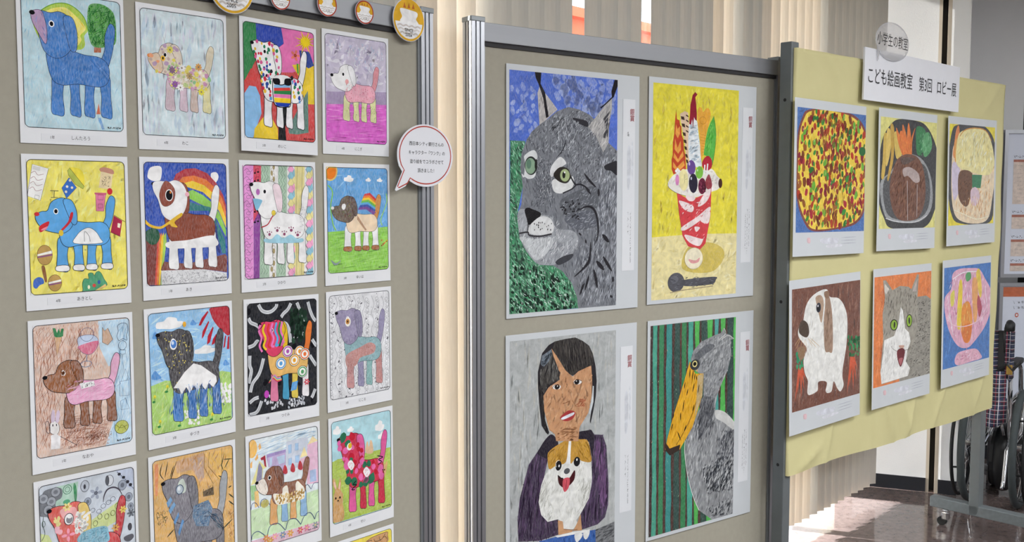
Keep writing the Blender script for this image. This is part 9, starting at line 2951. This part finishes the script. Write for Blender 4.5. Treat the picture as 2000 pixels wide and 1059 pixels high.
# round badges along the top rail
BADGES = [(1.2595, 2.0165, 0.0555, 'big', '2005', 'large round badge, leftmost on the top rail of the first board'),
          (1.387, 2.013, 0.026, 'small', '', 'small red rimmed badge beside the large left badge'),
          (1.5195, 2.0185, 0.0285, 'small', '', 'small red rimmed badge in the middle of the rail'),
          (1.634, 2.0155, 0.0285, 'small', '', 'small red rimmed badge nearest the large right badge'),
          (1.781, 2.016, 0.054, 'big', '2026', 'large yellow and white badge at the post end of the rail')]
for u, z, r, kind, yr, lab in BADGES:
    b = MB().slab(ellipse(0, 0, r, r), 0, 0.003).build('round_badge', M['card'])
    b.location = on_plane(B1[0], B1[1] - 0.020, u, z)
    b.rotation_euler = (0, 0, R(B1[0]))
    tag(b, lab, 'badge', 'round badges on the top rail')
    k = r * 1000
    A = Art((-k, -k, k, k))
    if kind == 'small':
        A.E('#a8402f', 0, 0, k * .99, k * .99, 0, 0, 40)
        A.E('#d9a935', 0, 0, k * .88, k * .88, 0, 0, 40)
    else:
        A.E('#d9a935', 0, 0, k * .98, k * .98, 0, 0, 48)
    # lower white half with pale waves, upper empty white plaque
    low = [k * .90, -k * .12]
    for t in range(0, 33):
        a = R(-8 - 164 * t / 32)
        low += [k * .88 * math.cos(a), k * .88 * math.sin(a)]
    A.F('#e9eaec', low)
    A.F('#eceef1', (-.52 * k, -.14 * k, -.44 * k, .12 * k, -.56 * k, .36 * k, -.5 * k, .50 * k, 0, .48 * k, .5 * k, .42 * k, .56 * k, .26 * k, .46 * k, .08 * k, .58 * k, -.16 * k), 0, 1)
    for dz, c in ((-.28, '#c9c3bf'), (-.44, '#d3cfcb'), (-.62, '#c4beb8')):
        h_ = math.sqrt(max(0, .80 - dz * dz)) * k * .88
        A.L(c, k * .08, [q for t in range(9) for q in (-h_ + 2 * h_ * t / 8, dz * k + (.03 * k if t % 2 else -.03 * k))], 1)
    for dx in (-.28, 0, .28):
        A.F('#b86a34', ((dx - .09) * k, .55 * k, dx * k, .80 * k, (dx + .09) * k, .55 * k))
    A.build('badge_print', b).location = (0, -0.0003, 0)
    if kind == 'big':
        letters('lettering', [('SINCE', -k * .30, -k * .55, k * .21, '#232326', 1, 0, 0), (yr, -k * .26, -k * .77, k * .22, '#232326', 1, 0, 0)], b, -0.0016)
    else:
        C = Art((-k, -k, k, k))
        C.H((-k * .22, -k * .62, k * .22, -k * .62, k * .18, -k * .46, -k * .18, -k * .46), ['#3a3a3e'], 22, 2.4, .8, 60, 60)
        C.build('tiny_print', b).location = (0, -0.0016, 0)
    MB().tube([(0, 0.003, 0), (0, 0.0095, 0)], r * 0.4, 16).build('magnet', M['cap'], b)

# title sign on the yellow board with a see-through speech bubble
ts = MB().slab([(-0.392, -0.096), (0.388, -0.094), (0.390, 0.092), (-0.390, 0.096)], 0, 0.007).build('title_sign', M['card'])
ts.location = on_plane(B3[0], B3[1] - 0.036, 3.838, 2.018)
ts.rotation_euler = (0, R(0.3), R(B3[0]))
tag(ts, 'white title board with black Japanese lettering above the yellow cover', 'sign')
letters('lettering', [('こども絵画教室', -372, -28, 66, '#26262b', 0.76, 0, 0), ('第3回', 30, -28, 62, '#26262b', 0.74, 0, 0), ('ロビー展', 182, -28, 62, '#26262b', 0.72, 0, 0)], ts, -0.001)


def frosted():
    m, nt, b = new_mat('frosted_acetate')
    out = nt.nodes['Material Output']
    tr = nt.nodes.new('ShaderNodeBsdfTransparent')
    ms = nt.nodes.new('ShaderNodeMixShader')
    ms.inputs[0].default_value = 0.38
    tc = nt.nodes.new('ShaderNodeTexCoord')
    nz = nt.nodes.new('ShaderNodeTexNoise')
    nz.inputs['Scale'].default_value = 20
    nt.links.new(tc.outputs['Object'], nz.inputs['Vector'])
    cr = nt.nodes.new('ShaderNodeValToRGB')
    cr.color_ramp.elements[0].color = (0.66, 0.66, 0.67, 1)
    cr.color_ramp.elements[1].color = (0.74, 0.74, 0.75, 1)
    nt.links.new(nz.outputs[0], cr.inputs[0])
    nt.links.new(cr.outputs[0], b.inputs['Base Color'])
    b.inputs['Roughness'].default_value = 0.35
    nt.links.new(tr.outputs[0], ms.inputs[1])
    nt.links.new(b.outputs[0], ms.inputs[2])
    nt.links.new(ms.outputs[0], out.inputs[0])
    return m


M['frost'] = frosted()
bub2 = []
for k in range(60):
    a = R(-143 + 360 * k / 60 * (342 / 360.0))
    bub2.append((0.128 * math.cos(a), 0.072 * math.sin(a)))
bub2 += [(-0.116, -0.030), (-0.106, -0.082), (-0.096, -0.052)]
tb = MB().slab(bub2, 0, 0.0012).build('speech_bubble_sign', M['frost'])
tb.location = on_plane(B3[0], B3[1] - 0.042, 3.640, 2.152)
tb.rotation_euler = (0, R(1.2), R(B3[0]))
tag(tb, 'see-through speech bubble with black lettering on top of the white title board', 'sign')
A = Art((-140, -110, 140, 110))
A.L('#9b9ba2', 1.6, [q for x, z in bub2 for q in (x * 960, z * 960)], 0, 1)
A.build('outline_print', tb).location = (0, -0.0004, 0)
letters('lettering', [('小学生の教室', -118, -16, 52, '#26262b', 0.76, 0, 0)], tb, -0.001)
MB().box(-0.03, 0.06, 0.0012, 0.0055, -0.062, -0.052).build('tape_pad', M['frost'], tb)

# ------------------------------------------------------------------ folded wheelchair in front of the recess
wc_ = empty('wheelchair', (2.47, 5.052, 0), R(-35))
tag(wc_, 'folded wheelchair with tartan seat cloth and large spoked wheels beside the yellow board', 'wheelchair')


def circle_yz(x, cy, cz, r, n=44):
    return [(x, cy + r * math.cos(2 * math.pi * k / n), cz + r * math.sin(2 * math.pi * k / n)) for k in range(n)]


WR = 0.300
for s, x in ((-1, -0.105), (1, 0.125)):
    wl = MB().tube(circle_yz(x, 0, WR, WR - 0.018), 0.018, 10, True).build('wheel_tyre', M['tyre'], wc_, smooth=True)
    MB().tube(circle_yz(x, 0, WR, WR - 0.043), 0.009, 8, True).build('wheel_rim', M['chrome'], wl, smooth=True)
    MB().tube([(x - 0.032, 0, WR), (x + 0.032, 0, WR)], 0.018, 14).build('hub', M['chrome'], wl, smooth=False)
    for k in range(20):
        a = 2 * math.pi * k / 20
        off = 0.9 if k % 2 else -0.9
        xh = x + (0.026 if (k // 2) % 2 else -0.026)
        MB().tube([(xh, 0.017 * math.cos(a + off), WR + 0.017 * math.sin(a + off)), (x, (WR - 0.048) * math.cos(a), WR + (WR - 0.048) * math.sin(a))], 0.0014, 5).build('spoke', M['chrome'], wl)
    pr = MB().tube(circle_yz(x + s * 0.046, 0, WR, WR - 0.030), 0.009, 8, True).build('push_rim', M['black'], wl, smooth=True)
    for k in range(6):
        a = 2 * math.pi * k / 6 + 0.3
        q = (WR - 0.034)
        MB().tube([(x + s * 0.044, q * math.cos(a), WR + q * math.sin(a)), (x, (WR - 0.043) * math.cos(a), WR + (WR - 0.043) * math.sin(a))], 0.005, 6).build('rim_bracket', M['black'], pr)
    # small front wheel
    xf = s * 0.055
    ft = MB().tube(circle_yz(xf, 0.36, 0.085, 0.066, 28), 0.019, 8, True).build('front_wheel', M['black'], wc_, smooth=True)
    MB().tube([(xf - 0.014, 0.36, 0.085), (xf + 0.014, 0.36, 0.085)], 0.050, 18).build('wheel_disc', M['black'], ft)
    MB().tube([(xf + 0.028, 0.36, 0.085), (xf + 0.028, 0.355, 0.19), (xf, 0.35, 0.21), (xf, 0.35, 0.30)], 0.009, 8).build('fork', M['chrome'], ft, smooth=True)
    # side frame, back upright and grip
    xs = s * 0.072
    fr = MB().tube([(xs, -0.02, 0.30), (xs, -0.045, 0.55), (xs, -0.06, 0.90)], 0.0115, 10).build('back_tube', M['chrome'], wc_, smooth=True)
    MB().tube([(xs, -0.055, 0.905), (xs, -0.075, 0.935), (xs, -0.12, 0.945), (xs, -0.175, 0.925)], [0.0135, 0.017, 0.019, 0.018], 12).build('hand_grip', M['black'], fr, smooth=True)
    MB().tube([(xs - 0.02, -0.10, 0.935), (xs - 0.02, -0.15, 0.89), (xs - 0.02, -0.13, 0.80)], 0.006, 8).build('brake_lever', M['black'], fr, smooth=True)
    MB().tube([(xs, -0.02, 0.30), (xs, 0.15, 0.27), (xs, 0.36, 0.31), (xs, 0.42, 0.52), (xs, 0.30, 0.54), (xs, 0.0, 0.53)], 0.0115, 10).build('side_frame', M['chrome'], wc_, smooth=True)
    MB().tube([(xs, 0.0, 0.70), (xs, 0.20, 0.71), (xs, 0.28, 0.66), (xs, 0.30, 0.54)], 0.0115, 10).build('arm_tube', M['chrome'], wc_, smooth=True)
    MB().box(xs - 0.022, xs + 0.022, 0.0, 0.22, 0.705, 0.735).build('arm_pad', M['black'], wc_, bevel=0.008)
    MB().box(xs - 0.005, xs + 0.005, 0.02, 0.30, 0.34, 0.52).build('side_guard', M['black'], wc_, bevel=0.004)
    MB().tube([(xs, 0.42, 0.50), (xs, 0.50, 0.20), (xs, 0.52, 0.13)], 0.010, 8).build('foot_tube', M['chrome'], wc_, smooth=True)
    MB().box(xs - 0.012, xs + 0.012, 0.48, 0.60, 0.06, 0.20).build('foot_plate', M['black'], wc_, bevel=0.005)
    MB().tube([(xs, -0.02, 0.33), (xs, -0.10, 0.30), (xs, -0.15, 0.16), (xs, -0.19, 0.13)], 0.010, 8).build('tip_tube', M['chrome'], wc_, smooth=True)
    MB().tube([(s * 0.045, -0.015, 0.36), (s * 0.012, -0.02, 0.52)], 0.009, 8).build('cross_brace', M['chrome'], wc_, smooth=True)
# tartan cloth hanging folded between the uprights: back cloth, seat fold and pocket
def draped(name, xs, y0, depth, z0, z1, m, parent, ny=10, nx=24, ph=0.0):
    v, f = [], []
    for j in range(ny + 1):
        t = j / ny
        z = z0 + (z1 - z0) * t
        for i in range(nx + 1):
            q = i / nx
            x = xs[0] + (xs[1] - xs[0]) * q
            y = y0 - depth * math.sin(math.pi * q) * (0.5 + 0.5 * math.sin(2.6 * t + ph)) - 0.010 * math.sin(9 * q + ph)
            v.append((x, y, z + 0.012 * math.sin(6 * q + ph) * (1 - t)))
    n = nx + 1
    for j in range(ny):
        for i in range(nx):
            a = j * n + i
            f.append((a, a + 1, a + n + 1, a + n))
    o = mesh(name, v, f, m, parent, smooth=True)
    so = o.modifiers.new('thick', 'SOLIDIFY')
    so.thickness = 0.003
    return o


draped('back_cloth', (-0.095, 0.016), -0.075, 0.035, 0.68, 0.905, M['plaid'], wc_)
draped('back_cloth', (0.046, 0.088), -0.070, 0.02, 0.66, 0.90, M['plaid'], wc_, ph=1.0)
draped('seat_cloth', (-0.098, 0.060), -0.085, 0.040, 0.555, 0.70, M['plaid'], wc_, ph=0.6)
draped('cloth_pocket', (-0.092, 0.066), -0.100, 0.040, 0.43, 0.565, M['plaid'], wc_, ph=1.4)
MB().box(0.010, 0.050, -0.078, -0.045, 0.66, 0.90).build('back_pad', M['black'], wc_, bevel=0.006)
MB().box(0.058, 0.086, -0.098, -0.084, 0.685, 0.735).build('buckle', M['brass'], wc_, bevel=0.004)
MB().tube([(0.02, -0.09, 0.70), (0.06, -0.10, 0.74), (0.085, -0.095, 0.71), (0.12, -0.085, 0.75)], 0.008, 6).build('belt', M['black'], wc_)
MB().tube(circle_yz(0.02, 0.20, 0.20, 0.145, 30), 0.035, 10, True).build('seat_bag', M['black'], wc_, smooth=True)
MB().tube([(-0.03, 0.20, 0.20), (0.07, 0.20, 0.20)], 0.15, 20).build('storage_pouch', M['black'], wc_)

# ------------------------------------------------------------------ framed notices on a stand in the recess
nsx = on_plane(4, 5.45, 3.459, 0)
ns = empty('notice_stand', nsx, R(4))
tag(ns, 'metal stand with two framed notices behind the wheelchair', 'notice stand')
hw = 0.31
MB().tube([(-hw - 0.012, 0.02, 0.03), (-hw - 0.012, 0.02, 1.93)], 0.011, 12).build('post', M['alu'], ns, smooth=True)
MB().tube([(hw + 0.012, 0.02, 0.03), (hw + 0.012, 0.02, 1.93)], 0.011, 12).build('post', M['alu'], ns, smooth=True)
for s in (-1, 1):
    MB().box(s * (hw + 0.012) - 0.02, s * (hw + 0.012) + 0.02, -0.14, 0.05, 0.0, 0.03).build('foot', M['alu'], ns, bevel=0.003)
for z0, z1 in ((1.115, 1.945), (0.36, 1.085)):
    fr = MB()
    fr.box(-hw, hw, -0.012, 0.012, z1 - 0.020, z1).box(-hw, hw, -0.012, 0.012, z0, z0 + 0.020)
    fr.box(-hw, -hw + 0.020, -0.012, 0.012, z0 + 0.02, z1 - 0.02).box(hw - 0.020, hw, -0.012, 0.012, z0 + 0.02, z1 - 0.02)
    fo = fr.build('frame', M['alu'], ns)
    MB().box(-hw + 0.02, hw - 0.02, 0.0, 0.008, z0 + 0.02, z1 - 0.02).build('backing', M['card'], fo)
    A = Art((-285, z0 * 1000 + 25, 285, z1 * 1000 - 25))
    if z0 > 1:
        for zt, zb, n in ((1790, 1470, 7), (1450, 1340, 3), (1270, 1180, 3)):
            pass
        for zt, zb, hd in ((1780, 1530, 1), (1470, 1390, 1), (1330, 1235, 1), (1195, 1150, 1)):
            A.T_ = None
            A.F('#b3705a', (-250, zt, 230, zt, 230, zt - 14, -250, zt - 14))
            A.F('#e0cdbb', (-250, zt - 14, 230, zt - 14, 230, zb, -250, zb))
            A.H((-250, zt + 8, -60, zt + 8, -60, zt + 24, -250, zt + 24), ['#3a3a40'], 60, 9, 3, 60, 60)
            k = 0
            for zz in range(int(zb) + 14, int(zt) - 22, 22):
                k += 1
                A.H((-235, zz, 200 - (k * 67) % 160, zz, 200 - (k * 67) % 160, zz + 7, -235, zz + 7), ['#6f6058', '#8a7a70'], 70, 5, 1.6, 60, 60)
    else:
        A.F('#c8693c', (-290, 1062, 290, 1062, 290, 1005, -290, 1005))
        for zz in (965, 935):
            A.H((-225, zz, 220, zz, 220, zz + 16, -225, zz + 16), ['#26262b'], 120, 12, 3, 60, 60)
        A.E('#c8553c', -200, 900, 11, 13)
        A.E('#efe9e4', -200, 900, 6, 7)
        for zz in range(440, 890, 26):
            A.H((-150, zz, 240, zz, 240, zz + 9, -150, zz + 9), ['#55555c', '#77777e'], 80, 7, 2, 60, 60)
    A.build('notice_print', fo).location = (0, -0.001, 0)
    MB().box(-hw + 0.02, hw - 0.02, -0.006, -0.004, z0 + 0.02, z1 - 0.02).build('cover_glass', M['film'], fo)
